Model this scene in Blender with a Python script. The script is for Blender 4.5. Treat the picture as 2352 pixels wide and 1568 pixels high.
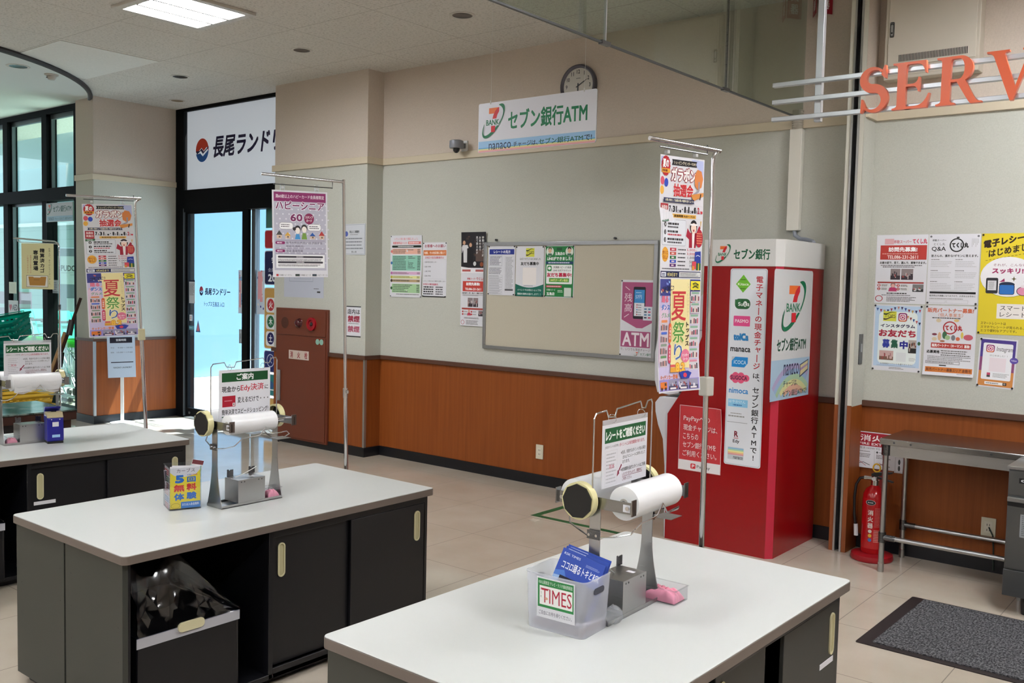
import bpy, bmesh, math, random
from math import sin, cos, pi, radians, sqrt, atan2
from mathutils import Vector, Matrix, Euler

for o in list(bpy.data.objects):
    bpy.data.objects.remove(o)
SC = bpy.context.scene
COL = SC.collection
random.seed(7)

# ------------------------------------------------------------------ camera
def set_camera():
    cd = bpy.data.cameras.new('camera')
    cd.sensor_fit = 'HORIZONTAL'
    cd.sensor_width = 36.0
    cd.lens = 36.0 * 2163.6 / 2352.0
    cd.clip_start = 0.05
    cd.clip_end = 200
    cam = bpy.data.objects.new('camera', cd)
    yaw, pit, rol = 0.6788, 0.0612, 0.02243
    f = Vector((-sin(yaw) * cos(pit), cos(yaw) * cos(pit), -sin(pit)))
    r = Vector((cos(yaw), sin(yaw), 0))
    u = r.cross(f)
    r2 = r * cos(rol) + u * sin(rol)
    u2 = u * cos(rol) - r * sin(rol)
    m = Matrix((r2, u2, -f)).transposed().to_4x4()
    m.translation = (0, 0, 1.6)
    cam.matrix_world = m
    COL.objects.link(cam)
    SC.camera = cam
set_camera()

# ------------------------------------------------------------------ exposure
SC.view_settings.view_transform = 'Standard'
SC.view_settings.look = 'None'
SC.view_settings.exposure = 0.2
SC.view_settings.gamma = 1.0
SC.view_settings.use_curve_mapping = False
SC.cycles.use_denoising = True
SC.cycles.max_bounces = 8
SC.cycles.diffuse_bounces = 4
SC.cycles.glossy_bounces = 4
SC.cycles.transparent_max_bounces = 16
SC.cycles.transmission_bounces = 6
SC.cycles.caustics_reflective = False
SC.cycles.caustics_refractive = False
SC.cycles.sample_clamp_indirect = 6.0

# ------------------------------------------------------------------ sky and sun
PANEL_LIGHT = 62.0      # ceiling panel lamps
def set_world():
    w = bpy.data.worlds.new('sky')
    SC.world = w
    w.use_nodes = True
    nt = w.node_tree
    bg = nt.nodes['Background']
    bg.inputs[0].default_value = (0.72, 0.88, 1.0, 1)
    bg.inputs[1].default_value = 2.2
set_world()
def set_sun():
    ld = bpy.data.lights.new('sun', 'SUN')
    ld.energy = 22.0
    ld.angle = radians(0.6)
    ld.color = (1, .96, .9)
    o = bpy.data.objects.new('sun', ld)
    d = Vector((0.5, 1.0, 2.35))          # towards the sun, beyond the automatic door
    o.rotation_euler = d.to_track_quat('Z', 'Y').to_euler()
    o.location = (-5, 12, 12)
    COL.objects.link(o)
set_sun()

# ------------------------------------------------------------------ materials
def lin(c):
    c = c / 255.0
    return c / 12.92 if c <= 0.04045 else ((c + 0.055) / 1.055) ** 2.4
def rgb(h):
    if isinstance(h, str):
        h = h.lstrip('#')
        if len(h) == 3:
            h = ''.join(a + a for a in h)
        h = (int(h[0:2], 16), int(h[2:4], 16), int(h[4:6], 16))
    return (lin(h[0]), lin(h[1]), lin(h[2]), 1)
MATS = {}
def mat(name, col, rough=.5, metal=0., spec=.5, emit=0, coat=0):
    if name in MATS:
        return MATS[name]
    m = bpy.data.materials.new(name)
    m.use_nodes = True
    b = m.node_tree.nodes['Principled BSDF']
    b.inputs['Base Color'].default_value = rgb(col)
    b.inputs['Roughness'].default_value = rough
    b.inputs['Metallic'].default_value = metal
    b.inputs['Specular IOR Level'].default_value = spec
    if coat:
        b.inputs['Coat Weight'].default_value = coat
        b.inputs['Coat Roughness'].default_value = .08
    if emit:
        b.inputs['Emission Color'].default_value = rgb(col)
        b.inputs['Emission Strength'].default_value = emit
    MATS[name] = m
    return m
def ink(h):
    return mat('ink_' + h.lstrip('#'), h, .45, 0, .4)
class NT:
    """small helper to write node trees"""
    def __init__(s, m):
        s.m = m; s.t = m.node_tree; s.b = s.t.nodes['Principled BSDF']
    def n(s, typ, **kw):
        x = s.t.nodes.new(typ)
        for k, v in kw.items():
            setattr(x, k, v)
        return x
    def l(s, a, b):
        s.t.links.new(a, b)
    def math(s, op, a, b=None, c=None):
        x = s.n('ShaderNodeMath', operation=op)
        for i, v in enumerate((a, b, c)):
            if v is None: continue
            if isinstance(v, (int, float)): x.inputs[i].default_value = v
            else: s.l(v, x.inputs[i])
        return x.outputs[0]
    def mix(s, f, a, b):
        x = s.n('ShaderNodeMix', data_type='RGBA')
        for i, v in ((0, f), (6, a), (7, b)):
            if isinstance(v, (int, float)): x.inputs[i].default_value = v
            elif isinstance(v, tuple): x.inputs[i].default_value = v
            else: s.l(v, x.inputs[i])
        return x.outputs[2]
    def pos(s):
        g = s.n('ShaderNodeNewGeometry')
        x = s.n('ShaderNodeSeparateXYZ')
        s.l(g.outputs['Position'], x.inputs[0])
        return g.outputs['Position'], x.outputs
    def noise(s, vec, scale, detail=2., rough=.5, sc3=None):
        if sc3:
            mp = s.n('ShaderNodeMapping'); mp.inputs['Scale'].default_value = sc3
            s.l(vec, mp.inputs[0]); vec = mp.outputs[0]
        x = s.n('ShaderNodeTexNoise')
        x.inputs['Scale'].default_value = scale
        x.inputs['Detail'].default_value = detail
        x.inputs['Roughness'].default_value = rough
        s.l(vec, x.inputs['Vector'])
        return x.outputs[0]
    def bump(s, h, strength=.2, dist=.002):
        x = s.n('ShaderNodeBump')
        x.inputs['Strength'].default_value = strength
        x.inputs['Distance'].default_value = dist
        s.l(h, x.inputs['Height'])
        s.l(x.outputs[0], s.b.inputs['Normal'])
    def ramp(s, f, a, b):
        x = s.n('ShaderNodeMapRange')
        x.inputs[1].default_value = a; x.inputs[2].default_value = b
        s.l(f, x.inputs[0])
        return x.outputs[0]
    def gridline(s, c, off, pitch, half):
        f = s.math('FRACT', s.math('DIVIDE', s.math('SUBTRACT', c, off), pitch))
        d = s.math('MINIMUM', f, s.math('SUBTRACT', 1., f))
        return s.math('LESS_THAN', d, half / pitch)

def m_floor():
    m = mat('floor_tile', '#b5aa9c', .1, 0, .5); k = NT(m)
    p, c = k.pos()
    g = k.math('MAXIMUM', k.gridline(c[0], -3.905, .5855, .0022), k.gridline(c[1], 4.483, .600, .0022))
    n = k.noise(p, 3., 3)
    base = k.mix(k.ramp(n, .3, .7), rgb('#b3a899'), rgb('#bdb3a5'))
    k.l(k.mix(g, base, rgb('#6d645a')), k.b.inputs['Base Color'])
    k.l(k.math('ADD', .09, k.math('MULTIPLY', g, .5)), k.b.inputs['Roughness'])
    return m
def m_ceiling():
    m = mat('acoustic_board', '#bcb6ac', .95, 0, .1); k = NT(m)
    p, c = k.pos()
    g = k.math('MAXIMUM', k.gridline(c[0], -4.97, .887, .0025), k.gridline(c[1], 5.43, .887, .0025))
    n = k.noise(p, 55., 4, .65)
    sp = k.ramp(n, .36, .5)
    base = k.mix(sp, rgb('#c0bcb4'), rgb('#d9d5ce'))
    k.l(k.mix(g, base, rgb('#a7a29a')), k.b.inputs['Base Color'])
    k.bump(n, .5, .004)
    return m
def m_fabric(name, a, b, sc=90):
    m = mat(name, a, .92, 0, .15); k = NT(m)
    p, c = k.pos()
    n1 = k.noise(p, sc, 2, .6, (1, 1, 4)); n2 = k.noise(p, sc, 2, .6, (4, 4, 1))
    n = k.math('MULTIPLY', k.math('ADD', n1, n2), .5)
    k.l(k.mix(k.ramp(n, .38, .62), rgb(a), rgb(b)), k.b.inputs['Base Color'])
    k.bump(n, .25, .002)
    return m
def m_wood(name, a, b, rough=.35, sc3=(26, 26, .8)):
    m = mat(name, a, rough, 0, .4); k = NT(m)
    tc = k.n('ShaderNodeTexCoord'); p = tc.outputs['Object']
    n = k.noise(p, 1.8, 5, .6, sc3)
    n2 = k.noise(p, .8, 2, .5, (2, 2, .5))
    f = k.math('ADD', k.math('MULTIPLY', k.ramp(n, .3, .7), .6), k.math('MULTIPLY', n2, .4))
    k.l(k.mix(f, rgb(a), rgb(b)), k.b.inputs['Base Color'])
    k.b.inputs['Specular IOR Level'].default_value = .28
    return m
def m_steel(name='brushed_steel', col='#bbbcbd', rough=.3, sc3=(1, 60, 60)):
    m = mat(name, col, rough, 1., .5); k = NT(m)
    tc = k.n('ShaderNodeTexCoord')
    n = k.noise(tc.outputs['Object'], 8, 3, .6, sc3)
    k.l(k.math('ADD', rough - .08, k.math('MULTIPLY', n, .18)), k.b.inputs['Roughness'])
    return m
def m_glass(name, tint, refl=.08, rough=.0):
    m = bpy.data.materials.new(name); m.use_nodes = True
    t = m.node_tree; t.nodes.remove(t.nodes['Principled BSDF'])
    out = t.nodes['Material Output']
    tr = t.nodes.new('ShaderNodeBsdfTransparent'); tr.inputs[0].default_value = rgb(tint)
    gl = t.nodes.new('ShaderNodeBsdfGlossy'); gl.inputs['Roughness'].default_value = rough
    fr = t.nodes.new('ShaderNodeLayerWeight'); fr.inputs[0].default_value = .5
    pw = t.nodes.new('ShaderNodeMath'); pw.operation = 'POWER'; pw.inputs[1].default_value = 5
    t.links.new(fr.outputs['Facing'], pw.inputs[0])
    mu = t.nodes.new('ShaderNodeMath'); mu.operation = 'MULTIPLY_ADD'
    mu.inputs[1].default_value = .9; mu.inputs[2].default_value = refl
    t.links.new(pw.outputs[0], mu.inputs[0])
    mx = t.nodes.new('ShaderNodeMixShader')
    t.links.new(mu.outputs[0], mx.inputs[0]); t.links.new(tr.outputs[0], mx.inputs[1]); t.links.new(gl.outputs[0], mx.inputs[2])
    t.links.new(mx.outputs[0], out.inputs[0])
    MATS[name] = m
    return m
def m_film(name, col, solid=.5, rough=.3):
    """milky plastic: part see-through, part white diffuse with a sheen"""
    m = bpy.data.materials.new(name); m.use_nodes = True
    t = m.node_tree; b = t.nodes['Principled BSDF']; out = t.nodes['Material Output']
    b.inputs['Base Color'].default_value = rgb(col); b.inputs['Roughness'].default_value = rough
    tr = t.nodes.new('ShaderNodeBsdfTransparent')
    mx = t.nodes.new('ShaderNodeMixShader'); mx.inputs[0].default_value = solid
    t.links.new(tr.outputs[0], mx.inputs[1]); t.links.new(b.outputs[0], mx.inputs[2])
    t.links.new(mx.outputs[0], out.inputs[0])
    MATS[name] = m
    return m
def m_backlit(name, col, thru):
    """thin coloured plastic that glows when light comes through from behind"""
    m = mat(name, col, .35); t = m.node_tree; b = t.nodes['Principled BSDF']; out = t.nodes['Material Output']
    tl = t.nodes.new('ShaderNodeBsdfTranslucent'); tl.inputs[0].default_value = rgb(thru)
    mx = t.nodes.new('ShaderNodeMixShader'); mx.inputs[0].default_value = .75
    t.links.new(b.outputs[0], mx.inputs[1]); t.links.new(tl.outputs[0], mx.inputs[2]); t.links.new(mx.outputs[0], out.inputs[0])
    return m
def m_carpet():
    m = mat('mat_pile', '#4a4a4c', 1., 0, .1); k = NT(m)
    p, c = k.pos()
    n = k.noise(p, 120, 3, .7, (1, .5, 1))
    k.l(k.mix(k.ramp(n, .42, .66), rgb('#333336'), rgb('#77777a')), k.b.inputs['Base Color'])
    k.bump(n, .9, .006)
    return m
def m_marble():
    m = mat('marble_top', '#3d4a47', .12, 0, .5); k = NT(m)
    p, c = k.pos()
    n = k.noise(p, 9, 6, .7)
    k.l(k.mix(k.ramp(n, .4, .65), rgb('#20302c'), rgb('#77857f')), k.b.inputs['Base Color'])
    return m

FLOOR = m_floor(); CEIL = m_ceiling()
FABRIC = m_fabric('green_grey_wallpaper', '#babbb2', '#c4c5bc')
BEIGE = m_fabric('beige_wallpaper', '#c9bdb1', '#d2c6ba', 70)
SOFFIT = mat('white_soffit', '#dadedb', .8, 0, .2)
WAINS = m_wood('wainscot_veneer', '#7c3d18', '#955223', .45)
CREAM = mat('cream_rail', '#cfc3ac', .5)
CAP = mat('brown_cap_rail', '#55372a', .45)
BLACK = mat('black_base', '#0d0e14', .4)
STEEL = m_steel()
CHROME = mat('chrome', '#d8d8da', .12, 1.)
DARKSTEEL = m_steel('dark_steel', '#6b6c6e', .28)
ALU = mat('satin_aluminium', '#b9bcc0', .35, .9)
FRAME = mat('black_window_frame', '#040508', .7, 0, .12)
GREYFRAME = mat('grey_gasket', '#5d6266', .4, .5)
WHITE = mat('white_paint', '#e8e8e6', .5)
PAPER = mat('white_paper', '#dddde3', .5, 0, .3)
GLASS = m_glass('window_glass', '#e4f7f2', .06)
GLASS_SMOKE = m_glass('smoke_curtain_glass', '#e3ebe5', .17)
GLASS_DOOR = m_glass('door_glass', '#e6f3fc', .06)
ACRYL = m_glass('clear_acrylic', '#fafbfc', .04, .05)
BAGFILM = m_film('bag_roll_film', '#f4f5f7', .93, .22)
CRATEFILM = m_film('frosted_crate', '#dfe1ec', .3, .35)
LINER = m_glass('clear_bin_liner', '#d4d7e2', .09, .14)
LAM = mat('white_laminate', '#c6c8c6', .28, 0, .4)
EDGE = mat('laminate_edge_band', '#665c55', .45)
PANELGREY = mat('grey_green_panel', '#343631', .5)
CABBLACK = mat('black_cabinet', '#0b0b10', .42)
CREAMP = mat('cream_plastic', '#c9c39f', .4)
RED = mat('glossy_red', '#8e0a10', .22, 0, .5)
REDDEEP = mat('red_enamel', '#b01218', .2, 0, .5)
LITRED = mat('lit_corner_red', '#b51f3a', .3)  # light on the booth's rounded corner, put in as a pinker red
BROWNCAB = mat('brown_steel_cabinet', '#6a3320', .45)
BLK = mat('black_plastic', '#101012', .35)
GREY = mat('grey_plastic', '#8d9096', .4)
CARPET = m_carpet(); RUBBER = mat('mat_rubber', '#1d1416', .6)
MARBLE = m_marble()
DKWOOD = m_wood('dark_walnut', '#2b1713', '#3d231b', .4)
OAK = m_wood('light_oak', '#9b7a55', '#b08d66', .5)
EXT_WALL = mat('pale_outside_wall', '#dfe3e3', .7)
EXT_GROUND = mat('pale_concrete', '#cfcfca', .8)

# ------------------------------------------------------------------ mesh builder
class MB:
    def __init__(s):
        s.v = []; s.f = []; s.m = []; s.sm = []; s.mats = []
    def mi(s, m):
        if m not in s.mats: s.mats.append(m)
        return s.mats.index(m)
    def add(s, vs, fs, m, smooth=False):
        n = len(s.v); i = s.mi(m)
        s.v += [tuple(a) for a in vs]
        for q in fs:
            s.f.append(tuple(n + j for j in q)); s.m.append(i); s.sm.append(smooth)
        return s
    def box(s, x0, x1, y0, y1, z0, z1, m):
        vs = [(x, y, z) for z in (z0, z1) for y in (y0, y1) for x in (x0, x1)]
        return s.add(vs, [(0, 2, 3, 1), (4, 5, 7, 6), (0, 1, 5, 4), (2, 6, 7, 3), (0, 4, 6, 2), (1, 3, 7, 5)], m)
    def prism(s, pts, a0, a1, m, axis='Y', smooth=False):
        def P(p, a):
            return (p[0], a, p[1]) if axis == 'Y' else (p[0], p[1], a) if axis == 'Z' else (a, p[0], p[1])
        n = len(pts)
        s.add([P(p, a0) for p in pts], [tuple(range(n))], m)
        s.add([P(p, a1) for p in pts], [tuple(range(n - 1, -1, -1))], m)
        s.add([P(p, a0) for p in pts] + [P(p, a1) for p in pts], [(i, (i + 1) % n, n + (i + 1) % n, n + i) for i in range(n)], m, smooth)
        return s
    def cyl(s, a, b, r, m, n=16, r2=None, cap=True, smooth=True):
        a = Vector(a); b = Vector(b); r2 = r if r2 is None else r2
        d = (b - a).normalized()
        u = d.orthogonal().normalized(); w = d.cross(u)
        A = [a + (u * cos(2 * pi * i / n) + w * sin(2 * pi * i / n)) * r for i in range(n)]
        B = [b + (u * cos(2 * pi * i / n) + w * sin(2 * pi * i / n)) * r2 for i in range(n)]
        s.add(A + B, [(i, (i + 1) % n, n + (i + 1) % n, n + i) for i in range(n)], m, smooth)
        if cap:
            s.add(A, [tuple(range(n - 1, -1, -1))], m); s.add(B, [tuple(range(n))], m)
        return s
    def ring(s, c, d, r0, r1, h, m, n=32):
        """flat-sided ring: centre c, axis d, inner radius r0, outer r1, length h"""
        c = Vector(c); d = Vector(d).normalized(); u = d.orthogonal().normalized(); w = d.cross(u)
        L = []
        for (r, a) in ((r0, 0), (r1, 0), (r1, h), (r0, h)):
            L.append([c + d * a + (u * cos(2 * pi * i / n) + w * sin(2 * pi * i / n)) * r for i in range(n)])
        for k in range(4):
            A, B = L[k], L[(k + 1) % 4]
            s.add(A + B, [(i, (i + 1) % n, n + (i + 1) % n, n + i) for i in range(n)], m, k in (1, 3))
        return s
    def tube(s, pts, r, m, n=8, closed=False):
        P = [Vector(p) for p in pts]; N = len(P)
        up = None; rings = []
        for i in range(N):
            a = P[i - 1] if (i or closed) else P[i]; b = P[(i + 1) % N] if (i < N - 1 or closed) else P[i]
            d = (b - a).normalized()
            if up is None: up = d.orthogonal().normalized()
            up = (up - d * up.dot(d))
            up = up.normalized() if up.length > 1e-6 else d.orthogonal().normalized()
            w = d.cross(up)
            rr = r[i] if isinstance(r, (list, tuple)) else r
            rings.append([P[i] + (up * cos(2 * pi * k / n) + w * sin(2 * pi * k / n)) * rr for k in range(n)])
        vs = [v for q in rings for v in q]; fs = []
        for i in range(N if closed else N - 1):
            j = (i + 1) % N
            fs += [(i * n + k, i * n + (k + 1) % n, j * n + (k + 1) % n, j * n + k) for k in range(n)]
        s.add(vs, fs, m, True)
        if not closed:
            s.add(rings[0], [tuple(range(n - 1, -1, -1))], m); s.add(rings[-1], [tuple(range(n))], m)
        return s
    def lathe(s, prof, m, c=(0, 0, 0), n=28, axis='Z', smooth=True):
        """prof = [(radius, height)]"""
        c = Vector(c); vs = []
        for (r, h) in prof:
            for i in range(n):
                a = 2 * pi * i / n
                p = (r * cos(a), r * sin(a), h) if axis == 'Z' else (r * cos(a), -h, r * sin(a)) if axis == 'Y' else (h, r * cos(a), r * sin(a))
                vs.append(c + Vector(p))
        fs = []
        for k in range(len(prof) - 1):
            fs += [(k * n + i, k * n + (i + 1) % n, (k + 1) * n + (i + 1) % n, (k + 1) * n + i) for i in range(n)]
        s.add(vs, fs, m, smooth)
        return s
    def build(s, name, parent=None, loc=(0, 0, 0), rot=(0, 0, 0), bevel=0, seg=2):
        me = bpy.data.meshes.new(name)
        me.from_pydata(s.v, [], s.f)
        for m in s.mats: me.materials.append(m)
        me.polygons.foreach_set('material_index', s.m)
        me.polygons.foreach_set('use_smooth', s.sm)
        me.update()
        bm = bmesh.new(); bm.from_mesh(me)
        bmesh.ops.remove_doubles(bm, verts=bm.verts, dist=1e-6)
        bmesh.ops.recalc_face_normals(bm, faces=bm.faces)
        bm.to_mesh(me); bm.free()
        me.set_sharp_from_angle(angle=radians(38))
        o = bpy.data.objects.new(name, me)
        COL.objects.link(o)
        o.location = loc; o.rotation_euler = rot
        if parent: o.parent = parent
        if bevel:
            b = o.modifiers.new('bevel', 'BEVEL'); b.width = bevel; b.segments = seg; b.limit_method = 'ANGLE'
        return o

def thing(name, label, cat, loc=(0, 0, 0), rot=0, group=None):
    o = bpy.data.objects.new(name, None)
    COL.objects.link(o); o.empty_display_size = .05
    o.location = loc
    o.rotation_euler = rot if isinstance(rot, tuple) else (0, 0, rot)
    return tag(o, label, cat, group)
def tag(o, label, cat, group=None):
    o['label'] = label; o['category'] = cat
    if group: o['group'] = group
    elif 'group' in o: del o['group']
    return o
def struct(o, label=None):
    o['kind'] = 'structure'
    if label: o['label'] = label
    return o
def dup(o, loc=None, rot=None, parent=None):
    c = o.copy(); COL.objects.link(c)
    if parent is not None: c.parent = parent
    if loc is not None: c.location = loc
    if rot is not None: c.rotation_euler = rot if isinstance(rot, tuple) else (0, 0, rot)
    for ch in list(o.children):
        dup(ch, parent=c)
    return c
def arc(cx, cy, r, a0, a1, n=10):
    return [(cx + r * cos(radians(a0 + (a1 - a0) * i / n)), cy + r * sin(radians(a0 + (a1 - a0) * i / n))) for i in range(n + 1)]
def rrect(x0, y0, x1, y1, r, n=5):
    return arc(x1 - r, y0 + r, r, -90, 0, n) + arc(x1 - r, y1 - r, r, 0, 90, n) + arc(x0 + r, y1 - r, r, 90, 180, n) + arc(x0 + r, y0 + r, r, 180, 270, n)

# ------------------------------------------------------------------ printed sheets
_TXT = {}
def glyphs(st, bold=0., res=2):
    """outline mesh of a string in the built-in font, normalised to its own bounding box"""
    k = (st, bold, res)
    if k not in _TXT:
        c = bpy.data.curves.new('t', 'FONT'); c.body = st; c.size = 1; c.resolution_u = res; c.offset = bold
        o = bpy.data.objects.new('t', c); COL.objects.link(o)
        dg = bpy.context.evaluated_depsgraph_get()
        me = bpy.data.meshes.new_from_object(o.evaluated_get(dg))
        vs = [(v.co.x, v.co.y) for v in me.vertices]; fs = [tuple(p.vertices) for p in me.polygons]
        bpy.data.objects.remove(o); bpy.data.curves.remove(c); bpy.data.meshes.remove(me)
        x0 = min(v[0] for v in vs); x1 = max(v[0] for v in vs); y0 = min(v[1] for v in vs); y1 = max(v[1] for v in vs)
        w = max(x1 - x0, 1e-6); h = max(y1 - y0, 1e-6)
        _TXT[k] = ([((v[0] - x0) / w, (y1 - v[1]) / h) for v in vs], fs, w, h, y0)
    return _TXT[k]
class Sheet:
    """a flat printed thing: u units wide, coordinates from the top left corner, y down"""
    def __init__(s, w, h, u=100., paper=None, t=.0006, step=.00012):
        s.w, s.h, s.u, s.k = w, h, u, w / u
        s.H = h / s.k; s.t = t; s.step = step
        s.paper = paper or PAPER; s.els = []; s.rnd = random.Random(int(w * 1e4) + int(h * 1e5))
    def add(s, vs, fs, c):
        xs = [v[0] for v in vs]; ys = [v[1] for v in vs]
        bb = (min(xs), min(ys), max(xs), max(ys)); L = 1
        for (_, _, _, b, l) in s.els:
            if l >= L and bb[0] < b[2] and bb[2] > b[0] and bb[1] < b[3] and bb[3] > b[1]: L = l + 1
        s.els.append((vs, fs, c if not isinstance(c, str) else ink(c), bb, L))
        return s
    def poly(s, pts, c): return s.add(pts, [tuple(range(len(pts)))], c)
    def rect(s, x0, y0, x1, y1, c): return s.poly([(x0, y0), (x1, y0), (x1, y1), (x0, y1)], c)
    def rr(s, x0, y0, x1, y1, r, c, b=None, bw=1.):
        if b:
            s.poly(rrect(x0, y0, x1, y1, r), b)
            return s.poly(rrect(x0 + bw, y0 + bw, x1 - bw, y1 - bw, max(.1, r - bw)), c)
        return s.poly(rrect(x0, y0, x1, y1, r), c)
    def frame(s, x0, y0, x1, y1, w, c):
        v = [(x0, y0), (x1, y0), (x1, y1), (x0, y1), (x0 + w, y0 + w), (x1 - w, y0 + w), (x1 - w, y1 - w), (x0 + w, y1 - w)]
        return s.add(v, [(0, 1, 5, 4), (1, 2, 6, 5), (2, 3, 7, 6), (3, 0, 4, 7)], c)
    def ell(s, cx, cy, rx, ry, c, n=28, star=0):
        return s.poly([(cx + rx * (1 - star * (i % 2)) * cos(2 * pi * i / n), cy + ry * (1 - star * (i % 2)) * sin(2 * pi * i / n)) for i in range(n)], c)
    def oring(s, cx, cy, rx, ry, w, c, n=32):
        v = [(cx + (rx - w * k) * cos(2 * pi * i / n), cy + (ry - w * k) * sin(2 * pi * i / n)) for k in (0, 1) for i in range(n)]
        return s.add(v, [(i, (i + 1) % n, n + (i + 1) % n, n + i) for i in range(n)], c)
    def line(s, pts, w, c):
        for a, b in zip(pts, pts[1:]):
            d = Vector((b[0] - a[0], b[1] - a[1])); 
            if d.length < 1e-6: continue
            n = Vector((-d.y, d.x)).normalized() * w / 2
            s.poly([(a[0] + n.x, a[1] + n.y), (b[0] + n.x, b[1] + n.y), (b[0] - n.x, b[1] - n.y), (a[0] - n.x, a[1] - n.y)], c)
        return s
    def strike(s, v, f, bx, by, c, n=4):
        """heavier type: the same outline struck several times a hair apart"""
        L0 = None
        if max(bx, by) > .022 * s.u and n < 12: n = 8
        for i in range(n + 1):
            a = 2 * pi * (i + .5) / n
            if i == n: a, bx, by = 0, 0, 0
            s.add([(p[0] + bx * cos(a), p[1] + by * sin(a)) for p in v], f, c)
            e = s.els[-1]; L0 = e[4] if L0 is None else L0
            s.els[-1] = e[:4] + (L0 + i * .9 / (n + 1),)
        return s
    def text(s, st, x0, y0, x1, y1, c, bold=.012, shear=0., slope=0., out=None, ow=.04, res=2):
        """string stretched to fill the box; out = colour of a wider outline behind it"""
        v, f, w, h, _ = glyphs(st, 0, res)
        em = (y1 - y0) / h; b = max(0, bold - .008) * em; bx = min(b, (x1 - x0) / w * max(0, bold - .008) * 1.2)
        x0 += bx; x1 -= bx; y0 += b; y1 -= b
        V = [(x0 + p * (x1 - x0) + shear * (1 - q) * (y1 - y0), y0 + q * (y1 - y0) + slope * p * (x1 - x0)) for p, q in v]
        if out: s.strike(V, f, bx + ow * em, b + ow * em, out, 12)
        if b <= 0: return s.add(V, f, c)
        return s.strike(V, f, bx * 1.3, b * 1.3, c)
    def vtext(s, st, x0, y0, x1, y1, c, bold=.012, res=2):
        """vertical writing: one character per cell, top to bottom"""
        n = len(st); ch = (y1 - y0) / n; cw = x1 - x0
        for i, q in enumerate(st):
            if q in ' 　': continue
            a = y0 + i * ch + ch * .05; b = a + ch * .9
            v, f, w, h, yb = glyphs(q, 0, res)
            sw = min(1., w) * cw; sh = min(1., h) * (b - a)
            cx = (x0 + x1) / 2; cy = (a + b) / 2
            if q in 'ー〜―':
                V = [(cx + (.5 - bb) * h * cw, a + aa * (b - a)) for aa, bb in v]
            elif q in '、。':
                V = [(x1 - cw * .35 + aa * cw * .3, a + bb * (b - a) * .3) for aa, bb in v]
            elif q in 'ャュョッァィゥェォ':
                V = [(cx - sw / 2 + cw * .1 + aa * sw, cy - sh / 2 - ch * .08 + bb * sh) for aa, bb in v]
            else:
                V = [(cx - sw / 2 + aa * sw, cy - sh / 2 + bb * sh) for aa, bb in v]
            k = max(0, bold - .008) * min(cw, b - a) * 1.2
            if k > 0: s.strike(V, f, k, k, c)
            else: s.add(V, f, c)
        return s
    def greek(s, x0, y0, x1, y1, rows, c, fill=.5, ragged=.25):
        """lines of print too small to read"""
        rh = (y1 - y0) / rows; vs = []; fs = []
        for r in range(rows):
            x = x0; end = x1 - s.rnd.random() * ragged * (x1 - x0); y = y0 + r * rh + rh * (1 - fill) / 2
            while x < end:
                w = rh * fill * (.6 + 1.8 * s.rnd.random()); e = min(end, x + w); n = len(vs)
                vs += [(x, y), (e, y), (e, y + rh * fill), (x, y + rh * fill)]; fs.append((n, n + 1, n + 2, n + 3))
                x = e + rh * fill * .35
        return s.add(vs, fs, c)
    def fit(s, H0):
        """stretch what was drawn for a sheet H0 units high to this sheet's height"""
        q = s.H / H0
        s.els = [([(v[0], v[1] * q) for v in a], b, c, (d[0], d[1] * q, d[2], d[3] * q), e) for a, b, c, d, e in s.els]
        return s
    def into(s, mb, T=None, bend=None, corner=None):
        """append to a builder; local frame: x right (centred), z up from the bottom edge, front towards -y"""
        k, t = s.k, s.t; st = s.step * (4 if bend else 1)
        if corner: P = [(x - s.w / 2, s.h - y) for x, y in rrect(0, 0, s.w, s.h, corner)]
        else: P = [(-s.w / 2, 0), (s.w / 2, 0), (s.w / 2, s.h), (-s.w / 2, s.h)]
        m = MB(); n = len(P)
        F = [(x, -t, z) for x, z in P]; B = [(x, 0, z) for x, z in P]
        m.add(F, [tuple(range(n))], s.paper); m.add(B, [tuple(range(n - 1, -1, -1))], s.paper)
        m.add(F + B, [(i, n + i, n + (i + 1) % n, (i + 1) % n) for i in range(n)], s.paper)
        for vs, fs, c, bb, L in s.els:
            m.add([(x * k - s.w / 2, -t - L * st, s.h - y * k) for x, y in vs], fs, c)
        if bend:
            me = bpy.data.meshes.new('b'); me.from_pydata(m.v, [], m.f); me.polygons.foreach_set('material_index', m.m)
            bm = bmesh.new(); bm.from_mesh(me)
            for N, ax in ((14, 0), (14, 2)):
                for i in range(1, N):
                    co = [0, 0, 0]; no = [0, 0, 0]; no[ax] = 1
                    co[ax] = (-s.w / 2 + s.w * i / N) if ax == 0 else s.h * i / N
                    bmesh.ops.bisect_plane(bm, geom=bm.verts[:] + bm.edges[:] + bm.faces[:], dist=1e-6, plane_co=co, plane_no=no)
            for v in bm.verts: v.co.y += bend(v.co.x, v.co.z)
            bm.verts.index_update()
            m.v = [tuple(v.co) for v in bm.verts]; m.f = [tuple(v.index for v in f.verts) for f in bm.faces]; m.m = [f.material_index for f in bm.faces]; m.sm = [False] * len(m.f)
            bm.free(); bpy.data.meshes.remove(me)
        V = [T(p) for p in m.v] if T else m.v
        idx = [mb.mi(q) for q in m.mats]; n0 = len(mb.v)
        mb.v += V; mb.f += [tuple(n0 + j for j in q) for q in m.f]; mb.m += [idx[i] for i in m.m]; mb.sm += m.sm
        return mb
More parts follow.
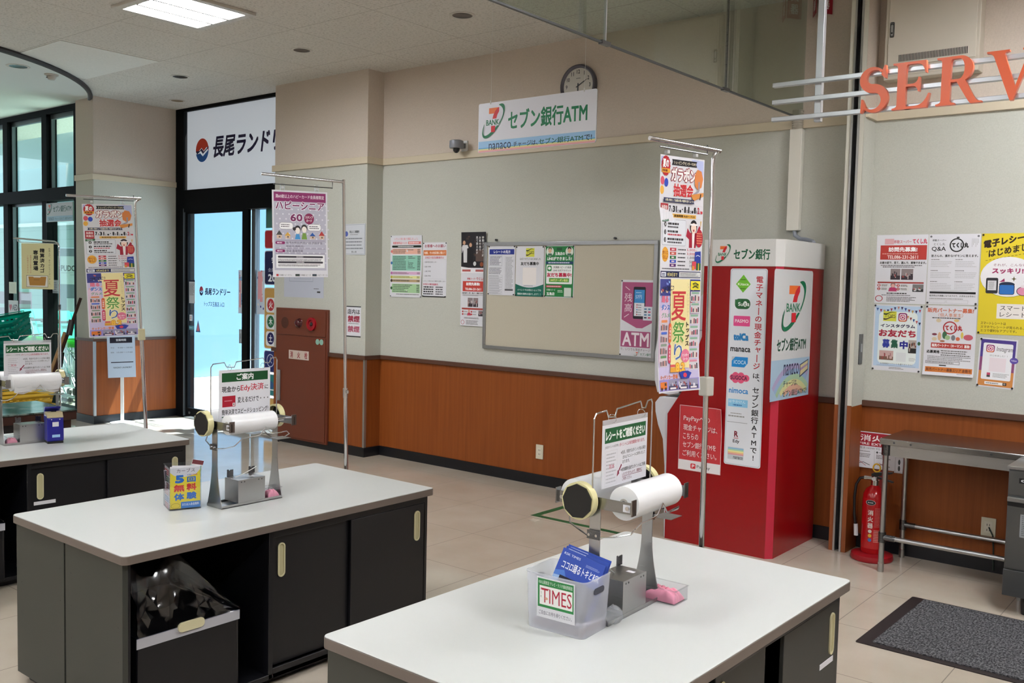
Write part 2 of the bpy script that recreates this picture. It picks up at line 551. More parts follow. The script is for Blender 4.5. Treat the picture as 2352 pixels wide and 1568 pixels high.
    def build(s, name, parent=None, loc=(0, 0, 0), rot=0, bend=None, corner=None, pins=None):
        mb = MB(); s.into(mb, None, bend, corner)
        me = bpy.data.meshes.new(name); me.from_pydata(mb.v, [], mb.f)
        for m in mb.mats: me.materials.append(m)
        me.polygons.foreach_set('material_index', mb.m); me.update()
        o = bpy.data.objects.new(name, me); COL.objects.link(o)
        o.location = loc; o.rotation_euler = rot if isinstance(rot, tuple) else (0, 0, rot)
        if parent: o.parent = parent
        for (px, pz) in (pins or []):
            p = MB().lathe([(0, .006), (.0045, .006), (.006, .003), (.0045, 0)], BLK, (0, 0, 0), 10, 'Y').build('push_pin', o, (px, -s.t - .0005, pz))
        return o

# ================================================================== the room shell
ZC = 3.47           # ceiling height
YW = 5.95           # back wall
def wall(name, pts, h0=0, rails=True, low=WAINS, top=ZC):
    """wall along a plan polyline (x, y): wainscot, wallpaper, upper wallpaper; thickness behind the line"""
    for i, (a, b) in enumerate(zip(pts, pts[1:])):
        mb = MB()
        a = Vector(a); b = Vector(b); d = (b - a).normalized(); n = Vector((-d.y, d.x)) * .1
        for z0, z1, m in ((0, .90, low), (.90, 2.64, FABRIC), (2.64, top, BEIGE)):
            vs = [(a.x, a.y, z0), (b.x, b.y, z0), (b.x, b.y, z1), (a.x, a.y, z1)]
            mb.add(vs, [(0, 1, 2, 3)], m)
            mb.add([(p[0] + n.x, p[1] + n.y, p[2]) for p in vs], [(3, 2, 1, 0)], m)
        struct(mb.build(name + ('', '_side', '_end')[i]))
def strip(mb, pts, z0, z1, out, m):
    """moulding that follows a plan polyline and stands out towards the room"""
    n = len(pts); P = [Vector(p) for p in pts]; O = []
    for i in range(n):
        ds = []
        if i: ds.append((P[i] - P[i - 1]).normalized())
        if i < n - 1: ds.append((P[i + 1] - P[i]).normalized())
        ns = [Vector((d.y, -d.x)) for d in ds]
        v = sum(ns, Vector((0, 0)))
        v = v / max(.3, v.length_squared / len(ns)) if len(ns) > 1 else v
        O.append(P[i] + v * out)
    for i in range(n - 1):
        a, b, c, d = P[i], P[i + 1], O[i + 1], O[i]
        vs = [(q.x, q.y, z) for z in (z0, z1) for q in (a, b, c, d)]
        mb.add(vs, [(0, 3, 2, 1), (4, 5, 6, 7), (3, 7, 6, 2), (0, 1, 5, 4), (0, 4, 7, 3), (1, 2, 6, 5)], m)
    return mb

# floor and ceiling
struct(MB().box(-16, 7, -9, 5.96, -.1, 0, FLOOR).build('floor'))
struct(MB().box(-16, 7, -9, 6.1, ZC, ZC + .1, CEIL).build('ceiling'))
# a replaced, paler ceiling board and the white vestibule soffit inside the curved reveal
struct(MB().box(-8.98, -7.695, 3.678, 4.538, ZC - .004, ZC - .0005, m_fabric('new_ceiling_board', '#e4e3de', '#ecebe6', 55)).build('ceiling_panel'))
CX, CY, CR = -10.996, 2.388, 2.8645
a_end = math.degrees(math.asin((5.07 - CY) / CR))
arcp = [(CX + CR * cos(radians(a)), CY + CR * sin(radians(a))) for a in [(-100 + (a_end + 100) * i / 60) for i in range(61)]]
struct(MB().prism(arcp + [(-15.9, 5.07), (-15.9, arcp[0][1])], ZC - .012, ZC - .006, SOFFIT, 'Z').build('ceiling_soffit'))
RING = mat('dark_reveal', '#2c2a2b', .5)
struct(MB().tube([(x, y, ZC - .02) for x, y in arcp], .024, RING, 8).build('trim_1'))

# back wall (notice board side), pillar and the short return
XP0, XP1, YP = -7.672, -6.345, 5.76
XG0, XG1, YG = -2.065, -1.962, 5.73
main = [(XP1, YW), (XG0 - .02, YW)]
wall('wall_back', main)
wall('wall_pillar', [(XP0, 6.06), (XP0, YP), (XP1, YP), (XP1, YW)])
wall('wall_service', [(XG1 + .0015, YG + .001), (XG1 + .0015, 5.93), (2.6, 5.93)])
line_all = [(XP0, YP), (XP1, YP), (XP1, YW), (XG0, YW)]
struct(strip(MB(), [(XP0 - .03, YP)] + line_all[1:], 2.64, 2.70, .018, CREAM).build('trim_2', bevel=.003))
struct(strip(MB(), [(XP0, 5.83)] + line_all, .885, .922, .02, CAP).build('trim_3', bevel=.004))
struct(strip(MB(), line_all, 0, .085, .012, BLACK).build('baseboard_back'))
right_line = [(XG1, 5.93), (2.6, 5.93)]
struct(strip(MB(), [(XG1, YG + .02)] + right_line, 2.64, 2.70, .018, CREAM).build('trim_4', bevel=.003))
struct(strip(MB(), right_line, .89, .928, .02, CAP).build('trim_5', bevel=.004))
struct(strip(MB(), right_line, 0, .085, .012, BLACK).build('baseboard_service'))
# steel angle on the pillar's corner and on the left column's corner
struct(MB().box(XP1 - .02, XP1 + .004, YP - .004, YP + .02, .085, .885, ALU).build('trim_6'))
# left column and its rails
XC0, XC1, YC = -10.135, -9.755, 5.0
coll = [(XC0, 5.2), (XC0, YC), (XC1, YC), (XC1, 5.96)]
wall('wall_column', coll)
struct(strip(MB(), coll[1:], 2.60, 2.66, .018, CREAM).build('trim_7', bevel=.003))
struct(strip(MB(), coll[1:], .885, .915, .014, CAP).build('trim_8', bevel=.003))
struct(strip(MB(), coll[1:], 0, .085, .012, BLACK).build('baseboard_left'))
struct(MB().box(XC1 - .02, XC1 + .004, YC - .004, YC + .02, .085, .885, ALU).build('trim_9'))
# fire shutter guide rail beside the cash machine
g = MB()
for z0, z1, m in ((0, .905, mat('wainscot_edge', '#8a4a22', .4)), (.905, ZC, mat('cream_jamb', '#d3d1c4', .5))):
    g.box(XG0, XG0 + .026, YG, YW, z0, z1, m); g.box(XG1 - .026, XG1, YG, YW, z0, z1, m)
g.box(XG0 + .026, XG0 + .038, YG - .006, YW, 0, ZC, STEEL); g.box(XG1 - .038, XG1 - .026, YG - .006, YW, 0, ZC, STEEL)
g.box(XG0 + .038, XG1 - .038, YG + .05, YW, 0, ZC, BLK)
struct(g.build('trim_10'))
# unseen block added behind the back wall to keep daylight out
struct(MB().box(-7.66, 2.7, 6.062, 6.2, -.1, ZC + .1, BEIGE).build('daylight_block'))
# walls of the shop behind the camera
struct(MB().box(2.6, 2.7, -9, 5.93, 0, ZC, BEIGE).build('wall_right'))
struct(MB().box(-16, 2.7, -9.1, -9, 0, ZC, BEIGE).build('wall_front'))
struct(MB().box(-16.1, -16, -9, 2.5, 0, ZC, BEIGE).build('wall_left'))

# ------------------------------------------------------------------ glazed vestibule wall on the left
def window_unit(name, x0, x1, z0, z1, y=5.07, fw=.06, dp=.12, pane=GLASS, grey=True):
    f = MB()
    f.box(x0, x0 + fw, y, y + dp, z0, z1, FRAME); f.box(x1 - fw, x1, y, y + dp, z0, z1, FRAME)
    f.box(x0 + fw, x1 - fw, y, y + dp, z1 - fw, z1, FRAME); f.box(x0 + fw, x1 - fw, y, y + dp, z0, z0 + fw, FRAME)
    if grey:   # gasket on the room side of each jamb
        f.box(x0 + fw, x0 + fw + .02, y + .05, y + .09, z0 + fw, z1 - fw, GREYFRAME)
        f.box(x0 + fw + .02, x1 - fw, y + .05, y + .09, z1 - fw - .05, z1 - fw, GREYFRAME)
    o = struct(f.build(name))
    p = MB().box(x0 + fw, x1 - fw, y + .066, y + .074, z0 + fw, z1 - fw, pane).build('pane', o)
    return o
edges = [(-11.02, -10.265), (-12.03, -11.02), (-13.04, -12.03), (-14.05, -13.04), (-16.0, -14.05)]
n = 1
for a, b in edges:
    window_unit('window_%d' % n, a, b, 2.50, ZC - .01); n += 1
    window_unit('window_%d' % n, a, b, .04, 2.50, grey=(n % 4 == 0)); n += 1
struct(MB().box(-10.265, -10.14, 5.06, 5.19, 0, ZC, FRAME).build('trim_13'))
struct(MB().box(-16, -10.14, 5.04, 5.19, 2.42, 2.56, FRAME).build('trim_11'))
# vestibule behind the glass
struct(MB().box(-22, -9.85, 5.2, 16, -.1, -.005, EXT_GROUND).build('floor_outside'))
tile = mat('outside_wall_tile', '#bfcbc6', .6); kk = NT(tile)
_p, _c = kk.pos()
kk.l(kk.mix(kk.gridline(_c[2], 0, .19, .008), rgb('#7f978f'), rgb('#6d857e')), kk.b.inputs['Base Color'])
struct(MB().box(-27, -14.5, 9.0, 9.1, 0, 2.55, tile).box(-27, -14.5, 8.9, 9.1, 2.55, 2.62, WHITE).box(-27, -14.5, 9.0, 9.1, 2.62, 4.2, mat('outside_wall_upper', '#a3b6ba', .7)).build('wall_outside'))
struct(MB().box(-13.5, -13.3, 7.4, 20, 0, 4.5, mat('laundry_side_wall', '#7d9fba', .7)).build('wall_laundry'))  # bluish shade on this white wall is put into its colour
struct(MB().box(-22, -13.6, 5.3, 8.9, 3.72, 3.8, EXT_WALL).build('ceiling_outside'))
struct(MB().prism([(-13.3, 7.4), (-12.41, 7.4), (-12.51, 9.88), (-12.555, 10.83), (-12.8, 20), (-13.3, 20)], 3.72, 3.82, EXT_WALL, 'Z').build('shade_eave'))  # unseen eave, outline shaped to cast the shade line on the wall

# ------------------------------------------------------------------ automatic door to the laundry
YD = 5.96
d = MB()
d.box(-9.755, -9.60, YD, YD + .14, 0, ZC, FRAME)
d.box(-9.60, -7.672, YD, YD + .14, 2.32, 2.565, FRAME)
d.box(-9.60, -7.672, YD, YD + .14, ZC - .035, ZC, FRAME)
d.box(-9.60, -9.592, YD - .004, YD + .02, .02, 2.36, GREYFRAME)
door = struct(d.build('door_1'))
lf = MB()
lf.box(-9.592, -9.545, YD + .02, YD + .06, .02, 2.36, FRAME); lf.box(-8.52, -8.425, YD + .02, YD + .06, .02, 2.44, FRAME)
lf.box(-9.545, -8.52, YD + .02, YD + .06, 2.30, 2.36, FRAME); lf.box(-9.545, -8.52, YD + .02, YD + .06, .02, .11, FRAME)
leaf = lf.build('door_leaf', door)
MB().box(-9.545, -8.52, YD + .037, YD + .043, .11, 2.30, GLASS_DOOR).build('pane', leaf)
MB().cyl((-9.50, YD + .02, .06), (-9.50, YD + .012, .06), .016, STEEL, 14).build('lock', leaf)
sl = MB()
sl.box(-8.425, -8.40, YD + .07, YD + .11, .02, 2.40, GREYFRAME); sl.box(-8.40, -8.35, YD + .06, YD + .12, .02, 2.40, GREYFRAME)
sl.box(-8.35, -7.672, YD + .07, YD + .11, 2.36, 2.40, FRAME); sl.box(-8.35, -7.672, YD + .07, YD + .11, .02, .08, FRAME)
side = sl.build('side_light', door)
MB().box(-8.35, -7.672, YD + .087, YD + .093, .08, 2.36, GLASS_DOOR).build('pane', side)
# world outside the door: pale ground and a side wall whose blue shade is in its colour
struct(MB().box(-9.85, 2, 6.1, 16, -.1, -.005, EXT_GROUND).build('ground_outside'))
struct(MB().box(-9.85, 2, 6.1, 7.15, -.006, -.002, mat('grey_ground_strip', '#7f8a92', .7)).build('ground_strip_outside'))  # darker grey strip laid over the ground along the door

# ================================================================== logos used on several printed things
GRN = '#00704a'; ORG = '#e8702e'; LRED = '#cf2230'; NAVY = '#1b2a5c'
def logo_seven(s, x0, y0, x1, y1, plate='#ffffff'):
    """orange and red seven in a tilted green ring with the word BANK"""
    W, H = x1 - x0, y1 - y0
    X = lambda a: x0 + a * W
    Y = lambda b: y0 + b * H
    n = 44; t0, t1 = radians(64), radians(-216); out = []; inn = []
    for i in range(n + 1):
        q = i / n; t = t0 + (t1 - t0) * q; px = .5 * cos(t); py = .5 * cos(t + radians(133))
        k = .30 * sin(pi * q) ** .5 * (.72 + .28 * cos(4 * pi * q - 1.0))
        out.append((X(.5 + px), Y(.5 + py))); inn.append((X(.5 + px * (1 - k)), Y(.5 + py * (1 - k))))
    for i in range(n):
        s.poly([out[i], out[i + 1], inn[i + 1], inn[i]], GRN)
    s.poly([(X(.28), Y(.10)), (X(.74), Y(.10)), (X(.60), Y(.27)), (X(.28), Y(.27))], ORG)
    s.poly([(X(.74), Y(.10)), (X(.74), Y(.22)), (X(.66), Y(.32)), (X(.62), Y(.43)), (X(.44), Y(.43)), (X(.48), Y(.32)), (X(.56), Y(.20)), (X(.66), Y(.12))], LRED)
    s.rect(X(.40), Y(.64), X(.58), Y(.83), LRED)
    s.rect(X(.15), Y(.43), X(.76), Y(.64), plate)
    s.text('BANK', X(.17), Y(.45), X(.75), Y(.62), GRN, .03)
def logo_laundry(s, x0, y0, x1, y1, mono=None):
    """round red and blue mark"""
    W, H = x1 - x0, y1 - y0
    up = [(x0 + W * (.5 + .5 * cos(radians(a))), y0 + H * (.5 - .5 * sin(radians(a)))) for a in range(-8, 189, 14)]
    s.poly(up + [(x0 + W * .25, y0 + H * .52), (x0 + W * .45, y0 + H * .40), (x0 + W * .62, y0 + H * .54), (x0 + W * .85, y0 + H * .38)], mono or '#d8432c')
    s.poly([(x0, y0 + H * .52), (x0 + W * .3, y0 + H * .52), (x0 + W * .45, y0 + H * .42), (x0 + W * .62, y0 + H * .56), (x0 + W, y0 + H * .36), (x0 + W, y0 + H * .42), (x0 + W * .55, y0 + H * .66), (x0 + W * .4, y0 + H * .52), (x0 + W * .1, y0 + H * .66)], '#241a4e')
    lo = [(x0 + W * (.5 + .5 * cos(radians(a))), y0 + H * (.5 - .5 * sin(radians(a)))) for a in range(-165, 1, 14)]
    s.poly([(x0 + W * .02, y0 + H * .66), ] + lo + [(x0 + W, y0 + H * .5), (x0 + W * .55, y0 + H * .76), (x0 + W * .35, y0 + H * .62)], '#241a4e' if mono else '#1f5fb0')
def logo_tops(s, x0, y0, x1, y1):
    W, H = x1 - x0, y1 - y0
    s.rect(x0, y0, x1, y1, '#d6d64a')
    for d, c in ((.10, '#1d3326'), (.62, '#3a1d33')):
        top = [(x0 + W * (.02 + .93 * i / 10), y0 + H * (d + .09 * sin(i / 10 * 6.0 + .6) + .04)) for i in range(11)]
        bot = [(x0 + W * (.02 + .93 * i / 10), y0 + H * (d + .09 * sin(i / 10 * 6.0 + .6) + .04 + .13 * (1 - i / 10) + .02)) for i in range(10, -1, -1)]
        s.poly(top + bot, c)
    s.text('TOPS', x0 + W * .1, y0 + H * .32, x0 + W * .95, y0 + H * .62, '#2b2b2b', .0)
def logo_camera(s, x0, y0, x1, y1):
    W = x1 - x0; H = y1 - y0
    s.rr(x0, y0, x1, y1, W * .24, '#8a2a6a')
    s.rr(x0 + W * .07, y0 + H * .5, x1 - W * .07, y1 - H * .01, W * .2, '#d9713f')
    s.rr(x0 + W * .14, y0 + H * .14, x1 - W * .14, y1 - H * .14, W * .16, '#ffffff')
    s.rr(x0 + W * .22, y0 + H * .22, x1 - W * .22, y1 - H * .22, W * .13, '#b0305e')
    s.ell(x0 + W * .5, y0 + H * .5, W * .2, H * .2, '#ffffff'); s.ell(x0 + W * .5, y0 + H * .5, W * .12, H * .12, '#b0305e')
    s.ell(x0 + W * .68, y0 + H * .32, W * .035, H * .035, '#ffffff')
def snapshot(s, x0, y0, x1, y1, seed, dark='#3a3038', mid='#8b7f80', light='#cfc8c6'):
    """a small photograph: loose blocks of tone"""
    r = random.Random(seed); W = x1 - x0; H = y1 - y0
    s.rect(x0, y0, x1, y1, mid)
    s.rect(x0, y0 + H * .62, x1, y1, dark)
    for i in range(9):
        a = x0 + W * r.random() * .8; b = y0 + H * (.15 + r.random() * .5); w = W * (.06 + .16 * r.random()); h = H * (.12 + .3 * r.random())
        s.poly([(a, b), (min(x1, a + w), b + h * .15), (min(x1, a + w * .9), min(y1, b + h)), (a + w * .1, min(y1, b + h * .95))], (dark, light, mid, '#9a4a48')[r.randrange(4)])
def on_wall(x0, x1, z0, z1, name, label, cat, fn, u=100., y=YW, paper=None, pins=(), bend=None, group=None, corner=None, roll=0, H0=None, **kw):
    s = Sheet(x1 - x0, z1 - z0, u, paper, **kw)
    fn(s)
    if H0: s.fit(H0)
    w = (x1 - x0) / 2 - .008; h = z1 - z0
    P = [((-w, w)[i & 1], (.008, h - .008)[i >> 1]) for i in pins]
    o = s.build(name, None, ((x0 + x1) / 2, y - .0008, z0), (0, roll, 0), bend, corner, P)
    return tag(o, label, cat, group)

# ------------------------------------------------------------------ notices on the back wall, left of the board
def f_disaster(s):
    s.text('いざという時に備えて確認しましょう。', 12, 5, 88, 11, '#e29aa4', .02)
    s.text('備蓄食料品リスト', 8, 14, 54, 20, '#e08088', .03); s.rect(57, 14, 97, 20, '#dd7f7c')
    s.greek(60, 15.5, 94, 18.5, 1, '#f4dcdc', .9)
    s.rr(5, 22.5, 98, 27.5, 2.4, '#1d2a24'); s.greek(24, 24, 78, 26.2, 1, '#e8ece8', .9)
    for y0, y1, c, n in ((30, 42, '#ecb7a4', 3), (45, 79, '#8fc9b4', 9), (82, 88, '#dcaed0', 2), (91, 97, '#e3e39a', 2), (99, 105, '#b99f7a', 1), (109, 129, '#a8d0a0', 5)):
        s.rect(6, y0, 96, y1, c); s.greek(9, y0 + .8, 80, y1 - .8, n, '#4d5a54', .45, .5); s.greek(86, y0 + .8, 95, y1 - .8, n, '#3c4642', .5, .1)
        s.ell(4.6, (y0 + y1) / 2, 3.4, 3.4, {'#ecb7a4': '#d97b78', '#8fc9b4': '#3c6fa6', '#dcaed0': '#b46fa5', '#e3e39a': '#b6b04a', '#b99f7a': '#3a2c22', '#a8d0a0': '#2f5a3a'}[c])
    s.greek(20, 131, 97, 134, 1, '#555a58', .5)
on_wall(-6.227, -5.832, 1.458, 2.008, 'disaster_list_poster', 'tall pale poster with pink, green and yellow list bands, leftmost on the notice wall', 'poster', f_disaster, pins=(0, 1, 2, 3),
        bend=lambda x, z: -.004 - .004 * sin(z * 14) * (x > 0))
def f_request(s):
    s.frame(1, 1, 99, 20, .8, '#c9c9ce'); s.text('お客様へのお願い', 7, 6, 95, 16, '#a03a50', .03)
    s.rect(2, 24, 98, 40, '#d0743a'); s.text('地震、その他災害に備えて', 5, 28, 95, 36, '#f8e8d8', .025)
    s.text('当地区の指定避難場所は', 9, 43, 88, 50, '#c0405a', .02)
    s.frame(2, 52, 98, 112, .8, '#c6c8d0')
    for i, t in enumerate(('玉島市民交流センター', '玉島小学校', '上成小学校', '玉島小学校')):
        s.text('・' + t, 4, 58 + i * 14, 60 if i == 0 else 34, 62.5 + i * 14, '#33343a', .015)
    s.text('いざという時のために確認をお願いします', 2, 116, 96, 120.5, '#3a3a3a', .01)
    s.text('当地区の緊急連絡先', 2, 125, 66, 131, '#b83c58', .03)
    for i in range(4):
        s.greek(4, 134 + i * 7, 46, 139 + i * 7, 1, '#26262a', .8, 0); s.greek(56, 134 + i * 7, 86, 139 + i * 7, 1, '#4a4a50', .7, 0)
    s.rect(1, 164, 99, 167.5, '#1b1b1e')
on_wall(-5.822, -5.538, 1.468, 1.943, 'evacuation_notice', 'narrow white notice with orange heading, right of the pastel list poster', 'poster', f_request, pins=(0, 1, 2, 3))
def f_truckbanner(s):
    s.rect(0, 0, 100, 122, '#211f25')
    r = random.Random(3)
    for i in range(26):
        a = r.random() * 88; b = 8 + r.random() * 70; s.rect(a, b, a + 4 + r.random() * 8, b + 4 + r.random() * 9, ('#3c2f2c', '#4c3a33', '#2c2a33', '#5a4a40')[r.randrange(4)])
    # couple beside a truck
    s.poly([(2, 52), (6, 44), (26, 44), (30, 54), (24, 56), (24, 104), (10, 104), (8, 60), (3, 72)], '#d9d9dc'); s.ell(12, 36, 5.5, 7, '#c79a7c')
    s.poly([(26, 64), (32, 54), (44, 54), (50, 62), (50, 82), (46, 106), (30, 106), (28, 84)], '#17151a'); s.ell(38, 44, 5.5, 7, '#cda184'); s.poly([(32, 42), (38, 36), (44, 42), (43, 38), (38, 34), (33, 38)], '#5b4535')
    s.ell(56, 108, 9, 11, '#0e0e10'); s.ell(56, 108, 6, 7.5, '#c9c9cb'); s.rect(60, 60, 96, 100, '#5b4a44'); s.ell(83, 110, 7, 8, '#8a4a2a')
    s.vtext('移動スーパーが', 84, 14, 93, 84, '#f4f4f4', .02); s.vtext('お家の前で', 72, 14, 81, 66, '#f4f4f4', .02); s.vtext('見て買えます', 60, 14, 69, 76, '#f4f4f4', .02)
    s.poly([(0, 118), (30, 122), (70, 128), (100, 126), (100, 140), (0, 140)], '#eceaee')
    s.rect(6, 128, 40, 135, '#b25a58'); s.rect(60, 128, 94, 135, '#b25a58')
    s.text('移動スーパー', 26, 156, 62, 163, '#b8404c', .03); s.text('てくし丸', 63, 154, 97, 164, '#c0303c', .04)
    s.rect(8, 168, 93, 203, '#c33f34'); s.text('訪問先募集!', 22, 172, 78, 183, '#fff', .04); s.text('TEL086-231-2611', 18, 191, 83, 199, '#fff', .03)
    s.text('お家の前で、見て、選んで、買物できます。', 6, 206, 94, 212, '#222', .03); s.greek(8, 214, 92, 219, 2, '#555')
    snapshot(s, 30, 225, 50, 256, 5); snapshot(s, 52, 225, 72, 256, 6)
    s.rect(6, 260, 94, 266, '#a8443c')
    for i, (x, y) in enumerate(((8, 271), (8, 280), (44, 271), (44, 280))):
        s.ell(x + 2, y + 2, 3.2, 3.2, '#b23a38'); s.greek(x + 7, y, x + 22, y + 4, 2, '#444')
    s.poly([(28, 286), (30, 278), (36, 275), (42, 278), (44, 286)], '#c0405a'); s.ell(36, 271, 4, 5, '#d9a58c')
    snapshot(s, 74, 268, 92, 287, 8)
    s.greek(16, 292, 82, 298, 2, '#444'); s.oring(10, 310, 7, 8, 1.4, '#b23a44'); s.greek(24, 302, 76, 318, 4, '#666', .5)
on_wall(-5.362, -5.088, 1.238, 2.023, 'grocery_truck_banner', 'long poster, dark photo of a couple above, red banner below, left of the notice board', 'poster', f_truckbanner, H0=322, y=YW - .002,
        bend=lambda x, z: -.006 - .006 * max(0, (z - .62) / .16))

# ------------------------------------------------------------------ notice board with its posters
nb = thing('notice_board', 'large beige felt notice board with aluminium frame on the back wall', 'notice board', (-4.28, YW, 1.072))
W, H = 1.616, .852
MB().box(-W / 2, W / 2, -.014, 0, 0, H, m_fabric('board_felt', '#b9b3a2', '#c2bcab', 160)).build('board_panel', nb)
f = MB()
f.box(-W / 2 - .012, W / 2 + .012, -.024, 0, -.012, .016, ALU); f.box(-W / 2 - .012, W / 2 + .012, -.024, 0, H - .016, H + .012, ALU)
f.box(-W / 2 - .012, -W / 2 + .016, -.024, 0, .016, H - .016, ALU); f.box(W / 2 - .016, W / 2 + .012, -.024, 0, .016, H - .016, ALU)
f.build('frame', nb, bevel=.003)
for x in (-.70, .45):
    MB().cyl((x, 0, H + .03), (x, -.02, H + .03), .009, DARKSTEEL, 10).build('wall_hook', nb)
YB = YW - .0155
def f_receipt(s):
    s.rect(4, 10, 96, 25, '#24348a'); s.text('レシートの見方', 20, 13, 82, 22, '#fff', .03)
    s.frame(3, 28, 52, 58, .7, '#8a8ea0'); s.greek(6, 30, 50, 56, 8, '#5a5e70', .5)
    s.greek(3, 62, 52, 82, 5, '#6a6e78', .5)
    for i in range(8): s.frame(2, 84 + i * 7, 54, 90 + i * 7, .5, '#9a9aa2'); s.greek(4, 85 + i * 7, 50, 89 + i * 7, 2, '#777b84', .45)
    s.frame(62, 30, 96, 132, .6, '#c0c0c6'); s.greek(65, 32, 94, 128, 26, '#8a8c92', .42); s.rect(64, 124, 94, 128, '#333338')
on_wall(-5.056, -4.772, 1.505, 1.907, 'receipt_guide_poster', 'white poster headed with a dark blue bar, first on the notice board', 'poster', f_receipt, y=YB, pins=(0, 1, 2, 3))
def f_topsline(s):
    s.poly([(0, 106)] + [(x, 106 + 10 * sin(pi * x / 100)) for x in range(5, 100, 5)] + [(100, 106), (100, s.H), (0, s.H)], '#14695a')
    for i in range(14): s.rect(2 + i * 7, 2, 2.6 + i * 7, 104, '#dcdcd6')
    logo_tops(s, 36, 6, 66, 30)
    s.text('公式アカウントはじめました', 14, 33, 88, 39, '#2a2a2a', .015); s.text('友だち募集中', 18, 44, 82, 54, '#1c1c1c', .04)
    s.rect(26, 60, 74, 108, '#efe9e6'); s.greek(30, 110, 70, 113, 1, '#666')
    s.text('イベントやお得なショップの', 8, 120, 92, 126, '#e4f0ec', .02); s.text('情報を随時お届けします！！', 8, 131, 90, 137, '#e4f0ec', .02)
on_wall(-4.765, -4.481, 1.502, 1.902, 'friend_campaign_poster', 'white poster with green base and yellow square emblem, second on the notice board', 'poster', f_topsline, y=YB, pins=(0, 1, 2, 3))
def f_lineposter(s):
    s.rect(2, 2, 98, s.H - 2, '#1e7a3e')
    for x, c in ((17, '#5a6a50'), (83, '#2b2b2b')):
        s.ell(x, 17, 13, 13, '#e3eadf'); s.ell(x, 14, 6, 7, '#e0b99a'); s.poly([(x - 7, 12), (x - 5, 5), (x, 3), (x + 6, 6), (x + 7, 12), (x, 8)], c); s.poly([(x - 9, 29), (x - 6, 22), (x + 6, 22), (x + 9, 29)], '#47705a')
    s.rect(40, 6, 58, 14, '#14502e'); s.text('玉島店の', 34, 18, 68, 27, '#fff', .03); s.text('LINEができました!', 8, 31, 92, 41, '#fff', .035)
    s.rect(4, 44, 96, 51, '#1d3a66'); s.greek(12, 45.5, 88, 49.5, 1, '#cdd6e6', .8)
    s.rr(6, 53, 94, 106, 3, '#f4f6f4'); s.rr(9, 56, 24, 71, 4, '#1e8a3e'); s.ell(16.5, 63, 5, 4, '#fff')
    s.text('天満屋ハピーズ 各店', 30, 57, 90, 63, '#2b2b2b', .02); s.text('LINE 公式アカウント', 30, 66, 90, 71.5, '#2b2b2b', .02)
    s.text('友だち募集中!', 8, 75, 92, 87, '#c02048', .05); s.rect(16, 90, 84, 101, '#4f9a3a'); s.text('200円クーポン進呈', 20, 92, 80, 99, '#f6f29a', .03)
    s.rr(6, 110, 60, 116, 2, '#c0304e'); s.greek(9, 111.5, 56, 114.5, 1, '#f2d8de', .8)
    s.text('天満屋ハピーズ', 8, 120, 38, 125, '#e4f0e4', .02); s.text('玉島店', 8, 129, 36, 138, '#fff', .04); s.greek(46, 122, 64, 130, 2, '#d4e6d4'); s.rect(68, 116, 92, 140, '#d4ddd4')
on_wall(-4.472, -4.190, 1.501, 1.905, 'green_account_poster', 'bright green poster with two round portraits, third on the notice board', 'poster', f_lineposter, y=YB, pins=(0, 1, 2, 3))
def f_balance(s):
    s.poly([(4, 4), (100, 4), (100, 74), (70, 84), (52, 84), (4, 70)], '#a8537c'); s.poly([(4, 4), (104, 4), (104, 62), (66, 84), (4, 66)], '#a8537c')
    s.vtext('残高', 11, 22, 37, 58, '#f0dfe8', .0); s.line([(14, 12), (28, 18)], 1.2, '#f0dfe8'); s.line([(12, 66), (27, 60)], 1.2, '#f0dfe8')
    s.rr(40, 12, 78, 68, 3, '#23202c'); s.rect(43, 17, 75, 40, '#3f8fd0'); s.rect(43, 40, 75, 63, '#e8e9f0'); s.text('57円', 47, 26, 66, 33, '#cfe6f8', .02); s.greek(48, 21, 70, 23, 1, '#cfe6f8')
    for i, c in enumerate(('#c24a5e', '#d86a7a', '#3a8fc8', '#555', '#b03a4a')): s.ell(52, 43.5 + i * 4.2, 1.7, 1.4, c); s.greek(55, 42.5 + i * 4.2, 70, 45 + i * 4.2, 1, '#888a94', .6, .4)
    s.rect(72, 46, 102, 70, '#dfe3ec')
    for i in range(4):
        for j, c in enumerate(('#444a5a', '#c85a78')): s.rect(75 + j * 12, 49 + i * 5, 83 + j * 12, 51.6 + i * 5, c if i % 2 else '#5a8ab0')
    s.rect(3, 90, 96, 118, '#a8537c'); s.text('ATM', 8, 92, 92, 116, '#f6eaf2', .03)
    s.text('で、いつでも現金チャージ', 3, 119.6, 97, 124.5, '#6a4a5c', .0)
    logo_seven(s, 48, 125.5, 63, 133); s.text('セブン銀行', 66, 127, 100, 132, GRN, .02)
on_wall(-3.760, -3.482, 1.088, 1.648, 'balance_poster', 'mauve and white poster with a phone, at the right end of the notice board', 'poster', f_balance, H0=134, u=103, y=YB, pins=(0, 2))

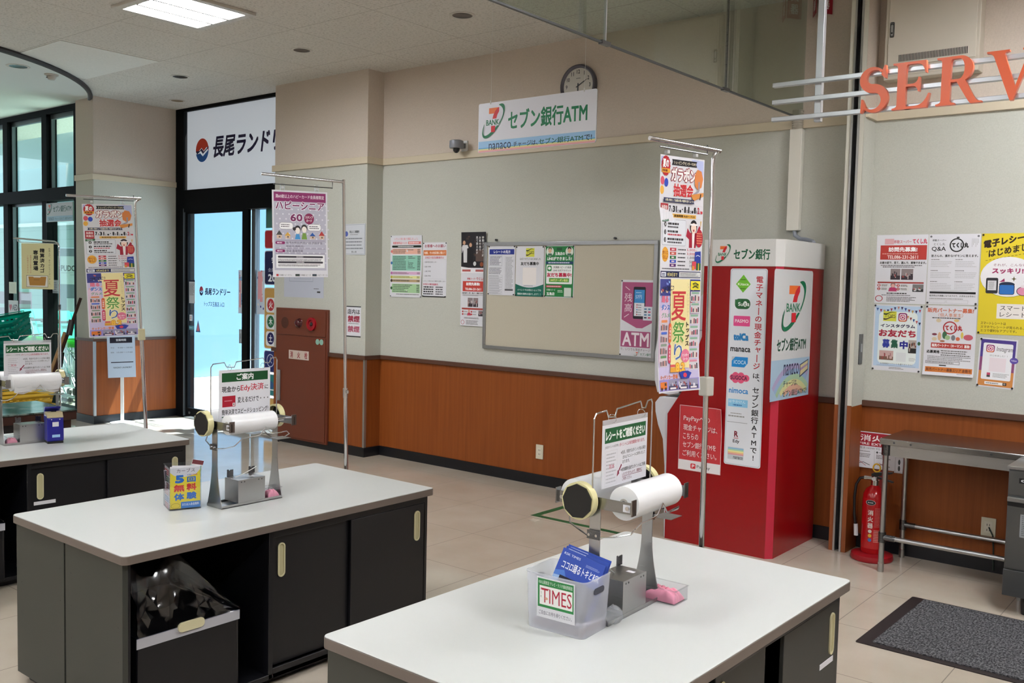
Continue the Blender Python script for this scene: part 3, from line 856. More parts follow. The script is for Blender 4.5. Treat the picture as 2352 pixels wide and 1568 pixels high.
# ------------------------------------------------------------------ posters on the service wall (right)
YR = 5.93
def f_tokushi(s):
    s.rect(16, 9, 34, 22, '#d8a8ae'); s.text('移動スーパー', 34, 12, 68, 20, '#c04a5a', .02); s.text('てくし丸', 70, 9, 98, 21, '#c8405a', .05)
    s.rect(8, 24, 98, 57, '#b83a34'); s.text('訪問先募集!', 24, 28, 80, 39, '#fff', .04); s.greek(12, 42, 92, 45, 1, '#d89a90', .8); s.text('TEL086-231-2611', 22, 47, 82, 55, '#fbeae6', .025)
    s.text('お家の前で、見て、選んで、買物できます。', 8, 61, 98, 67, '#1c1c1c', .04); s.greek(10, 69, 94, 71.4, 1, '#333', .7); s.greek(14, 72.6, 88, 75, 1, '#333', .7)
    snapshot(s, 30, 78, 49, 103, 11); snapshot(s, 51, 78, 74, 103, 12)
    s.rect(5, 108, 95, 111.5, '#a03a34')
    for i, (x, y) in enumerate(((8, 116), (8, 124), (46, 116), (46, 124))):
        s.rect(x + 4, y - 2.5, x + 22, y + 3.5, '#dcdcdc'); s.ell(x, y + .4, 3.2, 3.4, '#b03a3a'); s.text(str(i + 1), x - 1.2, y - 1.6, x + 1.2, y + 2.2, '#fff', .02); s.greek(x + 5, y - 2, x + 19, y + 3, 2, '#333', .5)
    s.poly([(27, 130), (29, 122), (36, 119), (42, 122), (44, 130)], '#b83a6a'); s.ell(36, 115.5, 5, 5.5, '#8a6a68'); s.ell(36, 117, 3.6, 4.2, '#e0a9a0')
    snapshot(s, 74, 113, 95, 130, 13, '#2a2a2c', '#777', '#c8c8c8')
    s.greek(24, 133, 70, 136, 1, '#222', .8); s.greek(14, 137.5, 82, 140, 1, '#444', .6)
    s.oring(9, 147, 7.6, 7.2, 1.6, '#b03a44'); s.greek(24, 142, 82, 154, 4, '#555', .5)
on_wall(-1.919, -1.619, 1.532, 1.948, 'visit_request_poster', 'white poster with red telephone banner, upper left of the service wall posters', 'poster', f_tokushi, H0=158, y=YR)
def f_qa(s):
    for p in ((4, 5), (96, 5)): s.ell(p[0], p[1], 2.2, 2.2, '#6a6a70')
    s.text('移動スーパー', 7, 11, 34, 15.5, '#222', .02); s.text('とくし丸', 10, 18.5, 32, 24.5, '#333', .01); s.text('Q&A', 6, 27, 34, 38, '#111', .02)
    s.oring(55, 24, 14, 15, 2.6, '#161616'); s.text('てくし丸', 45, 18, 78, 30, '#161616', .06); s.ell(57, 7.5, 3, 1.6, '#161616')
    for i in range(6): s.rect(84 + i * 2.4, 10, 84.6 + i * 2.4, 28 - i % 3 * 4, '#999')
    s.text('皆さんの、素朴な?ギモンに答えます。', 6, 44, 97, 50, '#1c1c1c', .03)
    for x in (6, 54):
        for j, y in enumerate((54, 78, 102)): s.greek(x, y, x + 18, y + 2.4, 1, '#666', .6); s.greek(x, y + 4, x + 42, y + 18, 4, '#bcbcc0', .4)
    s.greek(8, 121, 94, 123, 1, '#aaa', .5); s.rect(6, 125, 96, 129.5, '#17151a'); s.text('販売時は冷凍機になりますので、お求めはお早めに', 6, 132, 96, 136, '#2a2a2a', .02)
    s.greek(6, 139, 92, 142, 1, '#888', .5); s.frame(6, 143, 38, 150, .4, '#aaa'); s.frame(40, 143, 82, 150, .4, '#aaa')
on_wall(-1.615, -1.334, 1.535, 1.948, 'question_answer_poster', 'white black-print poster with round emblem, upper middle of the service wall posters', 'poster', f_qa, H0=153, y=YR, pins=(0, 1))
YEL = mat('yellow_poster', '#dfca28', .45)
def f_ereceipt(s):
    s.text('電子レシート', 4, 16, 92, 33, '#2b1c10', .05, slope=-.22); s.text('はじめました', 14, 36, 98, 52, '#2b1c10', .035, slope=-.22)
    for y in (40, 59):
        for i in range(14): s.line([(9 + i * 6.6, y - i * 1.45), (13 + i * 6.6, y - .9 - i * 1.45)], .9, '#4a3a10')
    s.ell(52, 95, 51, 43, '#b8a828'); s.ell(52, 93.6, 51, 43, '#ecebee')
    s.text('それが、こんなに', 24, 65, 83, 71, '#8a3a5a', .0); s.text('スッキリ!!', 22, 75, 82, 87, '#a02a60', .05)
    s.rr(12, 96, 34, 130, 3, '#2b2b30'); s.rect(15, 102, 31, 123, '#dadade'); s.greek(17, 104, 29, 121, 8, '#777', .4)
    s.ell(50, 110, 14, 5.5, '#1d2a44'); s.rr(36, 110, 64, 132, 4, '#2a6fbc', '#1d2a44', 1.2)
    s.poly([(36, 105), (45, 97), (46, 104)], '#9a2a60')
    s.ell(80, 124, 12.5, 10, '#1d1d22'); s.ell(80, 124, 11.3, 8.8, '#dd8fae'); s.ell(80, 114, 6, 3, '#e8dfe4')
    for (x, y) in ((62, 98), (84, 104)): s.poly([(x, y - 6), (x + 1.2, y - 1.2), (x + 5, y), (x + 1.2, y + 1.2), (x, y + 6), (x - 1.2, y + 1.2), (x - 5, y), (x - 1.2, y - 1.2)], '#5a5020')
    s.rect(34, 152, 92, 184, '#ece6e0'); s.text('スマート', 40, 156, 86, 166, '#222', .01); s.text('レシート', 40, 170, 86, 180, '#222', .01)
    for i, t in enumerate(('スマートレシートは', 'スマホでレシートが見られる、', 'エコで便利なアプリです。')): s.text(t, 6, 192 + i * 8, (52, 84, 72)[i], 198 + i * 8, '#4a3c14', .02)
on_wall(-1.328, -.930, 1.372, 1.948, 'yellow_receipt_poster', 'big yellow poster with white circle and purse drawings on the service wall', 'poster', f_ereceipt, H0=219, u=139, y=YR, paper=YEL, pins=(0, 2))
def f_friends(s):
    s.rect(3, 3, 97, s.H - 3, '#bcd3ea'); s.rr(11, 16, 90, s.H - 9, 10, '#e8f0ee')
    for i, c in enumerate(('#3a5a9a', '#9a2a44', '#c8a06a', '#2a2a6a', '#9a3a54', '#2a3a6a', '#c88a7a', '#3a2a5a', '#2a4a9a', '#8a2a34', '#caa05a', '#22225a', '#a83a4a')):
        x = 5 + i * 7.2; y = 8 + 4 * sin(i * .75) ; s.poly([(x, y), (x + 5, y), (x + 2.5, y + 7)], c)
    for i, c in enumerate(('#c88a5a', '#8a2a34', '#2a5a9a', '#c05a5a', '#22224a')):
        x = 68 + i * 6; y = 24 + i * 3.4; s.poly([(x, y), (x + 5, y), (x + 2.5, y + 7)], c)
    logo_tops(s, 20, 15, 47, 37); logo_camera(s, 51, 18, 69, 37)
    s.text('インスタグラム', 15, 43, 86, 51, '#22244a', .05); s.text('お友だち', 12, 55, 88, 72, '#a8243c', .05)
    s.text('募', 20, 77, 36, 97, '#2a3a9a', .06); s.text('集', 38, 77, 53, 97, '#1d5a44', .06); s.text('中', 56, 79, 73, 98, '#22228a', .06)
    snapshot(s, 74, 77, 90, 106, 21, '#22201f', '#b5aaa2', '#7a4a3a'); s.ell(95, 84, 3, 4, '#2a5a3a')
    snapshot(s, 15, 103, 44, 124, 22, '#7a5a4a', '#c9a8a4', '#a06a70'); s.rect(50, 106, 70, 126, '#dfe4e6')
    s.greek(76, 116, 90, 124, 3, '#aaa', .4); s.text('お得情報やイベントを盛りだくさん！', 18, 130, 84, 134, '#555', .0); s.rect(10, 136, 90, 136.6, '#888'); s.greek(36, 139, 68, 144, 2, '#777', .5)
on_wall(-1.917, -1.63, 1.12, 1.525, 'friends_wanted_poster', 'pale blue bordered poster with bunting flags, lower left of the service wall posters', 'poster', f_friends, H0=148, y=YR, pins=(0, 1, 2, 3))
def f_partner(s):
    s.text('販売パートナー募集!', 4, 5, 94, 15, '#cf6238', .03); s.text('（個人事業主）', 26, 16, 74, 24, '#d07a4e', .0); s.greek(14, 25, 86, 28, 1, '#444', .7)
    s.oring(50, 47, 14, 14, 2.6, '#b03034'); s.text('てくし丸', 40, 41, 74, 53, '#b03034', .06)
    r = random.Random(4)
    for i, (x, y, c, a, b) in enumerate(((20, 62, '#7a3a4a', 5, 2.5), (30, 66, '#d8b08a', 3.4, 9), (40, 63, '#3a6a4a', 4.5, 8), (46, 68, '#9fbf8a', 5, 5), (57, 68, '#777a80', 4, 6), (66, 70, '#cf6a4a', 4, 4), (74, 62, '#d8c05a', 2.6, 7), (86, 66, '#c05a6a', 9, 6), (20, 72, '#d8c8a8', 5, 4), (27, 32, '#d8c8a8', 5, 4), (62, 31, '#d8b87a', 5, 3), (36, 76, '#a86a4a', 5, 2))): s.ell(x, y, a, b, c)
    s.rect(14, 80, 92, 91, '#b84038'); s.text('販売パートナー（キーマン）募集!', 16, 82, 90, 89, '#fff', .03)
    s.text('応募資格', 6, 96, 32, 103, '#222', .04)
    for i in range(3): s.greek(34, 95 + i * 4.6, 98, 98.4 + i * 4.6, 1, '#666', .6)
    s.greek(8, 108, 96, 118, 3, '#777', .45); s.frame(5, 119, 72, 125, .8, '#555'); s.greek(7, 120.4, 66, 123.6, 1, '#777', .6); s.rect(32, 127, 46, 129.4, '#222')
    s.rect(5, 132, 97, 143, '#c8722c'); s.text('販売パートナー募集エリア 倉敷市', 7, 134, 95, 141, '#5a2a14', .02); s.greek(68, 144, 96, 146, 1, '#777')
on_wall(-1.615, -1.333, 1.115, 1.528, 'partner_wanted_poster', 'white poster with vegetables and an orange bottom band, lower middle of the service wall', 'poster', f_partner, H0=150, y=YR, pins=(0, 1, 2, 3), bend=lambda x, z: -.001 - .012 * max(0, (.12 - z) / .12) ** 2)
def f_insta(s):
    s.poly([(4, 4), (96, 4), (96, 60), (4, 60)], '#4a3a8a'); s.poly([(4, 55), (96, 55), (96, 95), (4, 95)], '#8a4a78'); s.poly([(4, 95), (96, 95), (96, s.H - 4), (4, s.H - 4)], '#d08a4a')
    s.rr(11, 14, 89, 120, 4, '#eeeef2'); logo_camera(s, 19, 19, 41, 41); s.text('Instagram', 46, 23, 88, 40, '#3a3a3e', .0, .12)
    s.text('はじめました！！', 30, 47, 76, 52, '#777', .0); s.rect(30, 56, 74, 96, '#ece0e6')
    s.ell(94, 60, 11, 9, '#5a4aa0'); s.text('Follow', 87, 57, 101, 62, '#d8d4ec', .02); s.rect(26, 100, 35, 113, '#c04a6a'); s.rect(26, 107, 35, 113, '#444'); s.greek(42, 100, 86, 113, 4, '#888', .4)
    s.rect(22, 126, 80, 134, '#f2f2f2'); s.greek(25, 128, 64, 132, 1, '#666', .6); s.rect(70, 126, 80, 134, '#2a1d1d'); s.oring(74.6, 129.6, 2.2, 2.2, .7, '#eee')
on_wall(-1.319, -1.121, 1.066, 1.349, 'photo_account_poster', 'small poster with purple to orange border below the yellow poster', 'poster', f_insta, u=100, y=YR, pins=(0, 1, 2), roll=radians(2))

# ------------------------------------------------------------------ pillar: hose cabinet, certificates, no smoking notice
hc = thing('fire_hose_cabinet', 'reddish brown indoor fire hose cabinet set in the pillar', 'fire cabinet', (-7.218, YP, .05))
MB().box(-.386, .386, -.028, .0, .0, 1.268, BROWNCAB).build('cabinet_body', hc, bevel=.004)
MB().box(-.365, .365, -.036, -.028, .02, 1.0, BROWNCAB).build('door', hc, bevel=.002)
hp = hc.children[1]
MB().box(-.365, .365, -.036, -.028, 1.012, 1.25, BROWNCAB).build('lamp_panel', hc, bevel=.002)
MB().cyl((-.322, -.036, .36), (-.322, -.036, .66), .018, ALU, 10).box(-.334, -.295, -.05, -.036, .36, .66, ALU).build('door_pull', hp, bevel=.003)
MB().lathe([(0, .048), (.02, .045), (.036, .03), (.042, .004), (.046, 0)], mat('dark_red_lens', '#4a0a14', .15), (-.015, -.036, 1.13), 24, 'Y').build('indicator_lamp', hc)
lp = MB().ring((.175, -.036, 1.128), (0, -1, 0), .04, .062, .02, mat('red_ring', '#9c1220', .25)).build('alarm_button', hc)
MB().cyl((.175, -.036, 1.128), (.175, -.046, 1.128), .041, mat('clear_red_cover', '#8a2028', .1), 24).cyl((.175, -.046, 1.128), (.175, -.052, 1.128), .018, DARKSTEEL, 16).build('push_plate', lp)
MB().cyl((-.235, -.034, 1.125), (-.235, -.0375, 1.125), .055, mat('speaker_mesh', '#4b2517', .8), 24).build('buzzer_grille', hc)
s = Sheet(.30, .085, 100, mat('plaque', '#cdbdb2', .4), t=.002); 
for i, q in enumerate('消火栓'): s.text(q, 7 + i * 36, 3.5, 21 + i * 36, 25, '#8f1f2c', .03)
s.build('plaque', hp, (-.02, -.036, .78), 0)
for i, x in enumerate((.255, .312)):
    MB().cyl((x, -.036, .964), (x, -.0375, .964), .027, mat('pale_teal_sticker', '#8cb8a8', .5), 24).build('sticker', hp)
def f_eco(s):
    s.frame(2, 2, 98, s.H - 2, 1.2, '#9aa0aa'); s.ell(15, 30, 8, 8, '#4a5aa8'); s.text('岡山エコ事業所', 30, 20, 74, 28, '#33363c', .03); s.greek(32, 31, 72, 34, 1, '#666')
    for i in range(4): s.greek(6, 42 + i * 10, 92, 47 + i * 10, 1, '#777b82', .7, .1)
    s.text('岡 山 県', 40, 82, 62, 88, '#444', .02)
on_wall(-6.655, -6.358, 1.829, 2.108, 'eco_certificate', 'pale framed certificate at the pillar edge behind the pole', 'certificate', f_eco, y=YP, t=.004, paper=mat('certificate', '#c9ccd2', .4))
def f_map(s):
    s.frame(14, 4, 74, 48, .7, '#8d92a2'); s.frame(20, 8, 60, 26, .6, '#9aa0b0'); s.frame(26, 28, 68, 44, .6, '#9aa0b0'); s.line([(40, 26), (44, 32), (42, 44)], .6, '#9aa0b0')
    s.greek(76, 58, 92, 60, 1, '#444'); s.rect(84, 63, 92, 65.5, '#222')
on_wall(-7.517, -6.925, 1.424, 1.86, 'floor_plan_sheet', 'pale floor plan sheet partly behind the purple poster, above the hose cabinet', 'sheet', f_map, y=YP, paper=mat('plan_paper', '#b9bdcb', .5))
def f_smoke(s):
    s.rect(0, 0, 100, 5, '#26262a'); s.rect(0, s.H - 5, 100, s.H, '#26262a'); s.text('店内は', 7, 14, 93, 38, '#1d1d22', .03)
    s.text('禁煙', 9, 44, 92, 75, '#a02a44', .05); s.greek(14, 79, 88, 84, 1, '#888', .7); s.text('禁煙', 9, 92, 92, 122, '#b05a70', .05); 
on_wall(-6.6, -6.405, 1.084, 1.365, 'no_smoking_notice', 'white hanging notice with black and red characters at the right of the pillar', 'notice', f_smoke, y=YP)

# ================================================================== packing counters
ZT = .66
def counter(label, cx, cy, w, l, rot, right_door=(.28, .725), left_door=(-.115, .30), name_tag=None):
    t = thing('packing_counter', label, 'counter', (cx, cy, 0), rot, None)
    hw, hl = w / 2, l / 2
    MB().prism(rrect(-hw, -hl, hw, hl, .02, 4), ZT - .003, ZT, LAM, 'Z').prism(rrect(-hw - .001, -hl - .001, hw + .001, hl + .001, .02, 4), ZT - .032, ZT - .003, EDGE, 'Z').build('counter_top', t, bevel=.0022)
    c = MB(); x0, x1, y0, y1 = -hw + .012, hw - .03, -hl + .012, hl - .012
    zb, zt = .035, ZT - .032
    c.box(x0, x1, y0 + .02, y1, zb, zb + .02, CABBLACK)                       # bottom
    c.box(x0, x0 + .02, y0 + .02, y1, zb, zt, CABBLACK)                       # far side
    c.box(x0, x1, y1 - .02, y1, zb, zt, CABBLACK)                             # far end
    c.box(x0 + .02, x1, -.14, -.12, zb, zt, CABBLACK)                       # divider
    c.box(x1 - .01, x1, -.12, y1 - .02, zt - .035, zt, CABBLACK); c.box(x1 - .01, x1, -.12, y1 - .02, zb, zb + .04, CABBLACK)
    c.box(x1 - .03, x1, y1 - .02, y1, zb, zt, CABBLACK); c.box(x0, x1, y0 + .0195, y0 + .03, zb, zt, CABBLACK)
    c.box(x0 + .02, x1 - .04, -.12, y1 - .02, .32, .335, CABBLACK)
    c.box(x0 + .03, x1 - .05, y0 + .03, y1 - .04, 0, zb, BLACK)
    c.build('carcass', t, bevel=.002)
    xm = x0 + (x1 - x0) * .49
    for a, b in ((x0, xm - .006), (xm + .006, x1)):
        e = MB().box(a, b, y0, y0 + .02, zb, zt, PANELGREY)
        for q in (a + .04, b - .03):
            for z in (.28, .40, .52): e.cyl((q, y0 + .001, z), (q, y0 - .0006, z), .0025, BLK, 8)
        e.build('end_panel', t, bevel=.0015)
    MB().box(xm - .006, xm + .006, y0 + .008, y0 + .02, zb, zt, BLK).build('end_panel_gap', t)
    for (a, b), dx, side in ((left_door, -.034, 0), (right_door, -.016, 1)):
        d = MB().box(x1 + dx, x1 + dx + .014, a, b, zb + .042, zt - .037, CABBLACK if label.find('nearest') < 0 else mat('charcoal_door', '#2b2c2a', .5)).build('sliding_door', t, bevel=.002)
        yy = (b - .055 if side else a + .047); z0 = .428
        h = MB()
        pr = arc(yy, z0 + .118, .017, 0, 180, 10) + arc(yy, z0 + .015, .017, 180, 360, 10)
        pi_ = arc(yy, z0 + .118, .0115, 0, 180, 10) + arc(yy, z0 + .015, .0115, 180, 360, 10)
        xf = x1 + dx + .014
        n_ = len(pr); V = [(xf, p[0], p[1]) for p in pr] + [(xf + .005, p[0], p[1]) for p in pr] + [(xf + .005, p[0], p[1]) for p in pi_] + [(xf - .009 + .01, p[0], p[1]) for p in pi_]
        for k in range(3): h.add(V[k * n_:(k + 2) * n_], [(i, (i + 1) % n_, n_ + (i + 1) % n_, n_ + i) for i in range(n_)], CREAMP, False)
        h.add(V[3 * n_:], [tuple(range(n_))], mat('cream_plastic_inside', '#b3ad88', .5))
        h.build('door_handle', d)
    if name_tag:
        MB().box(x1 - (.002 if name_tag > 0 else .020), x1 - (.0008 if name_tag > 0 else .0188), name_tag - .055, name_tag + .055, .398, .416, PAPER).build('label_strip', t)
    return t, (x0, x1, y0, y1, zb, zt)
# far edge of the counters lies near y = 3.1; each is a little out of square, as in the photo
TC, dims = counter('middle white topped packing counter, the one with the flyer box', -3.36, 2.354, .84, 1.50, 0)
TL, _ = counter('farthest packing counter with white top, beside the left column', -5.3, 2.325, .84, 1.50, radians(-3.2), name_tag=-.045)
TR, _ = counter('nearest packing counter with white top and frosted magazine crate', -1.467, 2.328, .872, 1.478, radians(-.7), right_door=(.292, .718), left_door=(-.115, .205), name_tag=.63)

# waste bins with clear liners in the open bays
def waste_bin(parent_table, label):
    M = parent_table.matrix_basis.copy()
    t = thing('waste_bin', label, 'waste bin', tuple(parent_table.location + Vector((sin(-parent_table.rotation_euler.z) * -.47 * -1, -.47, .0))), parent_table.rotation_euler.z)
    # local: x towards the customer, y along the counter
    x0, x1, y0, y1 = -.10, .372, -.205, .205; h = .345; z0 = .057
    b = MB()
    b.box(x0, x1, y0, y1, z0, z0 + .01, CABBLACK)
    for a in ((x0, x0 + .008, y0, y1), (x1 - .008, x1, y0, y1), (x0, x1, y0, y0 + .008), (x0, x1, y1 - .008, y1)): b.box(a[0], a[1], a[2], a[3], z0, h, CABBLACK)
    b.build('bin_body', t, bevel=.003)
    MB().prism([(p[0], p[1]) for p in rrect(-.052, h - .018, .052, h + .016, .014)], x1 + .0035, x1 + .012, CREAMP, 'X').build('bin_handle', t)
    MB().box(x1 + .0005, x1 + .003, y0 - .003, y1 + .003, h - .036, h + .001, m_film('liner_fold', '#c3c4cb', .75, .3) if 'liner_fold' not in MATS else MATS['liner_fold']).build('liner_cuff', t)
    # liner pulled up to the counter's underside at two points
    r = random.Random(5)
    def sheet(P0, P1, tops, nx=18, nz=7, lean=(0, 0)):
        V = []; F = []
        for j in range(nz + 1):
            f = j / nz
            for i in range(nx + 1):
                u = i / nx; q = u * (len(tops) - 1); k = min(int(q), len(tops) - 2); hh = tops[k] + (tops[k + 1] - tops[k]) * (q - k)
                w = sin(pi * min(1, f * 1.1)) * .016
                V.append((P0[0] + (P1[0] - P0[0]) * u + lean[0] * f * f * hh * 3 + (r.random() - .5) * 2 * w, P0[1] + (P1[1] - P0[1]) * u + lean[1] * f * hh * 3 + (r.random() - .5) * w, h + hh * f))
        for j in range(nz):
            for i in range(nx):
                a = j * (nx + 1) + i; b = [a, a + 1, a + nx + 2, a + nx + 1]
                F += [(b[0], b[1], b[2]), (b[0], b[2], b[3])] if (i + j) % 2 else [(b[0], b[1], b[3]), (b[1], b[2], b[3])]
        return V, F
    L = MB(); e = .004
    L.add(*sheet((x1 + e, y0 - e), (x1 + e, y1 + e), [.262, .20, .19, .23, .265, .21, .155, .10, .05, .01], lean=(-.10, 0)), LINER)
    L.add(*sheet((x1 + e, y1 + e), (x0, y1 + e), [.01, .05, .10, .12, .10], 12, 5, lean=(0, -.25)), LINER)
    L.add(*sheet((x0, y1 + e), (x0, y0 - e), [.10, .16, .20, .22, .24], 12, 6, lean=(.2, 0)), LINER)
    L.add(*sheet((x0, y0 - e), (x1 + e, y0 - e), [.24, .22, .25, .23, .262], 12, 6), LINER)
    L.build('bin_liner', t)
    return t
waste_bin(TC, 'black waste bin with cream handle in the open bay of the middle counter')
waste_bin(TL, 'black waste bin with loose clear liner in the bay of the farthest counter')

# ------------------------------------------------------------------ bag roll stands
BRIGHT = m_steel('bright_strip_steel', '#97989a', .2)
def bag_stand(label, loc, rot, k):
    """stand of stainless strip: base tray, two flared uprights, brackets for two bag rolls, a tissue box and a wire sign frame"""
    t = thing('bag_roll_stand', label, 'bag stand', loc, rot)
    L, Wd = .30, .104
    MB().box(-Wd / 2, Wd / 2, -L / 2, L / 2, 0, .003, STEEL).box(-Wd / 2, -Wd / 2 + .002, -L / 2, L / 2, 0, .012, STEEL).box(Wd / 2 - .002, Wd / 2, -L / 2, L / 2, 0, .012, STEEL).build('base_tray', t)
    prof = []
    for i in range(13):
        z = .003 + .30 * i / 12; prof.append((.0175 + .0345 * (1 - min(1, (z / .185))) ** 1.7, z))
    pts = [(x, z) for x, z in prof] + [(.0165, .345), (-.0165, .345)] + [(-x, z) for x, z in reversed(prof)]
    for y in (-L / 2, L / 2 - .003):
        u = MB().prism(pts, y, y + .003, STEEL).build('upright', t)
    for sgn in (-1, 1):
        y = sgn * (L / 2 + .004); b = MB()
        b.box(-.125, .125, y - .0015, y + .0015, .325, .357, BRIGHT)
        for x in (-.125, .122): b.box(x, x + .003, y - sgn * .0015 - .012, y - sgn * .0015 + .012, .322, .366, BRIGHT)
        for x in (-.107, .107): b.cyl((x, y + sgn * .001, .341), (x, y + sgn * .007, .341), .006, CHROME, 10)
        b.box(-.040, .0, y + sgn * .002 - .003, y + sgn * .002 + .003, .331, .351, mat('brass_strip', '#8a7f4a', .35, .8))
        b.build('roll_bracket', t)
        MB().box(.092, .114, y + sgn * .0018 - .0005, y + sgn * .0018 + .0005, .330, .350, PAPER).build('price_sticker', t)
    for x in (-.078, .078 if k != 1 else .068):
        MB().cyl((x, -L / 2 - .004, .345), (x, L / 2 + .004, .345), .007, CHROME, 12).build('axle', t)
    # wire guards under the rolls
    for sg in (-1, 1):
        w = [(sg * .02, -L / 2 - .004, .245), (sg * .055, -.135, .248), (sg * .10, -.125, .262), (sg * .118, -.10, .292), (sg * .120, -.03, .296), (sg * .122, -.015, .300), (sg * .124, .01, .330), (sg * .124, .035, .302), (sg * .120, .06, .297), (sg * .118, .12, .300), (sg * .10, .148, .285), (sg * .055, .152, .262), (sg * .018, L / 2 + .003, .252)]
        MB().tube(w, .0024, CHROME, 6).build('guard_wire', t)
        MB().box(min(sg * .06, sg * .118), max(sg * .06, sg * .118), .075, .142, .268, .2695, STEEL).build('guard_plate', t)
    for yy in (-L / 2 - .006, L / 2 + .006): MB().box(-.02, .02, yy - .002, yy + .002, .238, .262, DARKSTEEL).cyl((-.012, yy, .25), (-.012, yy * 1.04, .25), .004, CHROME, 8).cyl((.012, yy, .25), (.012, yy * 1.04, .25), .004, CHROME, 8).build('guard_clamp', t)
    # dispenser box between the uprights
    bx = MB()
    bx.box(-.045, .050, -.07, .062, .012, .107, STEEL)
    for y in (-.062, .045):
        bx.prism([(y, .107), (y + .03, .107), (y + .03, .136), (y + .016, .136), (y + .012, .130), (y + .006, .138), (y, .138)], -.043, -.040, DARKSTEEL, 'X')
    for y in (-.055, -.04, .03, .045): bx.cyl((.050, y, .098), (.0508, y, .098), .003, DARKSTEEL, 8)
    bx.box(.005, .030, .018, .035, .107, .1076, PAPER)
    dbox = bx.build('dispenser_box', t, bevel=.0015)
    if k != 0:
        MB().tube([(-.01, -.045, .108), (.0, -.02, .116), (.005, .02, .132), (.0, .055, .142)] if k == 1 else [(-.01, -.02, .108), (-.01, -.05, .128), (.0, -.075, .150)], .0016, WHITE, 6).build('tissue_tip', dbox)
    # wire sign frame
    pth = [(0, -L / 2 - .012, .33), (0, -L / 2 - .018, .40), (0, -L / 2 - .018, .575), (0, -L / 2 - .008, .588), (0, -L / 2 + .045, .592), (0, -L / 2 + .056, .573), (0, -L / 2 + .092, .570), (0, -L / 2 + .102, .592), (0, L / 2 - .065, .602), (0, L / 2 - .055, .582), (0, L / 2 - .035, .580), (0, L / 2 - .022, .600), (0, L / 2 + .0, .602), (0, L / 2 + .006, .592), (0, L / 2 + .006, .33)]
    MB().tube(pth, .0023, CHROME, 8).build('sign_frame', t)
    return t
STANDS = []
for (lab, loc, rot, k) in (('stainless bag roll stand on the middle counter, behind the flyer box', (-3.322, 2.354, ZT), 0, 1),
                           ('stainless bag roll stand on the nearest counter, behind the magazine crate', (-1.437, 2.311, ZT), radians(1.5), 2),
                           ('stainless bag roll stand on the farthest counter, beside the blue machine', (-5.352, 2.373, ZT), radians(-4.), 0)):
    STANDS.append((bag_stand(lab, loc, rot, k), loc, rot))
def at(st, x, y, z=0):
    (o, loc, rot) = st
    return (loc[0] + x * cos(rot) - y * sin(rot), loc[1] + x * sin(rot) + y * cos(rot), loc[2] + z)
def plastic_roll(st, x, r, y0, y1, label, tail=False):
    L = y1 - y0
    t = thing('plastic_bag_roll', label, 'bag roll', at(st, x, (y0 + y1) / 2, .345), st[2], None)
    m = MB()
    prof = [(.012, -L / 2), (r * .6, -L / 2), (r, -L / 2 + .002), (r * 1.01, -L / 4), (r * .985, -L / 8), (r, 0), (r * .99, L / 5), (r, L / 2 - .002), (r * .6, L / 2), (.012, L / 2)]
    m.lathe([(a, -h) for a, h in prof], BAGFILM, (0, 0, 0), 32, 'Y')
    m.build('wound_film', t)
    MB().ring((0, -L / 2 - .002, 0), (0, 1, 0), .008, .0135, L + .004, mat('grey_core', '#b0aca4', .7), 20).build('core', t)
    if not tail: return t
    # loose tail hanging down the front
    V = []; n = 10; sg = 1 if x > 0 else -1
    for j in range(9):
        f = j / 8
        for i in range(n + 1):
            y = -L / 2 + .012 + (L - .024) * i / n
            V.append((sg * (r * cos(f * .8) - .006 * f + .004 * sin(i * 1.7 + f * 5) * f), y, -r * sin(f * .8) - f * f * (.018 + .012 * sin(i * .9))))
    MB().add(V, [(j * (n + 1) + i, j * (n + 1) + i + 1, (j + 1) * (n + 1) + i + 1, (j + 1) * (n + 1) + i) for j in range(8) for i in range(n)], BAGFILM, True).build('loose_tail', t)
    return t
def tape_wheel(st, y, label, sg, r=.052):
    t = thing('tape_roll', label, 'tape roll', at(st, -.034, y, .345), st[2])
    MB().ring((0, -.012, 0), (0, 1, 0), r - .007, r, .024, mat('cream_tape', '#d9d2a0', .25, 0, .5), 40).build('tape', t)
    n = 9; dd = -.016 if sg < 0 else .013
    pts = [((r - .004) * cos(2 * pi * i / n + .25), (r - .004) * sin(2 * pi * i / n + .25)) for i in range(n)]
    if sg < 0 or True:
        MB().prism(pts, dd, dd + .005, BLK).ring((0, -.011, 0), (0, 1, 0), .010, .022, .022, BLK, 24).build('tape_hub', t)
    return t
NM = ('middle', 'nearest', 'farthest')
for st, nm in zip(STANDS, NM):
    rr = {'middle': (.046, .040), 'nearest': (.048, .047), 'farthest': (.05, .046)}[nm]
    plastic_roll(st, -.078, rr[0], -.138, .115 if nm != 'nearest' else .10, 'white bag roll on the door side of the stand on the %s counter' % nm)
    plastic_roll(st, .078 if nm != 'middle' else .068, rr[1], -.138 if nm == 'middle' else -.128, .085 if nm == 'middle' else .128, 'white bag roll on the front side of the stand on the %s counter' % nm, nm == 'farthest')
    tape_wheel(st, -.176, 'cream tape roll at the near end of the stand on the %s counter' % nm, -1)
    tape_wheel(st, .178, 'cream tape roll at the far end of the stand on the %s counter' % nm, 1, .05)

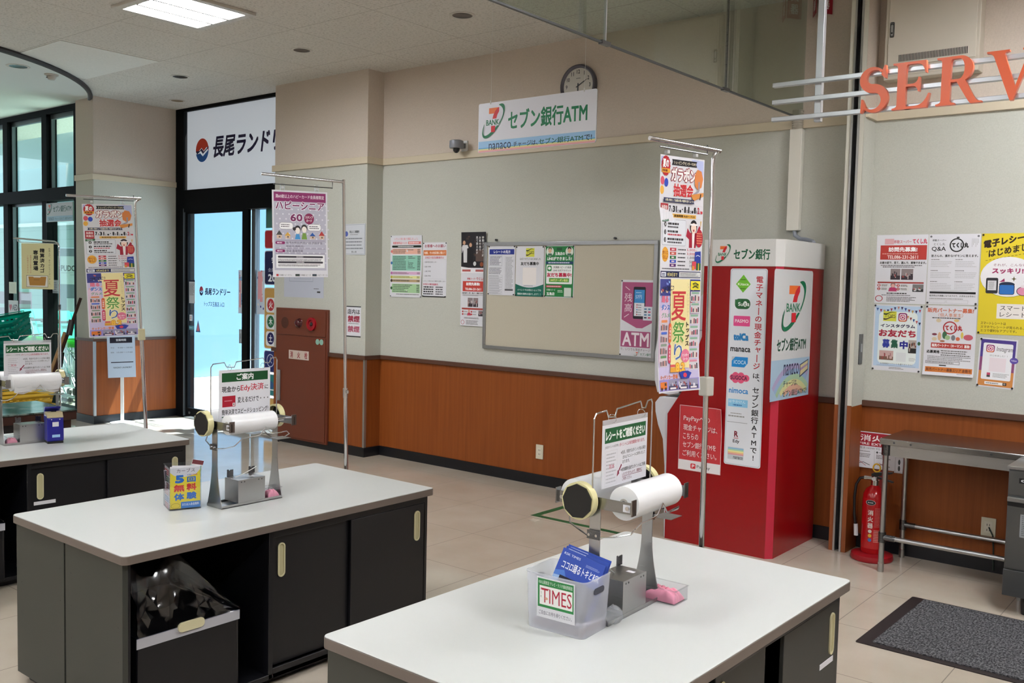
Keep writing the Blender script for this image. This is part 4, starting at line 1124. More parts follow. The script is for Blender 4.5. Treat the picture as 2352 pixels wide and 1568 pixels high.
# hanging sign boards
def board(st, label, fn, w=.248, h=.178, z=.375, clear=True):
    t = thing('hanging_sign_board', label, 'sign board', at(st, .006, -.010, z), st[2] + radians(90), None)
    s = Sheet(w, h, 100, PAPER, t=.003); fn(s)
    s.build('board', t, (0, 0, 0), 0)
    if clear: MB().box(-w / 2, w / 2, -.003, 0, h, h + .014, m_film('clear_pocket', '#dfe2e6', .45, .1) if 'clear_pocket' not in MATS else MATS['clear_pocket']).build('pocket_top', t)
    for x in (-.075, .088):
        MB().tube([(x, -.0015 + .013 * cos(a), h + .002 + (.013 if clear else .006) + .012 * sin(a)) for a in [2 * pi * i / 18 for i in range(18)]], .0011, CHROME, 6, True).build('ring', t)
def f_rcpt(s):
    H = s.H
    s.rect(4, 4, 96, 21, '#1d5a34'); s.text('レシートをご確認ください', 6, 7, 94, 18.5, '#f4f8f4', .045)
    s.text('(失効ポイントの印字例)', 5, 24, 34, 27.6, '#333', .0); s.text('ポイントには有効期限があります。', 36, 23.5, 94, 28, '#b8405a', .02)
    s.frame(6, 30, 32, 70, .4, '#cfcfd2'); s.greek(8, 32, 30, 68, 9, '#b9babf', .35); s.text('見本', 14, 46, 26, 51, '#c0506a', .0)
    s.line([(42, 49), (35, 57)], 2.2, '#8a2a44'); s.poly([(37.5, 58.5), (32, 62), (33.4, 54.5)], '#8a2a44')
    s.text('※当月、失効するポイントがある場合', 40, 33, 97, 37.5, '#222', .015); s.text('左のようにレシートに印字いたして', 44, 39, 96, 43, '#222', .015); s.text('おります。', 44, 44.5, 60, 48.5, '#222', .015)
    s.text('※有効期限を過ぎたポイントはご利用', 40, 53, 97, 57.5, '#222', .015); s.text('いただけませんので、期間内に', 44, 59, 90, 63, '#7a2a44', .015); s.text('ご利用ください。', 44, 64.5, 66, 68.5, '#7a2a44', .015)
    s.rect(44, 63.4, 90, 63.9, '#7a2a44')
def f_edy(s):
    s.rect(5, 5, 95, 20, '#0d4a24'); s.text('ご案内', 33, 7, 66, 18, '#fff', .03)
    s.text('現金から', 5, 27, 40, 37, '#1c1c20', .025); s.text('Edy決済', 41, 25, 87, 38.5, '#c01d34', .02); s.text('に', 89, 29, 96, 36, '#1c1c20', .025)
    s.rect(6, 43, 31, 61, '#a3122c'); s.greek(10, 50, 27, 52, 1, '#d8a0aa'); s.rect(25.5, 55, 30, 60, '#f0e0e0'); s.text('1', 27, 56, 28.6, 59, '#333', .02)
    s.text('変えるだけで・・・', 35, 46, 96, 56, '#1c1c20', .02); s.text('簡単決済でスピードショッピング!', 5, 65, 96, 74, '#1c1c20', .02); s.rect(5, 76.5, 95, 78, '#0d4a24')
board(STANDS[0], 'payment notice board with green heading hung over the middle counter', f_edy, .25, .20, .362, False)
board(STANDS[1], 'receipt notice in a clear pocket hung from the stand on the nearest counter', f_rcpt)
board(STANDS[2], 'receipt notice in a clear pocket hung from the stand on the farthest counter', f_rcpt)

# pink cloths in clear trays
def cloth_tray(loc, rot, nm, w=.105, l=.082, h=.045):
    t = thing('clear_tray', 'small clear plastic tray at the end of the stand on the %s counter' % nm, 'tray', loc, rot)
    m = MB(); w2, l2 = w / 2, l / 2
    m.box(-w2, w2, -l2, l2, 0, .002, ACRYL)
    for a in ((-w2, -w2 + .0018, -l2, l2), (w2 - .0018, w2, -l2, l2), (-w2, w2, -l2, -l2 + .0018), (-w2, w2, l2 - .0018, l2)): m.box(*a, .002, h, ACRYL)
    m.build('tray_body', t)
    m = MB(); m.box(-w2 - .003, w2 + .003, -l2 - .003, -l2, h - .002, h, ACRYL).box(-w2 - .003, w2 + .003, l2, l2 + .003, h - .002, h, ACRYL).box(w2, w2 + .003, -l2, l2, h - .002, h, ACRYL).box(-w2 - .003, -w2, -l2, l2, h - .002, h, ACRYL)
    m.build('rim', t)
    c = MB(); nx, ny = 30, 26; V = []
    rn = random.Random(int(abs(loc[0] * 1000))); ph = rn.random() * 6
    for j in range(ny + 1):
        for i in range(nx + 1):
            u = 2 * i / nx - 1; v = 2 * j / ny - 1
            dome = max(0, (1 - abs(u) ** 3.2) * (1 - abs(v) ** 3.2)) ** .5
            f = abs(sin(2.3 * u + 3.1 * v + ph + 1.2 * sin(3 * v))) * .5 + abs(sin(5.1 * u - 2.2 * v + ph * 2 + sin(4 * u))) * .3 + abs(sin(6 * u + 5 * v + 1.5 * sin(4 * v + ph))) * .2
            V.append((u * (w2 - .006), v * (l2 - .006), .003 + dome * (.026 + (.013 if w > .1 else .008) * (1 - f))))
    c.add(V, [(j * (nx + 1) + i, j * (nx + 1) + i + 1, (j + 1) * (nx + 1) + i + 1, (j + 1) * (nx + 1) + i) for j in range(ny) for i in range(nx)], mat('pink_cloth', '#ee9db4', .95, 0, .1), True)
    tag(c.build('cleaning_cloth', None, loc, (0, 0, rot)), 'crumpled pink cloth in the clear tray on the %s counter' % nm, 'cloth')
cloth_tray(at(STANDS[0], .02, .113, .004), 0, 'middle', .062, .070)
cloth_tray(at(STANDS[1], .055, .163), radians(1.5), 'nearest', .12, .08)
cloth_tray(at(STANDS[2], .02, -.105, .004), radians(-4), 'farthest', .062, .068)

# ------------------------------------------------------------------ flyer box on the middle counter
fb = thing('flyer_box', 'clear acrylic flyer box with a yellow and blue trial leaflet on the middle counter', 'flyer box', (-3.430, 2.125, ZT), radians(-20))
m = MB(); a = .062
m.box(-a, a, -a, a, 0, .003, ACRYL)
for q in ((-a, -a + .0025, -a, a), (a - .0025, a, -a, a), (-a, a, -a, -a + .0025)): m.box(*q, .003, .172, ACRYL)
m.box(-a, a, a - .0025, a, .003, .14, ACRYL)
m.build('box_shell', fb)
def f_curves(s):
    H = s.H
    s.poly([(0, 20), (14, 32), (50, 38), (86, 30), (100, 14), (100, H), (0, H)], '#ead63f')
    s.rect(36, H - 22, 100, H, '#3a7fd0'); s.rect(0, H - 22, 36, H, '#e6cf45'); s.oring(18, H - 10, 15, 9, 1, '#8a7a2a')
    s.text('カーブス', 22, 9, 82, 22, '#4a2a4a', .0)
    s.text('5', 17, 31, 46, 58, '#2f6fc4', .06); s.text('7月', 56, 29, 68, 35, '#2f6fc4', .02); s.text('まで30周', 70, 29, 90, 35, '#c8405a', .02); s.text('回', 56, 38, 85, 57, '#2f6fc4', .06)
    s.text('無', 12, 63, 48, 88, '#d0303c', .055); s.text('料', 54, 61, 88, 86, '#d0303c', .055)
    s.text('体', 13, 93, 47, 118, '#2f6fc4', .055); s.text('験', 54, 91, 88, 116, '#2f6fc4', .055)
    s.text('または入会金無料', 40, H - 18, 96, H - 8, '#eef4fa', .02)
s = Sheet(.118, .172, 100); f_curves(s)
s.build('front_leaflet', fb, (.0565, 0, .006), radians(90))
def f_side(s):
    for i, c in enumerate(('#c8434a', '#2a6a44', '#7a2a34', '#d8909a', '#6a8ac8', '#d87a8a')): s.rect(4, 8 + i * 24, 66, 28 + i * 24, c); s.greek(8, 12 + i * 24, 62, 24 + i * 24, 2, '#efe6e6', .5)
    for i in range(6): s.greek(72, 8 + i * 24, 94, 26 + i * 24, 3, '#666')
s = Sheet(.114, .16, 100); f_side(s)
s.build('side_leaflet', fb, (0, -.0565, .006), 0)
for i, (x, y, tx, ty, c, h, lb) in enumerate(((-.03, -.03, .05, -.10, '#d9d3dc', .148, 'grey folded leaflet at the near corner of the flyer box'), (-.01, .02, .12, .22, '#e9e4e2', .19, 'pale rolled leaflet standing tallest in the flyer box'), (.02, .032, -.06, .12, '#7fb0b8', .165, 'teal leaflet at the far side of the flyer box'), (-.038, .01, -.02, .0, '#e0dfe6', .155, 'white leaflet along the back of the flyer box'))):
    s = Sheet(.045 if i != 3 else .085, h, 100, ink(c), t=.003 if i != 3 else .001)
    if i == 1: s.rect(10, 60, 90, 200, '#b8604a'); s.rect(0, 0, 100, 40, '#7a3a40')
    elif i == 2: s.ell(50, 60, 40, 30, '#2a5a6a'); s.rect(0, 110, 100, 130, '#e8e0c8')
    elif i == 0: s.poly([(0, 0), (100, 30), (60, 120), (0, 100)], '#54505c')
    o = s.build('leaflet', None, tuple(Matrix.Translation(fb.location) @ Matrix.Rotation(radians(-20), 4, 'Z') @ Vector((x, y, .006))), (tx, ty, radians(-20 + (90 if i != 3 else 70))))
    tag(o, lb, 'leaflet')

# ------------------------------------------------------------------ magazine crate on the nearest counter
cr = thing('magazine_crate', 'frosted white plastic crate with a red TIMES label on the nearest counter', 'crate', (-1.470, 2.093, ZT), radians(3.5))
cw, cd, ch = .098, .073, .155
def rr_ring(x, y, r, n=5): return rrect(-x, -y, x, y, r, n)
m = MB(); P0 = rr_ring(cw * .93, cd * .92, .018); P1 = rr_ring(cw, cd, .02); n = len(P0)
m.add([(p[0], p[1], 0) for p in P0], [tuple(range(n))], CRATEFILM)
for (PA, za, PB, zb_) in ((P0, 0, P1, ch),):
    m.add([(p[0], p[1], za) for p in PA] + [(p[0], p[1], zb_) for p in PB], [(i, (i + 1) % n, n + (i + 1) % n, n + i) for i in range(n)], CRATEFILM, True)
sh = m.build('crate_shell', cr)
sol = sh.modifiers.new('wall', 'SOLIDIFY'); sol.thickness = .002
m = MB(); Pa = rr_ring(cw + .0015, cd + .0015, .021); Pb = rr_ring(cw - .002, cd - .002, .019)
m.add([(p[0], p[1], ch - .002) for p in Pa] + [(p[0], p[1], ch + .001) for p in Pa] + [(p[0], p[1], ch + .001) for p in Pb], [(k * n + i, k * n + (i + 1) % n, (k + 1) * n + (i + 1) % n, (k + 1) * n + i) for k in range(2) for i in range(n)], CRATEFILM, True)
m.build('rim', cr)
for sx in (-1, 1):
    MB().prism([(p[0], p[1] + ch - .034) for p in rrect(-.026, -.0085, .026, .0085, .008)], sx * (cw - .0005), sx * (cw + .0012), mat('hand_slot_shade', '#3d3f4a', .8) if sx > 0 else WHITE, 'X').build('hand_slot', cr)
def f_times(s):
    H = s.H
    s.rect(3, 3, 97, 68, '#2a7d42'); s.rect(8, 19, 94, 62, '#f2f2ef'); s.text('RSK山陽放送 テレビ・ラジオ番組情報誌', 6, 6.5, 94, 15, '#e4f0e4', .0)
    s.vtext('RSK', 9.5, 22, 15, 48, '#3a6a4a', .0); s.text('TIMES', 13, 24, 92, 57, '#a8203a', -.012); s.rect(12, 24, 34, 25.6, '#a8203a'); s.ell(26, 47, 4, 3, '#d8a88a')
    s.text('ご自由にお持ち帰りください。', 6, 75, 92, 85, '#2a2a4a', .0)
s = Sheet(.122, .112, 100); f_times(s)
s.build('crate_label', cr, (.006, -cd * .9386 - .0013, .036), (radians(2.3), 0, 0))
cr.children[-1]['label'] = 'TIMES label'
def f_mag(s):
    s.poly([(0, 50), (20, 44), (30, 60), (60, 80), (100, 70), (100, 120), (0, 120)], '#4a78c8'); s.poly([(0, 60), (14, 58), (22, 76), (0, 84)], '#9ab8e0')
    s.text('RSK TIMES', 6, 7, 44, 12, '#dfe6f6', .01); s.text('ココロ踊るトキとRSK', 10, 24, 98, 42, '#f0f3fb', .02); s.greek(60, 14, 96, 20, 3, '#b8c8ea', .3); s.rect(14, 56, 100, 140, '#17172a')
for i, (dx, dy, rx, ry, lb) in enumerate(((0, .0, -.30, .30, 'blue programme magazine leaning at the front of the frosted crate'), (.006, .012, -.27, .28, 'blue programme magazine second in the frosted crate'), (.01, .022, -.24, .26, 'blue programme magazine rearmost in the frosted crate'))):
    s = Sheet(.128, .182, 100, ink('#2a4aa8'), t=.003)
    if i == 0: f_mag(s)
    else: s.greek(6, 3, 60, 6, 1, '#c8d4f0')
    o = s.build('magazine', None, tuple(Matrix.Translation(cr.location) @ Matrix.Rotation(radians(3.5), 4, 'Z') @ Vector((-.006 + dx, -.030 + dy * 1.3, .026 + i * .002))), (rx, ry, radians(3.5 + 14)))
    tag(o, lb, 'magazine')
tag(MB().box(-.078, .078, -.052, .052, .0, .018, ink('#8f7b78')).box(-.076, .079, -.050, .053, .018, .021, ink('#b8b4bc')).build('magazine_pile', None, tuple(cr.location + Vector((0, .002, .003))), (0, 0, radians(3.5))), 'flat pile of papers on the bottom of the frosted crate', 'papers')
# crumpled clear bag by the stand
m = MB(); rn = random.Random(9); V = []
for j in range(9):
    for i in range(12):
        a = 2 * pi * i / 12; f = j / 8; rd = .024 * sin(pi * f) ** .7
        V.append((rd * cos(a) * (1 + .5 * rn.random()), 1.2 * rd * sin(a) * (1 + .5 * rn.random()), .001 + .055 * f * (.8 + .3 * rn.random())))
m.add(V, [(j * 12 + i, j * 12 + (i + 1) % 12, (j + 1) * 12 + (i + 1) % 12, (j + 1) * 12 + i) for j in range(8) for i in range(12)], m_film('crumpled_film', '#cfd3d8', .28, .08), False)
tag(m.build('crumpled_plastic_bag', None, (-1.382, 2.185, ZT)), 'scrap of crumpled clear plastic beside the frosted crate', 'plastic bag')

# ------------------------------------------------------------------ blue machine on the farthest counter
bl = thing('charge_machine', 'blue countertop machine with beige top on the farthest counter', 'machine', (-5.258, 2.460, ZT), radians(-14))
BLUE = mat('royal_blue_plastic', '#1c1c86', .3); BGE = mat('beige_plastic', '#b7ac8b', .45)
MB().prism([(-.030, .012), (.05, .012), (.056, .02), (.05, .14), (.03, .155), (-.03, .155), (-.033, .14)], -.042, .042, BLUE).build('housing', bl, bevel=.006, seg=3)
MB().prism([(-.03, .1555), (.048, .141), (.05, .147), (.03, .172), (-.028, .172)], -.041, .041, BGE).build('top_cover', bl, bevel=.003)
MB().box(-.015, .012, -.012, .012, .172, .176, BLK).build('slot', bl)
MB().prism([(-.052, .12), (-.034, .12), (-.034, .172), (-.01, .19), (-.01, .198), (-.05, .195)], -.040, .040, BLUE).build('rear_guide', bl, bevel=.004)
MB().box(-.028, .05, -.040, .040, 0, .012, BLK).build('foot', bl)
MB().box(.0525, .0545, -.016, .016, .095, .12, PAPER).build('white_tag', bl); MB().box(.0545, .0565, -.018, .022, .035, .05, ink('#9cc4ea')).build('blue_tag', bl)
for y in (-.02, .022): MB().cyl((.049, y, .135), (.054, y, .134), .003, CHROME, 8).build('screw', bl)

# ------------------------------------------------------------------ poster poles behind the counters
def pole_stand(name, label, loc, phi, tilt, arm, top, col_z, colr, hook_z=.03, big=True):
    """phi: direction of the arm in plan; tilt: lean of the pole within that plane"""
    t = thing(name, label, 'poster stand', loc, (0, tilt, phi + pi))
    A = -1     # arm runs along local -x before the half turn above
    MB().lathe([(0, 0), (.068, 0), (.068, .006), (.03, .012), (.014, .02), (0, .02)], BLK, (0, 0, 0), 28).build('base_plate', t)
    MB().cyl((0, 0, .01), (0, 0, col_z), .0105, CHROME, 14).build('lower_tube', t)
    p = [(0, 0, col_z - .02), (0, 0, top - .035)] + [(.035 - .035 * cos(a), 0, top - .035 + .035 * sin(a)) for a in (.4, .8, 1.2, pi / 2)] + [(arm, 0, top + .012)] if big else [(0, 0, col_z - .02), (0, 0, top)]
    MB().tube(p, .0078, CHROME, 12).build('upper_tube', t)
    if not big:
        MB().cyl((0, 0, top - .012), (arm, 0, top + .005), .0072, CHROME, 12).build('arm', t)
    if colr == 'clamp':
        MB().cyl((0, 0, col_z - .045), (0, 0, col_z + .003), .0125, CHROME, 14).cyl((0, 0, col_z - .012), (0, -.035, col_z - .012), .005, CHROME, 10).cyl((0, -.03, col_z - .02), (0, -.03, col_z - .004), .006, CHROME, 8).build('collar', t)
    else:
        MB().box(-.02, .02, -.02, .02, col_z - .035, col_z + .035, mat('grey_white_collar', '#b9b6ae', .5) if colr == 'grey' else CREAMP).build('collar', t, bevel=.004)
    return t
def hang_poster(st_loc, phi, tilt, x0, x1, z1, z0, name, label, fn, u=100, dy=-.006, bend=None, swing=0, H0=None, **kw):
    s = Sheet(x1 - x0, z1 - z0, u, **kw); fn(s)
    if H0: s.fit(H0)
    # local frame of the poster: x to the viewer's right, which is towards the pole
    R = Euler((0, -tilt, phi + pi + pi)).to_matrix().to_4x4() if False else Matrix.Rotation(phi + pi, 4, 'Z') @ Matrix.Rotation(tilt, 4, 'Y')
    M = Matrix.Translation(Vector(st_loc)) @ R
    t = thing(name, label, 'poster', tuple(M @ Vector(((x0 + x1) / 2, dy, z0))), (0, tilt + swing, phi + pi))
    s.build('sheet', t, (0, 0, 0), 0, bend)
    hw = (x1 - x0) / 2; h = z1 - z0
    return t, hw, h
def hanger(t, hw, h, reach):
    """thin rail and two clear clips on the poster's top edge"""
    MB().tube([(-hw + .01, .006, h + .028), (hw + reach, .006, h + .022), (hw + reach, .006, h + .055)], .0026, DARKSTEEL, 8).build('hanger_rail', t)
    for x in (-hw * .62, hw * .62):
        MB().box(x - .010, x + .010, -.003, .010, h - .012, h + .034, ACRYL).box(x - .006, x + .006, -.005, .012, h + .006, h + .018, mat('milky_clip', '#c6c8c8', .3)).build('clip', t, bevel=.002)

def f_senior(s):
    H = s.H
    s.rect(3, 3, 97, 138, '#b9b8c8')
    for j in range(13):
        for i in range(9): s.ell(8 + i * 11 + (j % 2) * 5.5, 24 + j * 8.4, 1.5, 1.5, '#dcdbe4', 10)
    s.rect(3, 3, 97, 19, '#8a2a66'); s.text('満60歳以上のハピーカード会員様限定', 6, 7, 94, 13.5, '#f2e4ee', .015)
    s.text('ハピーシニア', 6, 18.5, 94, 33, '#7a2a5e', .03, out='#f6f2f6', ow=.05); s.text('60', 32, 40, 54, 53, '#7a2a5e', .04, out='#f4f0f4', ow=.05); s.ell(66, 48, 9, 9.6, '#8a2455'); s.text('スタンプ', 59, 43, 73, 47.5, '#fff', .02); s.text('カード', 61, 49, 71, 53.5, '#fff', .02)
    for x0, x1, y in ((12, 37, 61), (63, 88, 63)): s.rr(x0, y - 6, x1, y + 6, 5, '#f6f6f8', '#77757c', .5); s.greek(x0 + 3, y - 3.5, x1 - 3, y + 3, 2, '#77757c', .5)
    for x, hair, shirt, y in ((45, '#2b272c', '#4a9ad8', 0), (57, '#3a3434', '#7aa04a', -2)):
        s.ell(x, 67 + y, 5.6, 7, hair); s.ell(x, 69 + y, 4.4, 5.4, '#f4ece6'); s.poly([(x - 5, 84), (x - 3, 75 + y), (x + 3, 75 + y), (x + 5, 84)], shirt)
    s.ell(39, 66, 3, 3, '#2b272c')
    for x, roof, y in ((12, '#4a4a4a', 0), (27, '#d8a84a', 2), (72, '#2a5aa8', 2), (89, '#b83a3a', 0)):
        s.rect(x - 4.4, 77 + y * .4, x + 4.4, 83, '#d8bfa8'); s.poly([(x - 5.6, 77 + y * .6), (x, 69 + y * 1.4), (x + 5.6, 77 + y * .6)], roof); s.rect(x - 1, 79, x + 2, 81.5, '#6a5a54')
    for y in (86, 100, 108.5): s.rect(5, y, 95, y + .6, '#7a6a84')
    s.rr(5, 88, 22, 93, 2.2, '#8a2a66'); s.greek(8, 89.4, 19, 91.6, 1, '#eed8e6', .9); s.text('毎週水曜日(毎月)15日 国民年金', 24, 88, 90, 92.6, '#4a3a54', .0); s.text('受給日(偶数月)', 24, 94.5, 56, 98.6, '#4a3a54', .0)
    s.rr(5, 102, 22, 107, 2.2, '#8a2a66'); s.greek(8, 103.4, 19, 105.6, 1, '#eed8e6', .9); s.text('全店 直営売場', 24, 102, 54, 106.6, '#4a3a54', .0)
    s.rect(6, 111, 94, 134, '#f4f4f6')
    for y in (113, 122.5): s.rr(9, y, 91, y + 3.4, 1.6, '#3a3640'); s.greek(42, y + 1, 58, y + 2.4, 1, '#ddd', .9); s.greek(9, y + 5, 90, y + 9, 2, '#55525a', .55, .2)
    for x, c, t in ((6, '#b83a3a', '天満屋ハピータウン'), (40, '#2b3a34', '天満屋ハピーズ'), (71, '#2b3a44', 'ハピーマート')): s.rect(x, H - 6.5, x + (4 if x < 10 else 8), H - 2.8, c); s.text(t, x + (5 if x < 10 else 9), H - 6.2, x + 28, H - 3.2, '#333', .01)
def f_lottery(s, d=0):
    """prize draw sheet (upper half of the long poster)"""
    s.rect(2, 2, 20, 12, '#a9b3e0'); s.poly([(70, 2), (98, 2), (98, 26), (90, 16)], '#b9c2ea')
    s.ell(13, 13.5, 11, 13.5, '#b01d28', 36, .08); s.text('夏の', 5.5, 5, 20, 16, '#fff', .04); s.rect(3, 17, 23, 22.5, '#e0a03a'); s.greek(5, 18, 21, 21.5, 1, '#7a3a14', .8)
    for x, y, c in ((6, 33, '#d4586c'), (15, 35, '#2a4ab8'), (5.5, 45, '#e8b04a')): s.ell(x, y, 4.6, 5.6, c)
    s.poly([(27, 4), (83, 4), (81, 7.5), (83, 11.5), (27, 11.5), (29, 7.5)], '#17171f'); s.text('ショッピングセンターTOPS', 31, 5.6, 80, 10.2, '#e8e0c8', .02)
    s.text('ガラポン', 26, 14, 81, 32, '#fbfaf8', .05, out='#8f1020', ow=.055); s.text('抽選会', 32, 35, 76, 52, '#c8303a', .04, out='#fbf6f2', ow=.03)
    for i in range(6): s.poly([(84, 14), (93, 16), (97, 26), (94, 37), (86, 41), (79, 36), (78, 22)], '#d8844a') if i == 0 else None
    s.line([(88, 30), (88, 42), (76, 48)], 3, '#9a98a8'); s.poly([(70, 48), (98, 44), (98, 49), (76, 56)], '#d8904a'); s.line([(92, 46), (90, 54)], 2, '#23212a')
    for i in range(22): s.rect(5 + s.rnd.random() * 88, 38 + s.rnd.random() * 16, 5.8 + s.rnd.random() * 2 + 88 * 0, 39, '#8aa0d0') if False else None
    s.poly([(8, 54.5), (78, 54.5), (76, 57), (78, 60), (8, 60), (10, 57)], '#1d2454'); s.text('お買い物をして抽選お買い物券を当てよう!', 12, 55.4, 75, 59, '#f4f0d8', .03)
    s.frame(3, 62, 97, 80, .5, '#d0d0d4'); s.rect(3, 62, 21, 80, '#a8202c'); s.text('抽選会', 5, 64, 19, 69.5, '#f6dede', .03); s.text('実施日', 5, 71, 19, 76.5, '#f6dede', .03)
    for t, x0, x1, y, c, b in (('7', 23, 27, 64, '#17171f', .05), ('月', 27.6, 30.5, 68, '#17171f', .02), ('31', 31.5, 41, 64, '#17171f', .05), ('土', 42, 45, 68, '#17171f', .02), ('・', 52, 54, 67, '#17171f', .02), ('8', 57, 61, 64, '#17171f', .05), ('月', 61.6, 64.5, 68, '#17171f', .02), ('1', 66, 68.6, 64, '#17171f', .05), ('土', 69.5, 72.5, 68, '#17171f', .02), ('8', 79, 83, 64, '#17171f', .05), ('月', 83.6, 86, 68, '#17171f', .02), ('2', 87, 91, 64, '#c02a3a', .03), ('日', 92, 94.4, 68.5, '#c02a3a', .02)):
        s.text(t, x0, y, x1, 72.5 if t != '・' else 69, c, b)
    for x, c in ((48.5, '#17171f'), (75.5, '#17171f'), (96.4, '#c02a3a')): s.ell(x, 70.6, 1.9, 2, c)
    s.rr(31, 74.4, 84, 79.4, 1, '#e8b455'); s.text('実施時間 9:00〜19:00', 35, 75.3, 81, 78.6, '#3a2a14', .03)
    s.rr(4, 82, 62, 116, 2, '#dfe3ea', '#9aa0ac', .5); s.poly([(3, 81), (22, 80), (22, 84.5), (3, 86)], '#1d5a3a'); s.greek(6, 82, 19, 84, 1, '#e0f0e4', .8)
    for i in range(3):
        y = 89 + i * 10; s.ell(12, y, 3, 3.2, '#1d1d24'); s.text(str(i + 1), 11.2, y - 1.7, 12.9, y + 1.7, '#fff', .03); s.greek(19, y - 3, 58, y + .4, 1, '#2a2a30', .8, .4); s.greek(19, y + 1.4, 58, y + 4.4, 1, '#c04a5a' if i == 1 else '#55555c', .7, .4)
    # smiling figure in a red festival coat
    s.poly([(66, 92), (72, 98), (86, 98), (92, 88), (95, 91), (88, 106), (85, 118), (70, 118), (70, 107), (63, 103)], '#a3203a'); s.poly([(76, 98), (82, 98), (81, 118), (77, 118)], '#f2eaea')
    s.ell(79, 90, 8, 9, '#1d1a20'); s.ell(79, 92, 6, 7, '#f4d8c8'); s.rect(71, 86, 87, 88.4, '#f4f0f0'); s.ell(79, 95, 1.6, 1.6, '#b03a44'); s.poly([(94, 82), (97, 82), (95, 92)], '#d8b06a')
    s.ell(92, 105, 8, 12, '#b01d38'); s.greek(86, 97, 98, 113, 5, '#e88a6a', .5, .1)
    s.ell(14, 128, 9.5, 10, '#e6a83a', 36, .06); s.text('空くじ', 7, 123, 21, 128, '#a04a14', .03); s.text('なし!', 8, 129, 20, 134, '#a04a14', .03)
    for i, (c, v, vc) in enumerate((('#c0394a', '5,000', '#c83a52'), ('#c8584a', '3,000', '#c83a52'), ('#1d6a3a', '1,000', '#33333a'), ('#2a4ab8', '500', '#33333a'), ('#5a2a6a', '100', '#33333a'))):
        y = 119 + i * 5.2; s.rect(27, y, 42, y + 4, c); s.greek(31, y + 1, 38, y + 3, 1, '#f4e0e0', .9); s.greek(46, y + 1, 64, y + 3, 1, '#33333a', .8, .1); s.text(v, (66, 66, 68, 72, 73)[i], y + .3, 84, y + 3.9, vc, .0); s.text('円分', 84.6, y + 1.6, 89, y + 3.8, vc, .0)
    s.greek(6, 145.4, 76, 147.4, 1, '#55555c', .7); s.poly([(84, 123), (97, 122), (98, 138), (83, 138)], '#2a3f9a'); s.line([(86, 129), (90, 127.5), (95, 129)], 1, '#dfe6f6'); s.rect(78, 136, 87, 146, '#cf4a5a'); s.rr(87, 138, 98, 147.5, 1, '#2a5a3a'); s.rect(91.5, 138, 93.5, 147.5, '#e0c04a'); s.rect(78, 142, 83, 147.5, '#d88a3a')
    s.rect(2, 149.5, 98, 158, '#1d2450'); s.rr(4, 151, 18, 156.8, 1, '#e8ecf6'); s.greek(6, 152, 16, 156, 2, '#2a3560', .6, .1); s.text('9月30日まで', 21, 151.6, 46, 156.6, '#f0e49a', .02); s.rect(50, 150.6, 97, 157, '#dfe0e0'); s.greek(52, 151.4, 95, 156.4, 3, '#77777c', .5, .2)
